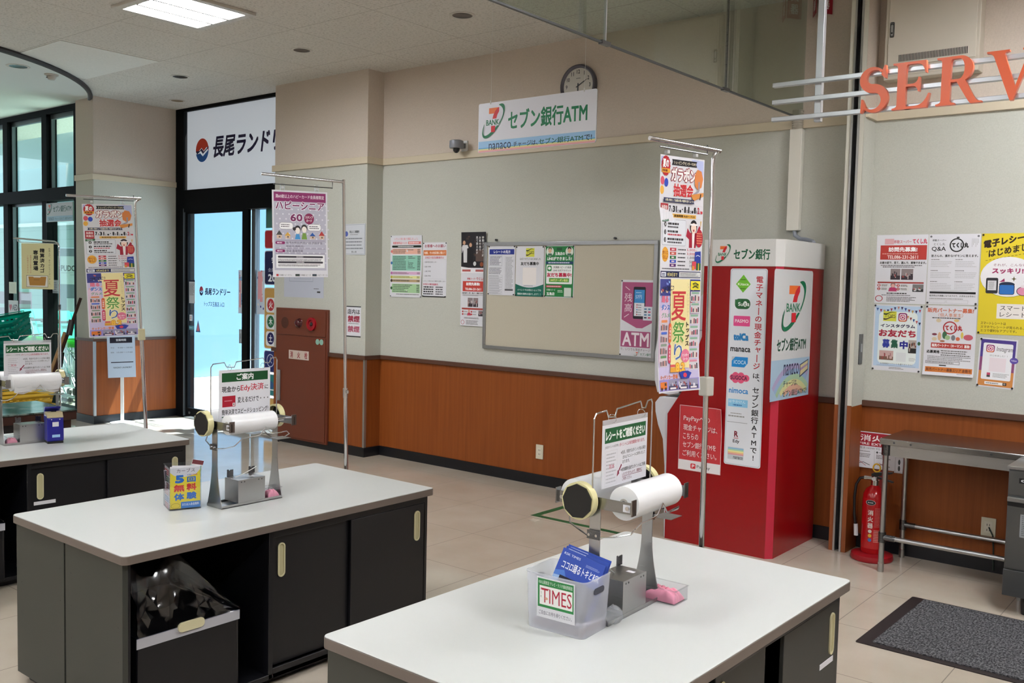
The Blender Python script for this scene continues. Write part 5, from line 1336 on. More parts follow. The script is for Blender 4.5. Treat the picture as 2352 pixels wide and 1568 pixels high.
def f_festival(s, y0):
    """summer festival sheet (lower half)"""
    Y = lambda v: y0 + v
    s.rect(2, Y(2), 98, Y(134), '#c9bfe0'); s.rect(2, Y(2), 98, Y(24), '#3a3f8a')
    for i in range(40):
        a = s.rnd.random(); x = 4 + a * 88; y = Y(3 + s.rnd.random() * 34); w = 2 + s.rnd.random() * 6
        s.poly([(x, y), (x + w, y + 1.5), (x + w * .8, y + 4), (x + .5, y + 3)], ('#e8b4b0', '#7a8ad0', '#f0d8c0', '#c86a6a', '#8ab0e0')[i % 5])
    s.poly([(30, Y(2)), (74, Y(2)), (76, Y(120)), (34, Y(120))], '#efe2a8'); s.poly([(2, Y(40)), (26, Y(36)), (30, Y(110)), (2, Y(112))], '#e2c8dc')
    s.text('ご当地ご当地二つ', 7, Y(12), 38, Y(20), '#24264a', .03, slope=-.1); s.text('踊る', 7, Y(24), 26, Y(33), '#e0708a', .05); s.text('ダンス', 7, Y(35), 30, Y(43), '#4a7ac8', .05); s.text('グルメ', 8, Y(46), 30, Y(53), '#7aa88a', .04)
    s.text('夏', 33, Y(18), 66, Y(57), '#c83a44', .016, out='#f4e0a0', ow=.04); s.text('祭', 37, Y(58), 64, Y(86), '#5a9a4a', .016, out='#f2f0b0', ow=.04); s.text('り', 42, Y(88), 60, Y(109), '#4a6aa8', .016, out='#f4f4e4', ow=.04)
    s.vtext('ショッピングセンター', 67, Y(6), 73, Y(52), '#c8b890', .0); s.vtext('トップス', 66, Y(58), 75, Y(92), '#1d1a1d', .05)
    s.rect(76, Y(4), 97, Y(16), '#e8dc3a'); s.line([(80, Y(8)), (86, Y(6.5)), (93, Y(9))], 1.4, '#2a3a2a'); s.line([(80, Y(13)), (86, Y(11)), (93, Y(13.5))], 1.4, '#2a3a2a'); s.text('TOPS', 81, Y(8.6), 93, Y(11.4), '#2b2b2b', .02)
    for i in range(7):
        y = Y(18 + i * 15.2); s.rect(76, y, 97, y + 14, '#d8d4da'); s.rr(78, y + .6, 95, y + 3.4, 1, '#8ab09a' if i < 6 else '#d88aa0'); 
        for j in range(5): s.rect(77.5 + j * 3.8, y + 5 + s.rnd.random() * 3, 80 + j * 3.8, y + 12.5, ('#2b2530', '#c85a70', '#4a4450', '#e8d0c0', '#8a3a44')[(i + j) % 5])
    for i in range(4):
        y = Y(56 + i * 15.6); s.rect(5, y, 26, y + 14.4, '#d0c4cc'); s.rr(8, y - .4, 24, y + 3, 1, ('#e08a5a', '#4a6ac8', '#8a9a8a', '#6a9a6a')[i])
        for j in range(5): s.rect(6.5 + j * 3.8, y + 5 + s.rnd.random() * 3, 9 + j * 3.8, y + 13, ('#3a2a30', '#c87a6a', '#5a4a50', '#a06a70')[(i * 2 + j) % 4])
    s.rr(28, Y(60), 34.5, Y(86), 3, '#dc6a3a'); s.vtext('入場無料', 29.4, Y(64), 33, Y(82), '#fff', .02); s.rr(28, Y(88), 34.5, Y(113), 3, '#cf3f60'); s.vtext('雨天決行', 29.4, Y(92), 33, Y(110), '#fff', .02)
    s.ell(67, Y(104), 9.5, 9, '#e07a98'); s.text('センター', 60, Y(101), 74, Y(105), '#fff', .03); s.text('コート', 62, Y(106.4), 72, Y(110), '#fff', .03)
    s.text('8.2', 45, Y(113), 66, Y(125), '#f2c04a', .05, out='#c8703a', ow=.05); s.rect(32, Y(119), 46, Y(125), '#e0a03a'); s.rect(33, Y(115), 44, Y(118.4), '#d85a5a')
    s.text('キッチンカー登場', 6, Y(128), 50, Y(134), '#d87a4a', .04); s.poly([(52, Y(126)), (60, Y(124)), (72, Y(124)), (80, Y(127)), (76, Y(131)), (74, Y(134)), (56, Y(134))], '#2a3fa0'); s.ell(65, Y(129.5), 4, 3, '#d8405a')
    s.rect(2, Y(134), 98, Y(149), '#9a8fd0')
    s.rr(5, Y(137), 24, Y(146), 1.6, '#dc7a34'); s.rect(17, Y(138.4), 22, Y(142), '#5a3a2a'); s.ell(9, Y(146), 2, 2.2, '#2a2020'); s.ell(20, Y(146), 2, 2.2, '#2a2020')
    for i in range(3): snapshot(s, 28 + i * 23, Y(135), 49 + i * 23, Y(148), 30 + i, '#4a4a6a', '#9a98b0', '#e4e0e8'); s.rect(31 + i * 23, Y(145), 45 + i * 23, Y(147.4), '#efe8ea')
def f_long(s):
    f_lottery(s); f_festival(s, 158)

phiC, phiL, phiR = radians(70), radians(70), radians(75)
def placed(pb, phi, tilt):
    return pb
# middle counter: purple senior poster
pC = (-3.592, 3.160, 0); tiltC = radians(-1.2)
pole_stand('poster_pole', 'chrome pole with a side arm behind the middle counter', pC, phiC + pi, -tiltC * -1, -.41, 2.095, 1.055, 'clamp', big=False)
t, hw, h = hang_poster(pC, phiC + pi, tiltC, -.362, -.088, 2.028, 1.614, 'senior_poster', 'purple senior card poster hanging from the pole behind the middle counter', f_senior, H0=150)
hanger(t, hw, h, .03)
pL = (-5.37, 3.135, 0); tiltL = radians(-1.9)
pole_stand('poster_pole', 'bent chrome pole with a beige collar behind the farthest counter', (pL[0] - .022 * cos(phiL), pL[1] - .022 * sin(phiL), 0), phiL + pi, radians(-2.5), -.38, 2.065, 1.24, 'cream')
t, hw, h = hang_poster(pL, phiL + pi, tiltL, -.330, -.049, 2.028, 1.236, 'festival_poster', 'long prize draw and festival poster hanging in front of the left column', f_long, H0=309, swing=radians(-.8))
hanger(t, hw, h, .01)
pR = (-1.605, 3.145, 0); tiltR = radians(-.4)
pole_stand('poster_pole', 'bent chrome pole with a grey collar behind the nearest counter', pR, phiR + pi, tiltR, -.32, 2.098, 1.24, 'grey')
t, hw, h = hang_poster(pR, phiR + pi, tiltR, -.280, -.052, 2.058, 1.232, 'festival_poster', 'long prize draw and festival poster hanging beside the red cash machine', f_long, H0=309, bend=lambda x, z: -.018 * (max(0, -x) / .11) ** 2 * (1 if z < .6 else .4) - .012 * max(0, (.12 - z) / .12))
hanger(t, hw, h, .02)

# ================================================================== cash machine
am = thing('cash_machine', 'tall glossy red cash machine booth with white header against the back wall', 'cash machine', (0, 0, 0))
YA0, YA1 = 5.255, 5.915
XA1 = -2.238
m = MB()
m.prism([(-2.735, 1.735), (-2.735, 1.30), (-2.85, .965), (-2.957, .80), (-2.949, .0), (XA1 - .035, .0), (XA1 - .035, 1.735)], YA0, YA1 - .0, RED)
m.prism([(XA1 - .035, YA0 + .035), (XA1, YA0 + .035), (XA1, YA1), (XA1 - .035, YA1)], 0.0, 1.735, RED, 'Z')
m.build('booth', am)
MB().prism([(XA1 - .035, YA0 + .0), (XA1, YA0 + .035), (XA1 - .035, YA0 + .035)], .0, 1.735, LITRED, 'Z').build('lit_corner', am)
HDR = mat('header_white', '#dcdcda', .4)
MB().prism([(-2.735, YA0 - .004), (XA1 - .037, YA0 - .004), (XA1 + .004, YA0 + .037), (XA1 + .004, YA1), (-2.735, YA1)], 1.735, 1.895, HDR, 'Z').build('header', am, bevel=.002)
hd = am.children[-1]
WB = mat('cash_machine_body', '#cfcfd6', .35)
m = MB()
m.prism([(-2.735, 1.335), (-2.98, 1.335), (-3.06, 1.30), (-3.082, 1.18), (-3.076, 1.0), (-3.055, .925), (-2.97, .915), (-2.9, .93), (-2.735, 1.25)], YA0 + .03, YA1 - .03, WB)
m.prism([(-2.90, .905), (-3.03, .90), (-3.062, .86), (-3.058, .80), (-3.037, .72), (-2.998, .63), (-2.980, .46), (-2.968, .0), (-2.80, 0), (-2.80, .9)], YA0 + .02, YA1 - .02, WB)
m.build('console', am, bevel=.004)
MB().prism([(-3.0, 1.02), (-3.001, 1.25), (-2.96, 1.25), (-2.96, 1.02)], YA0 + .15, YA1 - .15, BLK).build('console_back', am)
MB().box(-3.087, -3.074, YA0 + .16, YA1 - .16, 1.03, 1.16, mat('screen_glass', '#1d2733', .08)).build('screen', am)
MB().prism([(-2.735, 1.335), (-2.98, 1.335), (-2.735, 1.60)], YA0 + .06, YA1 - .06, WB).build('hood', am, bevel=.004)
def f_hdr(s):
    logo_seven(s, 10, 2, 34, 30, '#dcdcda'); s.text('セブン銀行', 39, 9, 96, 25, '#0c5a3a', .035)
s = Sheet(.405, .13, 100, HDR, t=.001); f_hdr(s); s.build('header_lettering', hd, (-2.495, YA0 - .0045, 1.745), 0)
WPAN = mat('white_vinyl_panel', '#dcdfe6', .35)
def f_money(s):
    H = s.H
    s.poly(rrect(1.5, 1.5, 98.5, 460.5, 6), '#b9c0c8'); s.poly(rrect(3, 3, 97, 459, 5), '#dfe3ea')
    s.vtext('電子マネーの現金チャージ', 70, 16, 90, 234, '#b51d2c', .03); s.vtext('は、', 70, 240, 90, 270, '#1a1a1e', .03); s.vtext('セブン銀行ATMで!', 70, 272, 90, 448, '#1a1a1e', .03)
    s.poly([(36, 14), (56, 36), (36, 56), (16, 36)], '#6ab52a'); s.text('Kitaca', 21, 33, 51, 39, '#eaf6da', .03); s.greek(28, 24, 44, 27, 1, '#3a6a1a', .8); s.greek(28, 45, 44, 48, 1, '#3a6a1a', .8)
    s.rr(15, 70, 57, 94, 11, '#1d5a30'); s.rect(15, 72, 32, 84, '#2b6a3c'); s.text('Su', 24, 78, 37, 87, '#eef4ee', .03); s.ell(43, 82, 5.4, 6.6, '#f2f6f2'); s.text('ic', 40.6, 78, 45.4, 87, '#1d5a30', .03); s.text('a', 49, 80, 54.5, 87, '#eef4ee', .03)
    s.rr(13, 110, 58, 134, 2, '#dc4a8a'); s.text('PASMO', 17, 118, 54, 126, '#f8e4ee', .03)
    s.text('toICa', 14, 150, 56, 168, '#1a7ab8', .07)
    s.text('manaca', 7, 184, 62, 194, '#1c1c20', .03)
    s.poly([(12, 206), (56, 206), (56, 220), (47, 230), (12, 230)], '#1a86cf'); s.poly([(12, 206), (22, 206), (12, 216)], '#bfc6cc'); s.text('ICOCA', 18, 214, 52, 223, '#cfe8f8', .02)
    for x, y in ((17, 255), (31, 255), (46, 255), (24, 250), (39, 250), (24, 260), (39, 260), (53, 255)): s.ell(x, y, 9, 8, '#df5a80')
    s.text('SUGOCA', 11, 250, 56, 260, '#4a1d3a', .03)
    s.text('nimoca', 7, 279, 60, 292, '#2a86cc', .03)
    s.rect(6, 306, 60, 324, '#8ac8ea'); s.text('はやかけん', 8, 308, 54, 315, '#d8eefa', .02); s.greek(20, 318, 46, 321, 1, '#2a6ab0', .9)
    s.greek(14, 338, 44, 341, 1, '#999', .7, .1); s.greek(8, 344, 56, 348, 1, '#999', .8, .1); s.rect(5, 360, 61, 361, '#888c92')
    s.text('R', 26, 381, 37, 395, '#7a1d34', .04); s.rect(25, 397, 38, 398.4, '#c03a4a'); s.text('Edy', 23, 401, 41, 411, '#33333a', .03)
    s.rr(10, 420, 54, 449, 1.5, '#c2c8ce')
    for i, c in enumerate(('#d8a0a8', '#e8c090', '#ecec9a', '#a8d8a8', '#9ac0e0')): s.rect(10.5, 421 + i * 3.4, 53.5, 424.4 + i * 3.4, ('#8ab8d8', '#a8d0b0', '#e8e49a', '#e8bc8a', '#d898a0')[i])
    s.text('nanaco', 26, 441, 52, 447, '#33333a', .02)
s = Sheet(.236, 1.186, 100, WPAN, t=.001); f_money(s); s.fit(462)
s.build('charge_panel', am, (-2.439, YA0 - .0005, .535), 0, None, .014)
PAYR = mat('red_notice_paper', '#c0333a', .4)
def f_pay(s):
    H = s.H
    s.rect(0, H - 22, 100, H, '#e8e4e6'); s.frame(0, 0, 100, H, 1.2, '#e0b8b8')
    for i, (t, w) in enumerate((('PayPayへの', 62), ('現金チャージは、', 80), ('こちらの', 36), ('セブン銀行ATMを', 78), ('ご利用ください。', 80))): s.text(t, 10, 22 + i * 18.5, 10 + w, 35 + i * 18.5, '#f4e4e4', .015)
    s.rr(30, H - 16, 42, H - 5, 2, '#d0303c'); s.text('P', 33.5, H - 14, 39.5, H - 7, '#fff', .03); s.text('PayPay', 45, H - 14, 76, H - 6, '#33333a', .01)
o = on_wall(-2.868, -2.576, .459, .866, 'paypay_notice'.replace('paypay', 'payment'), 'red payment notice stuck on the side of the cash machine', 'notice', f_pay, y=YA0 + .0005, paper=PAYR, bend=lambda x, z: -.002 - .022 * max(0, (x - .10) / .05) * max(0, (z - .27) / .14))
WGREY = mat('white_vinyl_logo_panel', '#d3d4d6', .35)
def f_seven(s):
    H = s.H
    logo_seven(s, 21, 11, 82, 63, '#d3d4d6')
    s.text('セブン銀行ATM', 12, 70, 88, 84, '#0f4a36', .04)
    s.poly([(0, 92), (100, 92), (100, H), (0, H)], '#a9c4da')
    for i, c in enumerate(('#b0a6cc', '#9ab6d8', '#a8c8a8', '#d6d49a', '#dcae96', '#d8a0aa')):
        r0, r1 = 72 - i * 6, 66 - i * 6
        n = 22; A = [(58 + r0 * cos(radians(180 - 180 * k / n)), H + 30 - r0 * .92 * sin(radians(180 - 180 * k / n))) for k in range(n + 1)]; B = [(58 + r1 * cos(radians(180 - 180 * k / n)), H + 30 - r1 * .92 * sin(radians(180 - 180 * k / n))) for k in range(n + 1)]
        for k in range(n):
            q = [A[k], A[k + 1], B[k + 1], B[k]]
            if max(p[1] for p in q) < H - 1 and min(p[0] for p in q) > 1 and max(p[0] for p in q) < 99: s.poly(q, c)
    s.text('nanaco', 31, 97, 70, 109, '#1c2448', .0, 0); s.poly([(73, 99), (96, 94), (96, 106), (73, 113)], '#3a4a6a'); s.poly([(74.5, 100), (94.5, 95.5), (94.5, 104.6), (74.5, 111)], '#d8cc9a'); s.poly([(74.5, 103), (94.5, 98.5), (94.5, 100.5), (74.5, 106)], '#a890b8')
    s.text('チャージは、', 31, 114, 68, 121, '#22304a', .015); s.text('セブン銀行ATMで!', 30, 124, 95, 131, '#1d4a3a', .015)
s = Sheet(.578, .77, 100, WGREY, t=.001); f_seven(s)
s.build('logo_panel', am, (XA1 + .0005, 5.447, .95), radians(90), None, .02)

# hanging bank sign on two wires
hs = thing('hanging_bank_sign', 'white hanging bank sign with green lettering below the clock', 'sign', (-3.881, 5.0, 2.503))
def f_bank(s):
    H = s.H
    s.rect(.5, 26.4, 99.5, H - .4, '#9cc8ee'); 
    for i, c in enumerate(('#6aa8dc', '#e6e8a0', '#f0c8b0', '#eaa8b4')): s.rect(.5, H - 3.2 + i * .75, 99.5, H - 2.4 + i * .75, c)
    logo_seven(s, 4, 1.5, 24, 24.5, '#eef0fa'); s.text('セブン銀行ATM', 27, 7, 93, 20.5, '#0a7a50', .03)
    s.text('nanaco', 10, 28.3, 30, 32.6, '#1c2450', -.01); s.text('チャージは、', 32, 28.6, 53, 32.2, '#22284a', .02); s.text('セブン銀行ATM', 54, 28.2, 90, 32.2, '#0f5a48', .02); s.text('で!', 91, 28.6, 97, 32.2, '#22284a', .02)
s = Sheet(.986, .336, 100, mat('sign_board_white', '#e9ebf6', .3), t=.006); f_bank(s)
s.build('sign_plate', hs, (0, .003, 0), 0, None, .012)
for x in (-.385, .395):
    MB().cyl((x, 0, .336), (x, 0, ZC - 2.503), .0011, WHITE, 6).cyl((x, -.004, .325), (x, -.004, .35), .004, WHITE, 8).build('wire', hs)

# wall clock
ck = thing('wall_clock', 'round grey wall clock behind the hanging bank sign', 'clock', (-4.194, YW, 3.107))
MB().lathe([(.0, .0), (.160, 0), (.163, .02), (.158, .036), (.148, .042), (.140, .034), (.134, .022)], mat('clock_rim', '#64636e', .3, .4), (0, 0, 0), 48, 'Y').build('rim', ck)
s = Sheet(.27, .27, 100, t=.001); 
face = MB().cyl((0, -.018, 0), (0, -.022, 0), .136, mat('clock_face', '#c9c6be', .4), 48).build('face', ck)
dg = MB()
for i in range(1, 13):
    a = radians(90 - i * 30); st = str(i); v, f_, w, h, _y = glyphs(st, .02); hh = .030; ww = hh * min(1.1, w / h * .85)
    dg.add([((.107 * cos(a) - ww / 2 + q[0] * ww), -.0226, (.107 * sin(a) + hh / 2 - q[1] * hh)) for q in v], f_, BLK)
dg.build('numerals', ck)
for L, wd, a, nm in ((.098, .006, radians(90 - 62), 'minute_hand'), (.066, .009, radians(90 - 181), 'hour_hand')):
    q = [(-.02, -wd / 2), (L * .6, -wd * .6), (L, 0), (L * .6, wd * .6), (-.02, wd / 2)]
    MB().prism([(p[0] * cos(a) - p[1] * sin(a), p[0] * sin(a) + p[1] * cos(a)) for p in q], -.026, -.024, BLK).build(nm, ck)
MB().box(-.02, .02, -.0228, -.0222, .055, .059, ink('#555')).build('maker_mark', ck)

# dome camera
dc = thing('dome_camera', 'small grey dome security camera on the rail left of the hanging bank sign', 'camera', (-5.36, 5.85, 2.725))
MB().lathe([(0, .055), (.045, .055), (.058, .048), (.060, .0), (.056, -.012), (.0, -.012)], mat('camera_grey', '#8b8f98', .35, .3), (0, 0, 0), 28).build('housing', dc)
MB().lathe([(.0, -.052), (.014, -.048), (.026, -.034), (.030, -.012)], mat('dark_dome', '#121216', .06), (0, 0, 0), 24).build('dome', dc)
MB().box(-.02, .03, .03, .085, -.005, .035, mat('camera_grey', '')).box(-.018, .045, .082, .10, -.035, .06, WHITE).build('bracket', dc, bevel=.004)

# ceiling glass smoke curtain
gc = thing('smoke_curtain', 'clear glass smoke curtain hanging from the ceiling towards the back wall', 'glass curtain', (-2.43, 0, 2.70))
ys = (-1.0, 1.3, 3.635, 4.845, 5.94)
for i, (a, b) in enumerate(zip(ys, ys[1:])):
    MB().box(-.004, .004, a + .002, b - .002, 0, ZC - 2.70, GLASS_SMOKE).build('glass_pane', gc)
    MB().box(-.007, .007, a, b, -.006, .002, mat('smoke_curtain_edge', '#3b3f40', .4)).build('bottom_edge', gc)
for y in ys[1:-1]:
    MB().box(-.006, .006, y - .003, y + .003, 0, ZC - 2.70, ALU if y < 4 else DARKSTEEL).box(-.011, .011, y - .035, y + .035, -.010, .008, DARKSTEEL).build('joint_clip', gc)

# SERVICE sign on three rails
sv = thing('service_sign', 'orange raised capital letters on three steel rails hung from the ceiling', 'sign', (0, 4.4, 0))
RAIL = mat('rail_steel', '#c4c8ce', .3, .7)
zr = (2.588, 2.506, 2.424)
for z in zr: MB().box(-1.951, .55, -.014, .014, z - .0105, z + .0105, RAIL).build('rail', sv, bevel=.002)
for x in (-1.735, -.2): MB().box(x - .016, x + .016, .016, .046, 2.40, ZC, RAIL).build('hanger_post', sv, bevel=.002)
OR = mat('orange_letter', '#e2643a', .28, 0, .5)
def bez(pts, n=8):
    """closed outline: straight points or ('c', c1, c2, end) cubic pieces"""
    out = []
    for p in pts:
        if p[0] == 'c':
            a = Vector(out[-1]); b, c, d = (Vector(q) for q in p[1:])
            out += [tuple(a * (1 - t) ** 3 + b * 3 * t * (1 - t) ** 2 + c * 3 * t * t * (1 - t) + d * t ** 3) for t in [k / n for k in range(1, n + 1)]]
        else: out.append(p)
    return out
def serif_stem(x0, x1, z0=0., z1=1., sw=.10):
    return bez([(x0 - sw, z0), (x1 + sw, z0), (x1 + sw, z0 + .035), ('c', (x1 + .02, z0 + .05), (x1, z0 + .06), (x1, z0 + .12)), (x1, z1 - .12), ('c', (x1, z1 - .06), (x1 + .02, z1 - .05), (x1 + sw, z1 - .035)), (x1 + sw, z1), (x0 - sw, z1), (x0 - sw, z1 - .035), ('c', (x0 - .02, z1 - .05), (x0, z1 - .06), (x0, z1 - .12)), (x0, z0 + .12), ('c', (x0, z0 + .06), (x0 - .02, z0 + .05), (x0 - sw, z0 + .035))], 5)
def sspine():
    c = []; n = 40; L = []; R_ = []
    for i in range(n + 1):
        t = i / n
        if t < .5:
            a = radians(40 + 230 * (t / .5)); x = .31 + .225 * cos(a); z = .735 + .215 * sin(a)
        else:
            a = radians(90 - 232 * ((t - .5) / .5)); x = .31 + .245 * cos(a); z = .275 + .245 * sin(a)
        c.append((x, z))
    for i, (x, z) in enumerate(c):
        a = c[max(0, i - 1)]; b = c[min(n, i + 1)]; d = Vector((b[0] - a[0], b[1] - a[1])).normalized(); w = .028 + .068 * sin(pi * min(1, max(0, (i / n - .06) / .88))) ** 1.3
        L.append((x - d.y * w, z + d.x * w)); R_.append((x + d.y * w, z - d.x * w))
    return [L + R_[::-1], [(.47, .80), (.545, .72), (.575, .72), (.565, 1.0), (.535, 1.0), (.50, .93)], [(.055, .30), (.085, .30), (.16, .13), (.10, .05), (.07, .0), (.045, .0)]]
LET = {
 'S': (sspine(), .64),
 'E': ([serif_stem(.12, .30, 0, 1, .10), bez([(.28, 1), (.70, 1), (.72, .74), (.69, .74), ('c', (.66, .90), (.60, .945), (.48, .945)), (.28, .945)]), bez([(.28, .53), (.42, .53), ('c', (.50, .53), (.54, .57), (.55, .66)), (.585, .66), (.585, .36), (.55, .36), ('c', (.54, .44), (.50, .475), (.42, .475)), (.28, .475)]), bez([(.28, 0), (.74, 0), (.80, .30), (.765, .30), ('c', (.70, .12), (.62, .055), (.48, .055)), (.28, .055)])], .84),
 'R': ([serif_stem(.12, .30, 0, 1, .10), 'bowl', bez([(.40, .50), (.58, .50), ('c', (.66, .36), (.74, .18), (.80, .09)), ('c', (.84, .04), (.88, .035), (.92, .035)), (.92, 0), (.70, 0), ('c', (.62, .10), (.50, .34), (.40, .50))])], .94),
 'V': ([bez([(-.02, 1), (.40, 1), (.40, .965), ('c', (.32, .955), (.30, .94), (.33, .86)), (.53, .26), (.72, .86), ('c', (.745, .94), (.72, .955), (.64, .965)), (.64, 1), (.94, 1), (.94, .965), ('c', (.86, .95), (.83, .92), (.80, .84)), (.50, -.02), (.44, -.02), (.13, .84), ('c', (.10, .93), (.07, .955), (-.02, .965))])], .92),
 'I': ([serif_stem(.12, .30, 0, 1, .10)], .42),
 'C': (['cee'], .80),
}
def letter(ch, x, z, h, sv):
    m = MB(); D0, D1 = -.040, -.016
    shapes, adv = LET[ch]
    for k, sh in enumerate(shapes):
        o = k * .00025
        if sh == 'bowl':
            n = 22; A = [(.30 + .46 * sin(pi * i / n) ** .8 * (1 if True else 0), 1 - .53 * (i / n)) for i in range(n + 1)]
            A = [(.30 + .18, 1.0)] + [(.48 + .25 * sin(radians(q)), .735 + .265 * cos(radians(q))) for q in range(0, 181, 10)] + [(.30, .47)]
            A = [(.30, 1.0)] + A
            B = [(.30, .945), (.46, .945)] + [(.46 + .105 * sin(radians(q)), .735 + .21 * cos(radians(q))) for q in range(0, 181, 10)] + [(.30, .525)]
            for i in range(min(len(A), len(B)) - 1):
                m.prism([(x + p[0] * h, z + p[1] * h) for p in (A[i], A[i + 1], B[i + 1], B[i])], D0 - o, D1, OR)
        elif sh == 'cee':
            for i in range(26):
                def q(t, k2):
                    a = radians(38 + 284 * t); w = .03 + .085 * sin(pi * t) ** 1.2
                    return (.42 + (.40 - w * k2) * cos(a), .5 + (.52 - w * k2 * .7) * sin(a))
                m.prism([(x + p[0] * h, z + p[1] * h) for p in (q(i / 26, 0), q((i + 1) / 26, 0), q((i + 1) / 26, 2), q(i / 26, 2))], D0 - o, D1, OR)
        else:
            m.prism([(x + p[0] * h, z + p[1] * h) for p in sh], D0 - o, D1, OR)
    m.box(x + adv * h * .3, x + adv * h * .45, -.016, -.010, 2.43, 2.58, OR) if False else None
    o = m.build('letter', sv); o['label'] = 'orange letter ' + ch
    return x + adv * h
x = -1.522; hL = .205
for ch in 'SERVICE':
    x = letter(ch, x, 2.408, hL, sv) + .012

# red fire sign by the curtain, electric panel, cable duct
fs = thing('fire_equipment_sign', 'small red fire equipment sign folded in a vee high beside the shutter rail', 'sign', (-2.325, YW, 3.355))
for k, (xa, ya, rz) in enumerate(((-.033, -.055, radians(-58 + 0)), (.033, -.055, radians(58)))):
    s = Sheet(.105, .26, 100, mat('sign_red', '#a3142c', .35), t=.003)
    s.text('消', 22, 18, 78, 74, '#efe4e4', .03); s.text('火', 22, 90, 78, 146, '#efe4e4', .03); s.text('器', 22, 162, 78, 222, '#efe4e4', .03)
    s.build('sign_face', fs, (xa, ya, -.02), rz)
ep = thing('electric_panel', 'beige electric panel box with louvres high on the service wall', 'electric panel', (-1.632, 5.93, 2.862))
PB = mat('panel_beige', '#cbc4b6', .5)
MB().box(-.262, .262, -.10, 0, 0, .56, PB).build('panel_box', ep, bevel=.004)
dr = MB().box(-.240, .245, -.108, -.10, .075, .545, mat('panel_door_beige', '#d0c9bc', .5)).build('door', ep, bevel=.002)
v = MB()
for i in range(46): v.box(-.175 + i * .0083, -.175 + i * .0083 + .0042, -.1088, -.1075, .098, .138, BLK)
v.build('louvre', dr)
MB().prism(rrect(-.232, .245, -.207, .335, .008), -.111, -.108, DARKSTEEL).prism(rrect(-.226, .255, -.213, .32, .006), -.114, -.111, ALU).cyl((-.2195, -.114, .27), (-.2195, -.117, .27), .005, BLK, 10).build('latch', dr)
MB().box(-.24, .245, -.103, -.10, .02, .055, PB).build('lower_cover', ep, bevel=.002)
cd = thing('cable_duct', 'cream vertical cable duct on the back wall above the cash machine', 'cable duct', (-2.452, YW, 1.985))
MB().box(-.042, .040, -.05, 0, 0, .65, mat('duct_cream', '#e0ddd2', .5)).build('duct', cd, bevel=.003)
mm = MB()
for i in range(16): mm.ring((0, -.028, .65 + i * .0075), (0, 0, 1), .015, .036 if i % 2 else .032, .0075, mat('duct_hose', '#a8a294', .6), 20)
mm.build('corrugated_hose', cd)
MB().tube([(.008, -.03, 0), (.012, -.03, -.03), (.05, -.03, -.055), (.10, -.05, -.06), (.16, -.10, -.075), (.19, -.16, -.088)], .013, mat('grey_cable', '#8f95a0', .5), 10).build('cable', cd)
# wall outlets and a switch plate
def outlet(name, label, x, z, y, w=.072, h=.115, cord=False):
    t = thing(name, label, 'outlet', (x, y, z))
    MB().box(-w / 2, w / 2, -.007, 0, 0, h, mat('outlet_ivory', '#d6cfb8', .4)).build('cover_plate', t, bevel=.002)
    f = MB(); f.box(-w * .27, w * .27, -.0085, -.007, h * .2, h * .8, mat('outlet_insert', '#dcd6c4', .4))
    for zz in (h * .34, h * .62):
        for xx in (-.008, .005): f.box(xx, xx + .003, -.0092, -.0084, zz - .006, zz + .006, BLK)
    f.build('socket', t)
    if cord: MB().tube([(.004, -.012, h * .5), (.012, -.02, h * .4), (.028, -.022, h * .12), (.035, -.02, -.06), (.04, -.02, -.19)], .004, mat('dark_green_cord', '#24302a', .5), 8).build('cord', t)
outlet('wall_outlet', 'ivory wall outlet low on the orange wainscot of the back wall', -4.489, .21, YW)
outlet('wall_outlet', 'ivory wall outlet with a dark cord behind the work table', -1.212, .205, 5.93, .078, .108, True)
t = thing('switch_plate', 'narrow steel switch plate on the side of the shutter guide', 'switch', (XG1 + .0, 5.84, 1.155))
MB().box(0, .006, -.032, .032, 0, .185, DARKSTEEL).build('plate', t, bevel=.0015)
MB().box(.006, .009, -.012, .012, .075, .125, mat('switch_grey', '#9a9ea2', .4)).build('rocker', t)

# green tape mark on the floor in front of the cash machine
tp = mat('green_tape', '#1d5a30', .5)
tag(MB().box(-3.93, -3.88, 5.12, 5.93, .0002, .0012, tp).box(-3.88, -2.97, 5.12, 5.165, .0002, .0012, tp).build('floor_tape'), 'green tape rectangle on the floor in front of the cash machine', 'floor tape')
tag(MB().box(-3.86, -3.80, 5.0, 5.06, .0002, .0008, mat('faint_tape', '#bdb3a4', .4)).build('tape_scrap'), 'faint pale square of tape on the floor by the green tape', 'tape')

# ------------------------------------------------------------------ right: work table, fridge, extinguisher, mat
wt = thing('work_table', 'stainless steel pipe leg work table under the service wall', 'work table', (0, 0, 0))
zt_ = .772; TX0, TX1, TY0, TY1 = -1.70, -.93, 5.455, 5.91
MB().box(TX0, TX1, TY0, TY1, zt_ - .035, zt_, m_steel('worktop_steel', '#9b9b9b', .22, (1, 60, 60))).build('table_top', wt, bevel=.004)
MB().box(TX0 + .03, TX1 - .03, TY0 + .03, TY0 + .034, zt_ - .10, zt_ - .035, STEEL).build('apron', wt)
MB().box(TX0 + .03, TX1 - .03, TY1 - .034, TY1 - .03, zt_ - .10, zt_ - .035, STEEL).build('apron', wt)
for x in (-1.672, -.955):
    for y in (5.488, 5.878):
        MB().cyl((x, y, .055), (x, y, zt_ - .035), .0155, STEEL, 16).cyl((x, y, .0), (x, y, .055), .0165, STEEL, 16).cyl((x, y, .05), (x, y, .054), .018, CHROME, 16).cyl((x, y, .645 + .03), (x, y, zt_ - .035), .024, DARKSTEEL, 16).build('leg', wt)
    MB().cyl((x, 5.488, .17), (x, 5.488, .23), .0205, DARKSTEEL, 14).cyl((x, 5.878, .17), (x, 5.878, .23), .0205, DARKSTEEL, 14).build('pipe_joint', wt)
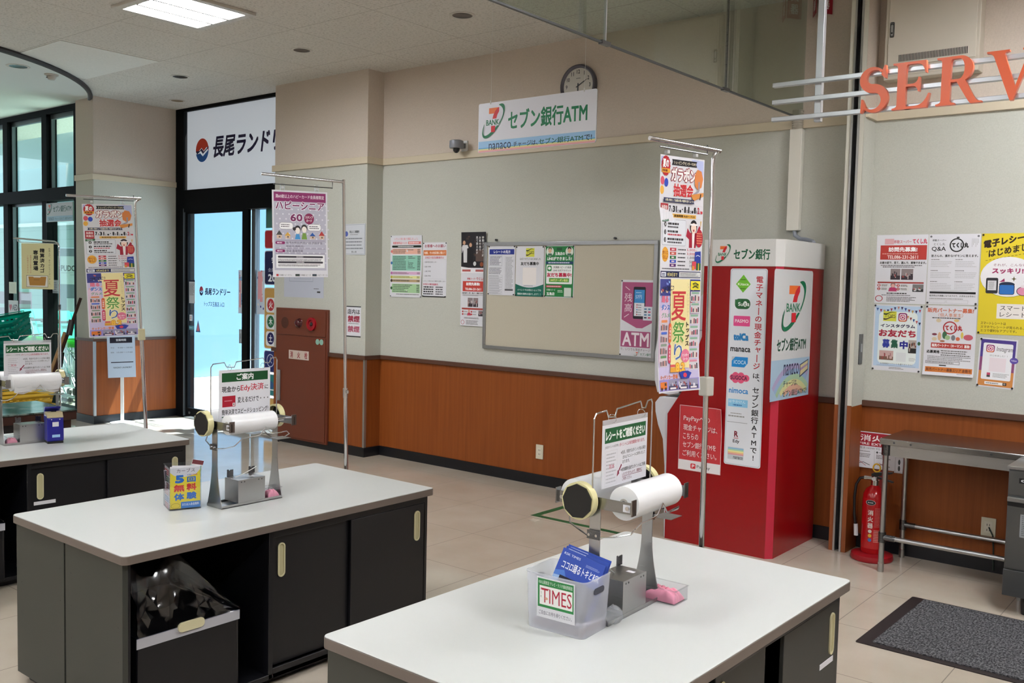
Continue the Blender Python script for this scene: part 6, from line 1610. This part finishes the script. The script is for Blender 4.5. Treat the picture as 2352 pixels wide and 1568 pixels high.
for y in (5.488, 5.878): MB().cyl((-1.672, y, .20), (-.955, y, .20), .0135, STEEL, 14).cyl((-1.672, y, .20), (-1.60, y, .20), .0175, DARKSTEEL, 14).build('stretcher', wt)
for x, q in ((-1.62, 0), (-1.53, 0), (-1.12, 0)): MB().cyl((x, TY0 - .001, zt_ - .018), (x, TY0 + .002, zt_ - .018), .006, DARKSTEEL, 10).build('screw_head', wt)

fr = thing('undercounter_fridge', 'low stainless undercounter fridge at the right edge beside the work table', 'fridge', (-.985, 5.195, 0))
FD = m_steel('fridge_steel', '#77797a', .34)
MB().box(0, 1.2, .012, .60, .095, .735, FD).build('cabinet', fr, bevel=.002)
MB().box(-.004, 1.204, -.012, .605, .735, .752, STEEL).build('fridge_top', fr, bevel=.003)
hp_ = MB().box(.004, 1.196, .0, .012, .605, .728, FD).build('control_panel', fr, bevel=.002)
s = Sheet(.13, .026, 100, mat('badge_black', '#1a1a1c', .3), t=.001); s.text('GALILEI', 6, 5, 94, 15, '#d8dade', .05); s.build('maker_badge', hp_, (.115, -.0005, .668), 0)
for x0, x1 in ((.004, .594), (.606, 1.196)):
    d = MB().box(x0, x1, -.006, .012, .235, .595, FD).build('door', fr, bevel=.003)
    MB().box(x0, x1, -.020, -.004, .573, .597, STEEL).box(x0, x1, -.012, -.005, .55, .573, BLK).build('door_handle', d, bevel=.003)
    if x0 < .1:
        s = Sheet(.10, .115, 100, mat('spec_sticker', '#8b8f92', .4), t=.0006); s.greek(8, 6, 90, 108, 11, '#55595c', .45, .3); s.rect(70, 96, 90, 110, '#55595c'); s.build('spec_sticker', d, (.115, -.0065, .40), 0)
MB().box(0, 1.2, -.004, .012, .095, .228, FD).build('lower_panel', fr, bevel=.002)
for x in (.10, 1.1):
    for y in (.06, .54): MB().cyl((x, y, 0), (x, y, .095), .020, BLK, 16, .028).build('leg', fr)

fx = thing('fire_extinguisher', 'red fire extinguisher on its floor stand beside the shutter guide', 'fire extinguisher', (-1.796, 5.715, 0))
MB().lathe([(0, .002), (.118, .002), (.122, .012), (.118, .034), (.085, .042), (.0, .042)], mat('stand_red', '#9a1520', .4), (0, 0, 0), 36).build('floor_stand', fx)
MB().lathe([(0, .043), (.062, .043), (.067, .052), (.067, .36), (.063, .395), (.048, .425), (.026, .442), (.022, .452), (0, .452)], REDDEEP, (0, 0, 0), 36).build('cylinder', fx)
cy_ = fx.children[-1]
MB().cyl((0, 0, .448), (0, 0, .478), .024, CHROME, 18).cyl((0, 0, .478), (0, 0, .50), .018, CHROME, 16).cyl((-.015, 0, .485), (-.062, -.01, .487), .012, CHROME, 12).cyl((0, -.016, .487), (0, -.026, .487), .012, mat('gauge_face', '#c8ccd0', .3), 16).build('valve', fx)
MB().prism([(-.02, .50), (.012, .502), (.10, .530), (.10, .538), (.0, .525), (-.02, .515)], -.011, .011, BLK).build('upper_lever', fx)
MB().prism([(.0, .492), (.03, .488), (.105, .475), (.105, .483), (.03, .498), (.0, .502)], -.010, .010, BLK).build('lower_lever', fx)
MB().tube([(.008 + .021 * cos(a), -.004, .552 + .024 * sin(a)) for a in [2 * pi * i / 20 for i in range(20)]], .0045, mat('yellow_pin', '#d9a81e', .4), 8, True).build('safety_pin', fx)
MB().tube([(-.06, -.01, .487), (-.085, -.012, .48), (-.105, -.015, .44), (-.112, -.018, .36), (-.108, -.02, .26), (-.096, -.02, .18)], .0085, BLK, 10).cyl((-.096, -.02, .20), (-.092, -.02, .13), .0125, mat('nozzle_white', '#c9cbd0', .35), 14).build('hose', fx)
def wrap(s, R, cz):   # a label bent around the cylinder
    m = MB()
    def T(p): a = p[0] / R - pi / 2 + 0; return (R * cos(a) if False else (R - p[1]) * sin(p[0] / R), -(R - p[1]) * cos(p[0] / R), cz + p[2])
    s.into(m, T, bend=lambda x, z: 0)
    return m
s = Sheet(.13, .30, 100, REDDEEP, t=.0004)
s.ell(38, 18, 22, 12, '#c9ccd0'); s.ell(38, 18, 20, 10.4, '#2a2426'); s.text('VESTA', 24, 14, 52, 22, '#c9ccd0', .01) if False else s.greek(26, 15, 50, 21, 1, '#c9ccd0', .8, .1)
for i, q in enumerate('消火器'): s.text(q, 28, 52 + i * 30, 52, 76 + i * 30, '#e6d8d4', .03)
s.greek(58, 40, 92, 130, 14, '#c06a6a', .4, .4)
for i, c in enumerate(('#e6e0d8', '#e0b03a', '#3a6ab0')): s.ell(40, 150 + i * 20, 8, 8, c)
s.greek(56, 142, 90, 200, 8, '#d8a8a0', .4)
mo = wrap(s, .0675, .075); me_ = bpy.data.meshes.new('label'); me_.from_pydata(mo.v, [], mo.f)
for q in mo.mats: me_.materials.append(q)
me_.polygons.foreach_set('material_index', mo.m); ob = bpy.data.objects.new('body_label', me_); COL.objects.link(ob); ob.parent = fx; ob.rotation_euler = (0, 0, radians(14))
es = thing('extinguisher_sign', 'red and white extinguisher sign on the wall above the extinguisher', 'sign', (-1.872, 5.918, .508), radians(1.5))
def f_ext(s):
    s.rect(2, 2, 98, 36, '#a3182c'); s.text('消火器', 14, 7, 98, 24, '#f4ecec', .03); s.text('FIRE EXTINGUISHER', 12, 27, 140, 33.5, '#f4ecec', .03) if False else s.text('FIRE EXTING.', 12, 27, 96, 33.5, '#f4ecec', .03)
    s.text('使用法 HOW TO USE', 4, 38.5, 80, 44, '#555', .0); s.rect(50, 46, 50.5, s.H - 3, '#888')
    for x in (4, 53): s.ell(x + 4, 50, 2.6, 2.6, '#444'); s.greek(x + 9, 48.5, x + 40, 51.5, 1, '#666'); s.greek(x + 2, 55, x + 38, 66, 3, '#666', .5); s.line([(x + 6, 82), (x + 20, 78), (x + 36, 84)], 1.6, '#555'); s.line([(x + 10, 76), (x + 26, 86)], 1.2, '#a03a44')
s = Sheet(.245, .225, 100, PAPER, t=.003); f_ext(s); s.build('sign_plate', es, (0, 0, 0), 0, None, .006)
s = Sheet(.055, .10, 100, PAPER, t=.003); s.frame(6, 6, 94, s.H - 6, 3, '#888'); s.ell(50, 60, 12, 30, '#444'); s.ell(50, 130, 12, 30, '#444'); s.build('expiry_plate', es, (.150, 0, -.008), 0)
tag(MB().box(-.011, .011, -.004, 0, 0, .50, mat('red_wall_strip', '#9a1a22', .4)).build('red_strip', None, (-1.83, 5.93, .0)), 'red strip on the wall behind the fire extinguisher', 'strip')
mt = thing('floor_mat', 'dark grey carpet floor mat with black rubber border in front of the fridge', 'mat', (-.48, 4.705, 0), radians(-.6))
MB().prism(rrect(-.92, -.425, .92, .425, .01), 0, .004, RUBBER, 'Z').build('rubber_border', mt)
MB().box(-.855, .855, -.385, .40, .004, .009, CARPET).build('carpet_pile', mt)

# ------------------------------------------------------------------ ceiling fittings
LED = mat('lamp_diffuser', '#fbfcff', .5, emit=PANEL_LIGHT)
WFR = mat('lamp_frame_white', '#c9c4bc', .5)
def panel_lamp(x, y, label):
    t = thing('ceiling_panel_lamp', label, 'ceiling lamp', (x, y, ZC), 0, None)
    f = MB(); a, b = .35, .295
    f.box(-a, a, -a, -b, -.022, 0, WFR); f.box(-a, a, b, a, -.022, 0, WFR); f.box(-a, -b, -b, b, -.022, 0, WFR); f.box(b, a, -b, b, -.022, 0, WFR)
    f.box(-b, b, -b, b, -.004, 0, WFR)
    f.build('frame', t, bevel=.003)
    for i in (-1, 0, 1):
        x0 = i * .197
        MB().box(x0 - .085, x0 + .085, -b + .005, b - .005, -.010, -.005, LED).build('tube_cover', t)
    g = MB()
    for x0 in (-.0985, .0985): g.prism([(x0 - .012, -.004), (x0 + .012, -.004), (x0 + .010, -.026), (x0 - .010, -.026)], -b, b, mat('lamp_divider', '#6b6862', .6))
    g.build('divider', t)
    return t
panel_lamp(-6.06, 3.765, 'lit square ceiling lamp with three tubes, the only one in view')
LG = 'ceiling lamps over the shop floor behind the camera'
for x, y in [(-6.06, .2), (-6.06, -3.4), (-2.5, .9), (-2.5, -2.6), (.4, 2.8), (.4, -.6), (-.4, 4.6), (-9.6, 1.6), (-9.6, -2.0), (.4, -4.2), (-2.5, -6.2), (-6.06, -7)]:
    panel_lamp(x, y, 'square three tube ceiling lamp over the shop floor')['group'] = LG
def downlight(x, y, label, r=.075, warm=False, z=ZC):
    t = thing('downlight', label, 'downlight', (x, y, z))
    MB().ring((0, 0, -.004), (0, 0, 1), r * .9, r * 1.18, .006, WFR, 36).build('trim_ring', t)
    MB().lathe([(r * .95, -.004), (r * .9, -.0025), (0, -.002)], mat('downlight_warm', '#8d7a5e', .5) if warm else mat('downlight_dark', '#4d4a46', .25, .6), (0, 0, 0), 36).build('reflector', t)
    b = t.children[-1]
    if not warm:
        b = MB()
        b.lathe([(r * .9, -.004), (r * .86, -.0035), (r * .84, -.0031)], mat('downlight_glint', '#8f8c86', .2, .8), (0, 0, 0), 36).build('reflector_glint', t)  # glint of the reflector, put in as a paler metal ring
    return t
downlight(-6.306, 4.99, 'unlit round downlight in the middle of the ceiling row, left of the pillar')
downlight(-4.537, 4.989, 'unlit round downlight nearest the glass smoke curtain', .08)
downlight(-8.104, 4.996, 'unlit round downlight above the laundry door approach')
downlight(-9.223, 5.651, 'small warm toned round downlight in front of the laundry door', .07, True)
downlight(-8.93, 3.885, 'shiny round downlight in the white vestibule soffit', .085, z=ZC - .012)
sd = thing('smoke_detector', 'white round smoke detector in the vestibule soffit', 'smoke detector', (-9.02, 4.225, ZC - .012))
MB().lathe([(0, -.05), (.026, -.05), (.034, -.042), (.045, -.014), (.06, -.010), (.062, 0), (0, 0)], mat('detector_white', '#b9b5ac', .5), (0, 0, 0), 32).build('detector_body', sd)
MB().box(-.008, .008, -.046, -.040, -.038, -.03, BLK).build('vent_slot', sd)

# ------------------------------------------------------------------ laundry shop front graphics
ts = thing('laundry_sign', 'large white laundry sign panel above the automatic door', 'sign', (-8.62, YD + .05, 2.565))
def f_ls(s):
    logo_laundry(s, 8.8, 16.2, 22.6 - 1, 29.6)
    s.text('長尾ランドリー', 25.2, 16.2, 98, 28.0, '#1d1444', .035, .18)
s = Sheet(1.93, .87, 100, mat('emissive_sign_white', '#d3dbe6', .4, emit=.3), t=.012); f_ls(s)  # panel colour with a weak emission of its own
s.build('sign_panel', ts, (.0, 0, 0), 0)
def film(x0, x1, z0, z1, name, label, cat, fn, y, u=100, paper=None, group=None):
    return on_wall(x0, x1, z0, z1, name, label, cat, fn, u, y, paper, (), None, group, t=.0004)
CLEARV = m_film('clear_vinyl', '#ffffff', .02, .3)
yl = YD + .0365
def f_name(s):
    logo_laundry(s, 0, 1, 12.5, 18.5, '#c03a4a'); s.text('長尾ランドリー', 17, 4, 98, 17, '#1d1444', .035, .12); s.text('トップス玉島店 入口', 16, 29, 80, 38, '#1d1d3a', .02)
film(-9.335, -8.745, 1.25, 1.50, 'door_lettering', 'dark blue laundry lettering on the glass door leaf', 'lettering', f_name, yl, paper=CLEARV)
def f_hours(s): s.rect(0, 0, 100, 16, '#1d1d3a'); s.greek(8, 30, 92, 150, 9, '#77777c', .5)
film(-9.54, -9.425, 1.30, 1.56, 'door_notice', 'small grey notice on the left edge of the glass door', 'notice', f_hours, yl, paper=ink('#c9ccd2'))
film(-9.54, -9.44, 1.0, 1.045, 'arrow_sticker', 'teal arrow sticker low on the glass door', 'sticker', lambda s: (s.poly([(0, 0), (80, 0), (100, s.H / 2), (80, s.H), (0, s.H)], '#5a9aaa'), s.greek(10, 14, 76, 30, 1, '#d8eaf0')), yl, paper=CLEARV)
film(-9.405, -9.315, .98, 1.12, 'triangle_sticker', 'triangular caution sticker on the glass door', 'sticker', lambda s: (s.poly([(50, 0), (100, s.H), (0, s.H)], '#4a6a9a'), s.poly([(50, 40), (78, s.H - 16), (22, s.H - 16)], '#d87a8a')), yl, paper=CLEARV)
film(-9.53, -9.48, 1.10, 1.17, 'white_sticker', 'small white sticker above the arrow on the glass door', 'sticker', lambda s: s.greek(20, 30, 80, 100, 2, '#b87a7a'), yl, paper=ink('#dfe6ee'))
film(-8.585, -8.53, .90, 1.05, 'door_lock_plate', 'grey lock plate at the right edge of the glass door', 'lock', lambda s: (s.frame(8, 8, 92, s.H - 8, 5, '#77808a'), s.rect(35, 80, 65, 180, '#77808a')), yl - .004, paper=ink('#a5aeb6'))
def f_coll(s):
    s.rect(0, 0, 100, s.H, '#cfdcec')
    for i in range(18): s.rect(s.rnd.random() * 80, s.rnd.random() * s.H * .9, 10 + s.rnd.random() * 80, 10 + s.rnd.random() * s.H * .9, ('#e8a8b0', '#4a4a9a', '#f0ece8', '#8ab8e0', '#d8707a')[i % 5]) if i % 3 == 0 else s.ell(10 + s.rnd.random() * 80, s.rnd.random() * s.H, 8, 10, ('#e8a8b0', '#4a4a9a', '#f0ece8', '#8ab8e0', '#d8707a')[i % 5])
film(-8.345, -8.215, 1.22, 1.68, 'laundry_flyer', 'colourful laundry flyer on the side light glass', 'flyer', f_coll, YD + .0865)
film(-8.60, -8.525, 1.22, 1.68, 'laundry_flyer', 'colourful laundry flyer at the right edge of the door leaf glass', 'flyer', f_coll, yl - .003)
# menu boards on the side light
ym = YD + .085
def mboard(z0, z1, label, col, fn, x0=-8.215, x1=-7.685, bord='#d9dde2'):
    s = Sheet(x1 - x0, z1 - z0, 100, ink(bord), t=.004)
    s.rr(1.6, 1.6, 98.4, s.H - 1.6, 5, col); fn(s)
    o = s.build('laundry_menu_board', None, ((x0 + x1) / 2, ym, z0), 0, None, .03); tag(o, label, 'menu board')
mboard(1.905, 2.10, 'red laundry menu board, topmost beside the automatic door', '#a3202c', lambda s: s.text('しみぬき', 24, 11, 94, 27, '#f4eaea', .03))
mboard(1.53, 1.888, 'dark blue membership board with a discount below the red board', '#15194a', lambda s: (s.text('会員募集', 22, 10, 94, 25, '#eef0f6', .03), s.text('会員様はいつでも', 12, 34, 92, 42, '#c9cde0', .0), s.text('20%OFF', 12, 46, 98, 61, '#f2f4fa', .04)))
def f_week(s):
    s.text('曜日別サービス', 40, 7, 92, 14, '#5a3a14', .02)
    for i, (q, c, t_) in enumerate((('火', '#b5303a', 'ポイント5倍'), ('木', '#1d6a44', 'サービス日'), ('土', '#1d1d5a', '学生服30%'))):
        y = 20 + i * 33; s.rr(6, y, 97, y + 29, 6, '#e6e8ea'); s.ell(21, y + 14, 11, 12, c); s.text(q, 15, y + 7, 27, y + 21, '#fff', .02); s.text(t_, 38, y + 9, 94, y + 20, '#2a2a3a', .03)
mboard(.865, 1.505, 'tan weekday service board with three round day marks', '#c49a54', f_week)
mboard(.62, .85, 'blue quick service board with a clock drawing', '#1d2a6a', lambda s: (s.oring(21, 20, 12, 13, 2, '#b9c0d8'), s.line([(21, 12), (21, 21), (26, 25)], 1.4, '#b9c0d8'), s.greek(38, 8, 92, 12, 1, '#9aa4cc'), s.text('お急ぎ便', 36, 17, 94, 30, '#eef0f6', .04)))
mboard(.375, .605, 'teal sneaker cleaning board below the blue board', '#1d7a7c', lambda s: (s.ell(22, 22, 10, 8, '#2a5a8a'), s.rect(10, 30, 36, 32.5, '#dfeeee'), s.text('スニーカー', 44, 8, 96, 18, '#eef6f6', .03), s.text('クリーニング', 44, 22, 97, 33, '#eef6f6', .03)))
mboard(.10, .355, 'tan price board at the bottom of the side light', '#c49a54', lambda s: [s.rect(34, 16 + i * 10, 90, 21 + i * 10, '#2a2a30') for i in range(3)])
film(-8.20, -7.70, 2.12, 2.34, 'green_glass_film', 'plain dark green film at the top of the side light', 'window film', lambda s: None, YD + .0866, paper=mat('green_film', '#3a6a62', .4))

# ------------------------------------------------------------------ things by the vestibule glass
st_ = thing('opening_hours_stand', 'white opening hours stand in front of the left column', 'sign stand', (-9.612, 5.235, 0), radians(62))
MB().lathe([(0, 0), (.125, 0), (.125, .012), (.03, .03), (.02, .034), (0, .034)], WHITE, (0, 0, 0), 36).build('stand_base', st_)
MB().box(-.018, .018, -.012, .012, .03, .52, WHITE).build('stand_post', st_, bevel=.003)
def f_open(s):
    s.rect(10, 6, 90, 28, '#16182c'); s.text('営業時間', 32, 12, 68, 21, '#dfe4ee', .03)
    s.text('平日', 12, 44, 24, 49, '#4a5a74', .0); s.text('9:00〜18:00', 38, 44, 90, 49, '#4a5a74', .0); s.text('祝祭', 12, 62, 24, 67, '#4a5a74', .0); s.text('10:00〜17:00', 34, 62, 90, 67, '#4a5a74', .0)
    s.rect(12, 101, 92, 104.4, '#1d2036'); s.text('NAGAO LAUNDRY', 20, 120, 86, 126, '#33405a', .02)
s = Sheet(.278, .45, 100, mat('hours_panel', '#c6d8ee', .4), t=.006); f_open(s); s.build('hours_panel', st_, (0, -.013, .50), (radians(0), radians(-1.5), 0))
pt = thing('poster_stand', 'thin pole stand with the cream paid basket notice by the glass', 'poster stand', (-9.47, 4.5, 0), radians(38))
MB().lathe([(0, 0), (.13, 0), (.13, .008), (.012, .02), (0, .02)], BLK, (0, 0, 0), 24).cyl((0, 0, .01), (0, 0, 1.26), .010, CHROME, 12).cyl((0, 0, 1.24), (0, 0, 1.29), .014, DARKSTEEL, 12).build('stand_base', pt)
MB().tube([(0, 0, 1.25), (0, 0, 1.86), (-.012, 0, 1.90), (-.045, 0, 1.918), (-.46, 0, 1.945)], .0085, CHROME, 10).tube([(-.02, 0, 1.895), (-.40, 0, 1.905), (-.42, 0, 1.915), (-.42, 0, 1.94)], .004, CHROME, 8).build('bent_arm', pt)
def f_basket(s):
    s.vtext('精算済カゴ', 57, 14, 72, 90, '#1d1d1a', .05); s.vtext('専用置場', 36, 20, 52, 84, '#1d1d1a', .05); s.vtext('お買上げ、ありがとうございました', 84, 12, 90, 126, '#33332a', .01); s.vtext('使用済みのお買物カゴは', 26, 36, 31, 92, '#b8604a', .0); s.vtext('ご利用できません', 17, 36, 22, 92, '#b8604a', .0)
    s.rect(15, 98, 82, 134, '#3a3a34'); s.rect(16, 99, 81, 133, '#e8e6dc'); s.poly([(21, 102), (36, 102), (38, 104.5), (58, 104.5), (60, 102), (77, 102), (73, 129), (25, 129)], '#b0803a'); s.greek(38, 110, 60, 113, 1, '#7a5420')
s = Sheet(.325, .455, 100, mat('cream_paper', '#d9d6a4', .5)); f_basket(s); tag(s.build('basket_notice', None, (-9.47 + (-.215) * cos(radians(38)), 4.5 + (-.215) * sin(radians(38)) - .004, 1.44), radians(38)), 'cream notice about paid baskets hanging on the thin pole stand', 'notice')
# marble topped counter
mc = thing('basket_counter', 'low dark wood counter with green marble top by the vestibule glass', 'counter', (0, 0, 0))
CXa, CXb, CYa, CYb, CZ = -7.52, -6.86, 1.55, 3.385, .60
MB().box(CXa, CXb, CYa, CYb, CZ - .012, CZ, MARBLE).build('marble_slab', mc, bevel=.003)
MB().box(CXa + .003, CXb - .003, CYa + .003, CYb - .003, CZ - .075, CZ - .012, DKWOOD).build('wood_apron', mc, bevel=.003)
for x in (CXa + .05, CXb - .05):
    for y in (CYa + .06, CYb - .06): MB().box(x - .025, x + .025, y - .025, y + .025, 0, CZ - .075, DKWOOD).cyl((x, y, .0), (x, y, .03), .03, ALU, 12).build('leg', mc)
MB().box(CXa + .10, CXb - .10, CYa + .1, CYb - .1, .03, CZ - .075, BLACK).build('core_box', mc)
tag(MB().prism([(-.22, -.30), (.22, -.30), (.25, .16), (.05, .32), (-.20, .10)], 0, .001, PAPER, 'Z').build('paper_sheet', None, (CXb - .30, 2.35, CZ + .0005), (0, 0, radians(12))), 'white paper sheet lying on the marble counter', 'paper')
# leaning wooden easel
ez = thing('folded_easel', 'folded wooden easel leaning against the left column', 'easel', (0, 0, 0))
A = Vector((-9.90, 4.93, 1.345)); B = Vector((-10.25, 4.62, .02)); d = (A - B)
P = lambda t, w=Vector((0, 0, 0)): tuple(B + d * t + w)
MB().cyl(P(0), P(1), .016, DKWOOD, 8).build('rear_leg', ez)
o1 = Vector((-.035, -.02, 0)); MB().cyl(P(-.0, o1), P(.72, o1), .020, OAK, 8).build('front_leg', ez)
MB().cyl(P(.70, Vector((.03, .0, 0))), P(.82, Vector((-.02, 0, 0))), .032, BLK, 12).build('clamp_head', ez)
MB().cyl(P(.44, Vector((.05, .02, 0))), P(.56, Vector((.02, 0, 0))), .022, BLK, 10).build('knob', ez)
# shopping baskets
TEAL = m_backlit('teal_basket', '#0f7a70', '#12c4b4'); YBK = mat('yellow_basket', '#c9a52e', .5)
def basket(label, col, loc, rot, w=.46, dd=.32, h=.24, mname='shopping_basket'):
    t = thing(mname, label, 'basket', loc, rot)
    m = MB(); k = .80
    def ringp(f): 
        a = k + (1 - k) * f; return [(-w / 2 * a, -dd / 2 * a, h * f), (w / 2 * a, -dd / 2 * a, h * f), (w / 2 * a, dd / 2 * a, h * f), (-w / 2 * a, dd / 2 * a, h * f)]
    R0 = ringp(0); m.add(R0, [(0, 1, 2, 3)], col)
    lv = [ringp(f) for f in (0, .22, .28, .48, .54, .74, .80, 1)]
    for i in (0, 2, 4, 6):
        a, b = lv[i], lv[i + 1]; m.add(a + b, [(j, (j + 1) % 4, 4 + (j + 1) % 4, 4 + j) for j in range(4)], col)
    for i in (1, 3, 5):
        a, b = lv[i], lv[i + 1]
        for j in range(4):
            nn = 8
            for q in range(nn):
                f0 = (q + .15) / nn; f1 = (q + .6) / nn
                L = lambda p, s_, f: tuple(p[u] + (s_[u] - p[u]) * f for u in range(3))
                m.add([L(a[j], a[(j + 1) % 4], f0), L(a[j], a[(j + 1) % 4], f1), L(b[j], b[(j + 1) % 4], f1), L(b[j], b[(j + 1) % 4], f0)], [(0, 1, 2, 3)], col)
    b = m.build('basket_body', t); so = b.modifiers.new('wall', 'SOLIDIFY'); so.thickness = .003
    e = .014; f = MB(); f.box(-w / 2 - e, w / 2 + e, -dd / 2 - e, -dd / 2 + .002, h - .02, h, col); f.box(-w / 2 - e, w / 2 + e, dd / 2 - .002, dd / 2 + e, h - .02, h, col); f.box(-w / 2 - e, -w / 2 + .002, -dd / 2, dd / 2, h - .02, h, col); f.box(w / 2 - .002, w / 2 + e, -dd / 2, dd / 2, h - .02, h, col)
    f.build('rim', t)
    MB().tube([(-w * .36, dd / 2 + .006, h - .005), (-w * .36, dd / 2 + .012, h + .012), (w * .36, dd / 2 + .012, h + .012), (w * .36, dd / 2 + .006, h - .005)], .005, col, 6).build('handle', t)
    return t
nb_ = 7
for i in range(nb_):
    basket('teal shopping basket nested in the upright stack by the vestibule glass', TEAL, (-10.52, 4.36, .002 + i * .098), radians(34))['group'] = 'teal baskets nested in the stack'
basket('teal shopping basket tipped on top of the stack, nearer the wooden easel', TEAL, (-10.42, 4.42, .875), (radians(20), radians(-10), radians(30)))
basket('teal shopping basket tipped on top of the stack, at the picture edge', TEAL, (-10.86, 4.10, .86), (radians(-14), radians(10), radians(40)))
for i, (x, y) in enumerate(((-8.85, 3.28), (-8.72, 3.78))):
    for j in range(4):
        basket('yellow basket, %s low stack behind the marble counter, %s' % (('left', 'right')[i], ('bottom one', 'second from the floor', 'third from the floor', 'top one')[j]), YBK, (x, y, .002 + j * .10), radians(90), .46, .34, .22)
# glass notices
film(-10.965, -10.305, 2.182, 2.395, 'bank_sign', 'small bank sign with green lettering at the top of the glass wall', 'sign', lambda s: (s.rect(0, 0, 100, s.H, '#b9bfc4'), s.rect(3, 22.5, 95, 31, '#8fb4c8'), s.rect(95, 0, 100, s.H, '#1d6a4a'), logo_seven(s, 4, 1, 20, 20, '#b9bfc4'), s.text('セブン銀行ATM', 25, 5, 90, 16, '#0f4a3a', .03), s.text('nanaco', 9, 24.5, 28, 29.5, '#2a3a5a', .0), s.text('チャージはセブン銀行ATMで', 32, 25, 92, 29.5, '#2a5a6a', .0)), 5.066, paper=ink('#b9bfc4'))
film(-11.96, -11.70, 1.052, 1.264, 'aed_sticker', 'white AED sticker with a red heart on the glass wall', 'sticker', lambda s: (s.rect(0, 66, 100, 82, '#2a5a50'), s.ell(16, 27, 8, 9, '#b01d34'), s.ell(29, 27, 8, 9, '#b01d34'), s.poly([(9, 32), (36, 32), (22.5, 50)], '#b01d34'), s.text('AED', 40, 18, 94, 46, '#2a2a2a', .04)), 5.064, paper=ink('#c6cccc'))
film(-11.94, -11.74, 1.348, 1.486, 'cream_note', 'small cream note on the glass above the AED sticker', 'note', lambda s: s.greek(14, 10, 86, 58, 6, '#b8b89a', .3), 5.064, paper=ink('#cfd6ba'))
film(-11.02, -10.825, 1.375, 1.525, 'white_note', 'small white note on the glass beside the thin pole', 'note', lambda s: (s.greek(14, 10, 86, 60, 4, '#8a94aa', .4), s.rect(0, 68, 100, 71, '#5a6474')), 5.13, paper=ink('#c9d6e0'))
# parcel locker and carts outside
lk = thing('parcel_locker', 'grey blue parcel locker outside the glass with a white name plate', 'locker', (-13.52, 6.5, 0), radians(24))
MB().box(-.34, .34, 0, .5, 0, 1.97, mat('locker_grey', '#6f7f8e', .5)).build('locker_body', lk, bevel=.01)
s = Sheet(.38, .40, 100, ink('#d3dee2')); s.text('PUDO', 18, 34, 84, 56, '#22302e', .03); s.rect(18, 62, 92, 63, '#667'); s.greek(60, 68, 88, 71, 1, '#778'); s.build('name_plate', lk, (.06, -.002, 1.45), 0)
MB().box(.04, .16, -.01, 0, 1.0, 1.25, ink('#c2cfd8')).build('screen', lk)
CART = mat('cart_wire', '#b9c2c4', .3, .8); GBAND = m_backlit('cart_green', '#2fa23c', '#3fd860'); CYAN = m_backlit('cart_cyan', '#2fb4b0', '#4fe0dc')
def cart(label, loc, rot):
    t = thing('shopping_cart', label, 'shopping cart', loc, rot, None)
    m = MB()
    for sx in (-.24, .24):
        m.tube([(sx, -.40, .08), (sx, .42, .14), (sx, .46, .90), (sx, .52, 1.0)], .011, CART, 6); m.tube([(sx, -.42, .60), (sx, .44, .82)], .009, CART, 6); m.tube([(sx, -.38, .10), (sx, .0, .52), (sx, .40, .80)], .009, CART, 6); m.tube([(sx, -.42, .34), (sx, .40, .40)], .008, CART, 6)
        for i in range(6): m.tube([(sx, -.38 + i * .14, .33 + i * .005), (sx * 1.02, -.40 + i * .145, .60 + i * .033)], .004, CART, 5)
    m.build('wire_frame', t)
    b = MB()
    for i in range(7): b.tube([(-.24 + i * .08, -.42, .34), (-.24 + i * .08, -.42, .60)], .004, CART, 5); b.tube([(-.24 + i * .08, -.42, .34), (-.24 + i * .08, .40, .40)], .004, CART, 5)
    b.build('basket_grid', t)
    MB().box(-.27, .27, -.45, -.40, .70, .80, GBAND).box(-.275, -.255, -.45, .40, .72, .80, GBAND).box(.255, .275, -.45, .40, .72, .80, GBAND).build('bumper_band', t, bevel=.006)
    MB().tube([(-.26, .52, 1.0), (.26, .52, 1.0)], .016, BLK, 8).build('push_handle', t)
    MB().prism([(.10, .80), (.30, 1.12), (.33, 1.12), (.15, .80)], -.16, .16, CYAN, 'X').build('child_seat', t)
    for sx in (-.2, .2):
        for y in (-.38, .40): MB().cyl((sx - .012, y, .05), (sx + .012, y, .05), .05, BLK, 16).build('wheel', t)
    return t
CG = ''
c0 = cart('wire cart outside the glass, first in the row from the left column', (-11.15, 5.75, 0), radians(92))
for i in range(4):
    c = dup(c0, (-11.50 - i * .36, 5.75 + .01 * i, 0)); tag(c, 'wire cart outside the glass, %s in the row from the left column' % ('second', 'third', 'fourth', 'fifth')[i], 'shopping cart')
tag(MB().box(-.9, .9, -.02, 0, 0, .35, ink('#d8a0b8')).box(-.9, .9, -.025, -.02, .1, .16, ink('#f0e6ea')).build('pink_banner', None, (-15.9, 6.3, .95), (0, 0, radians(30))), 'pink and white banner outside at the left picture edge', 'banner')
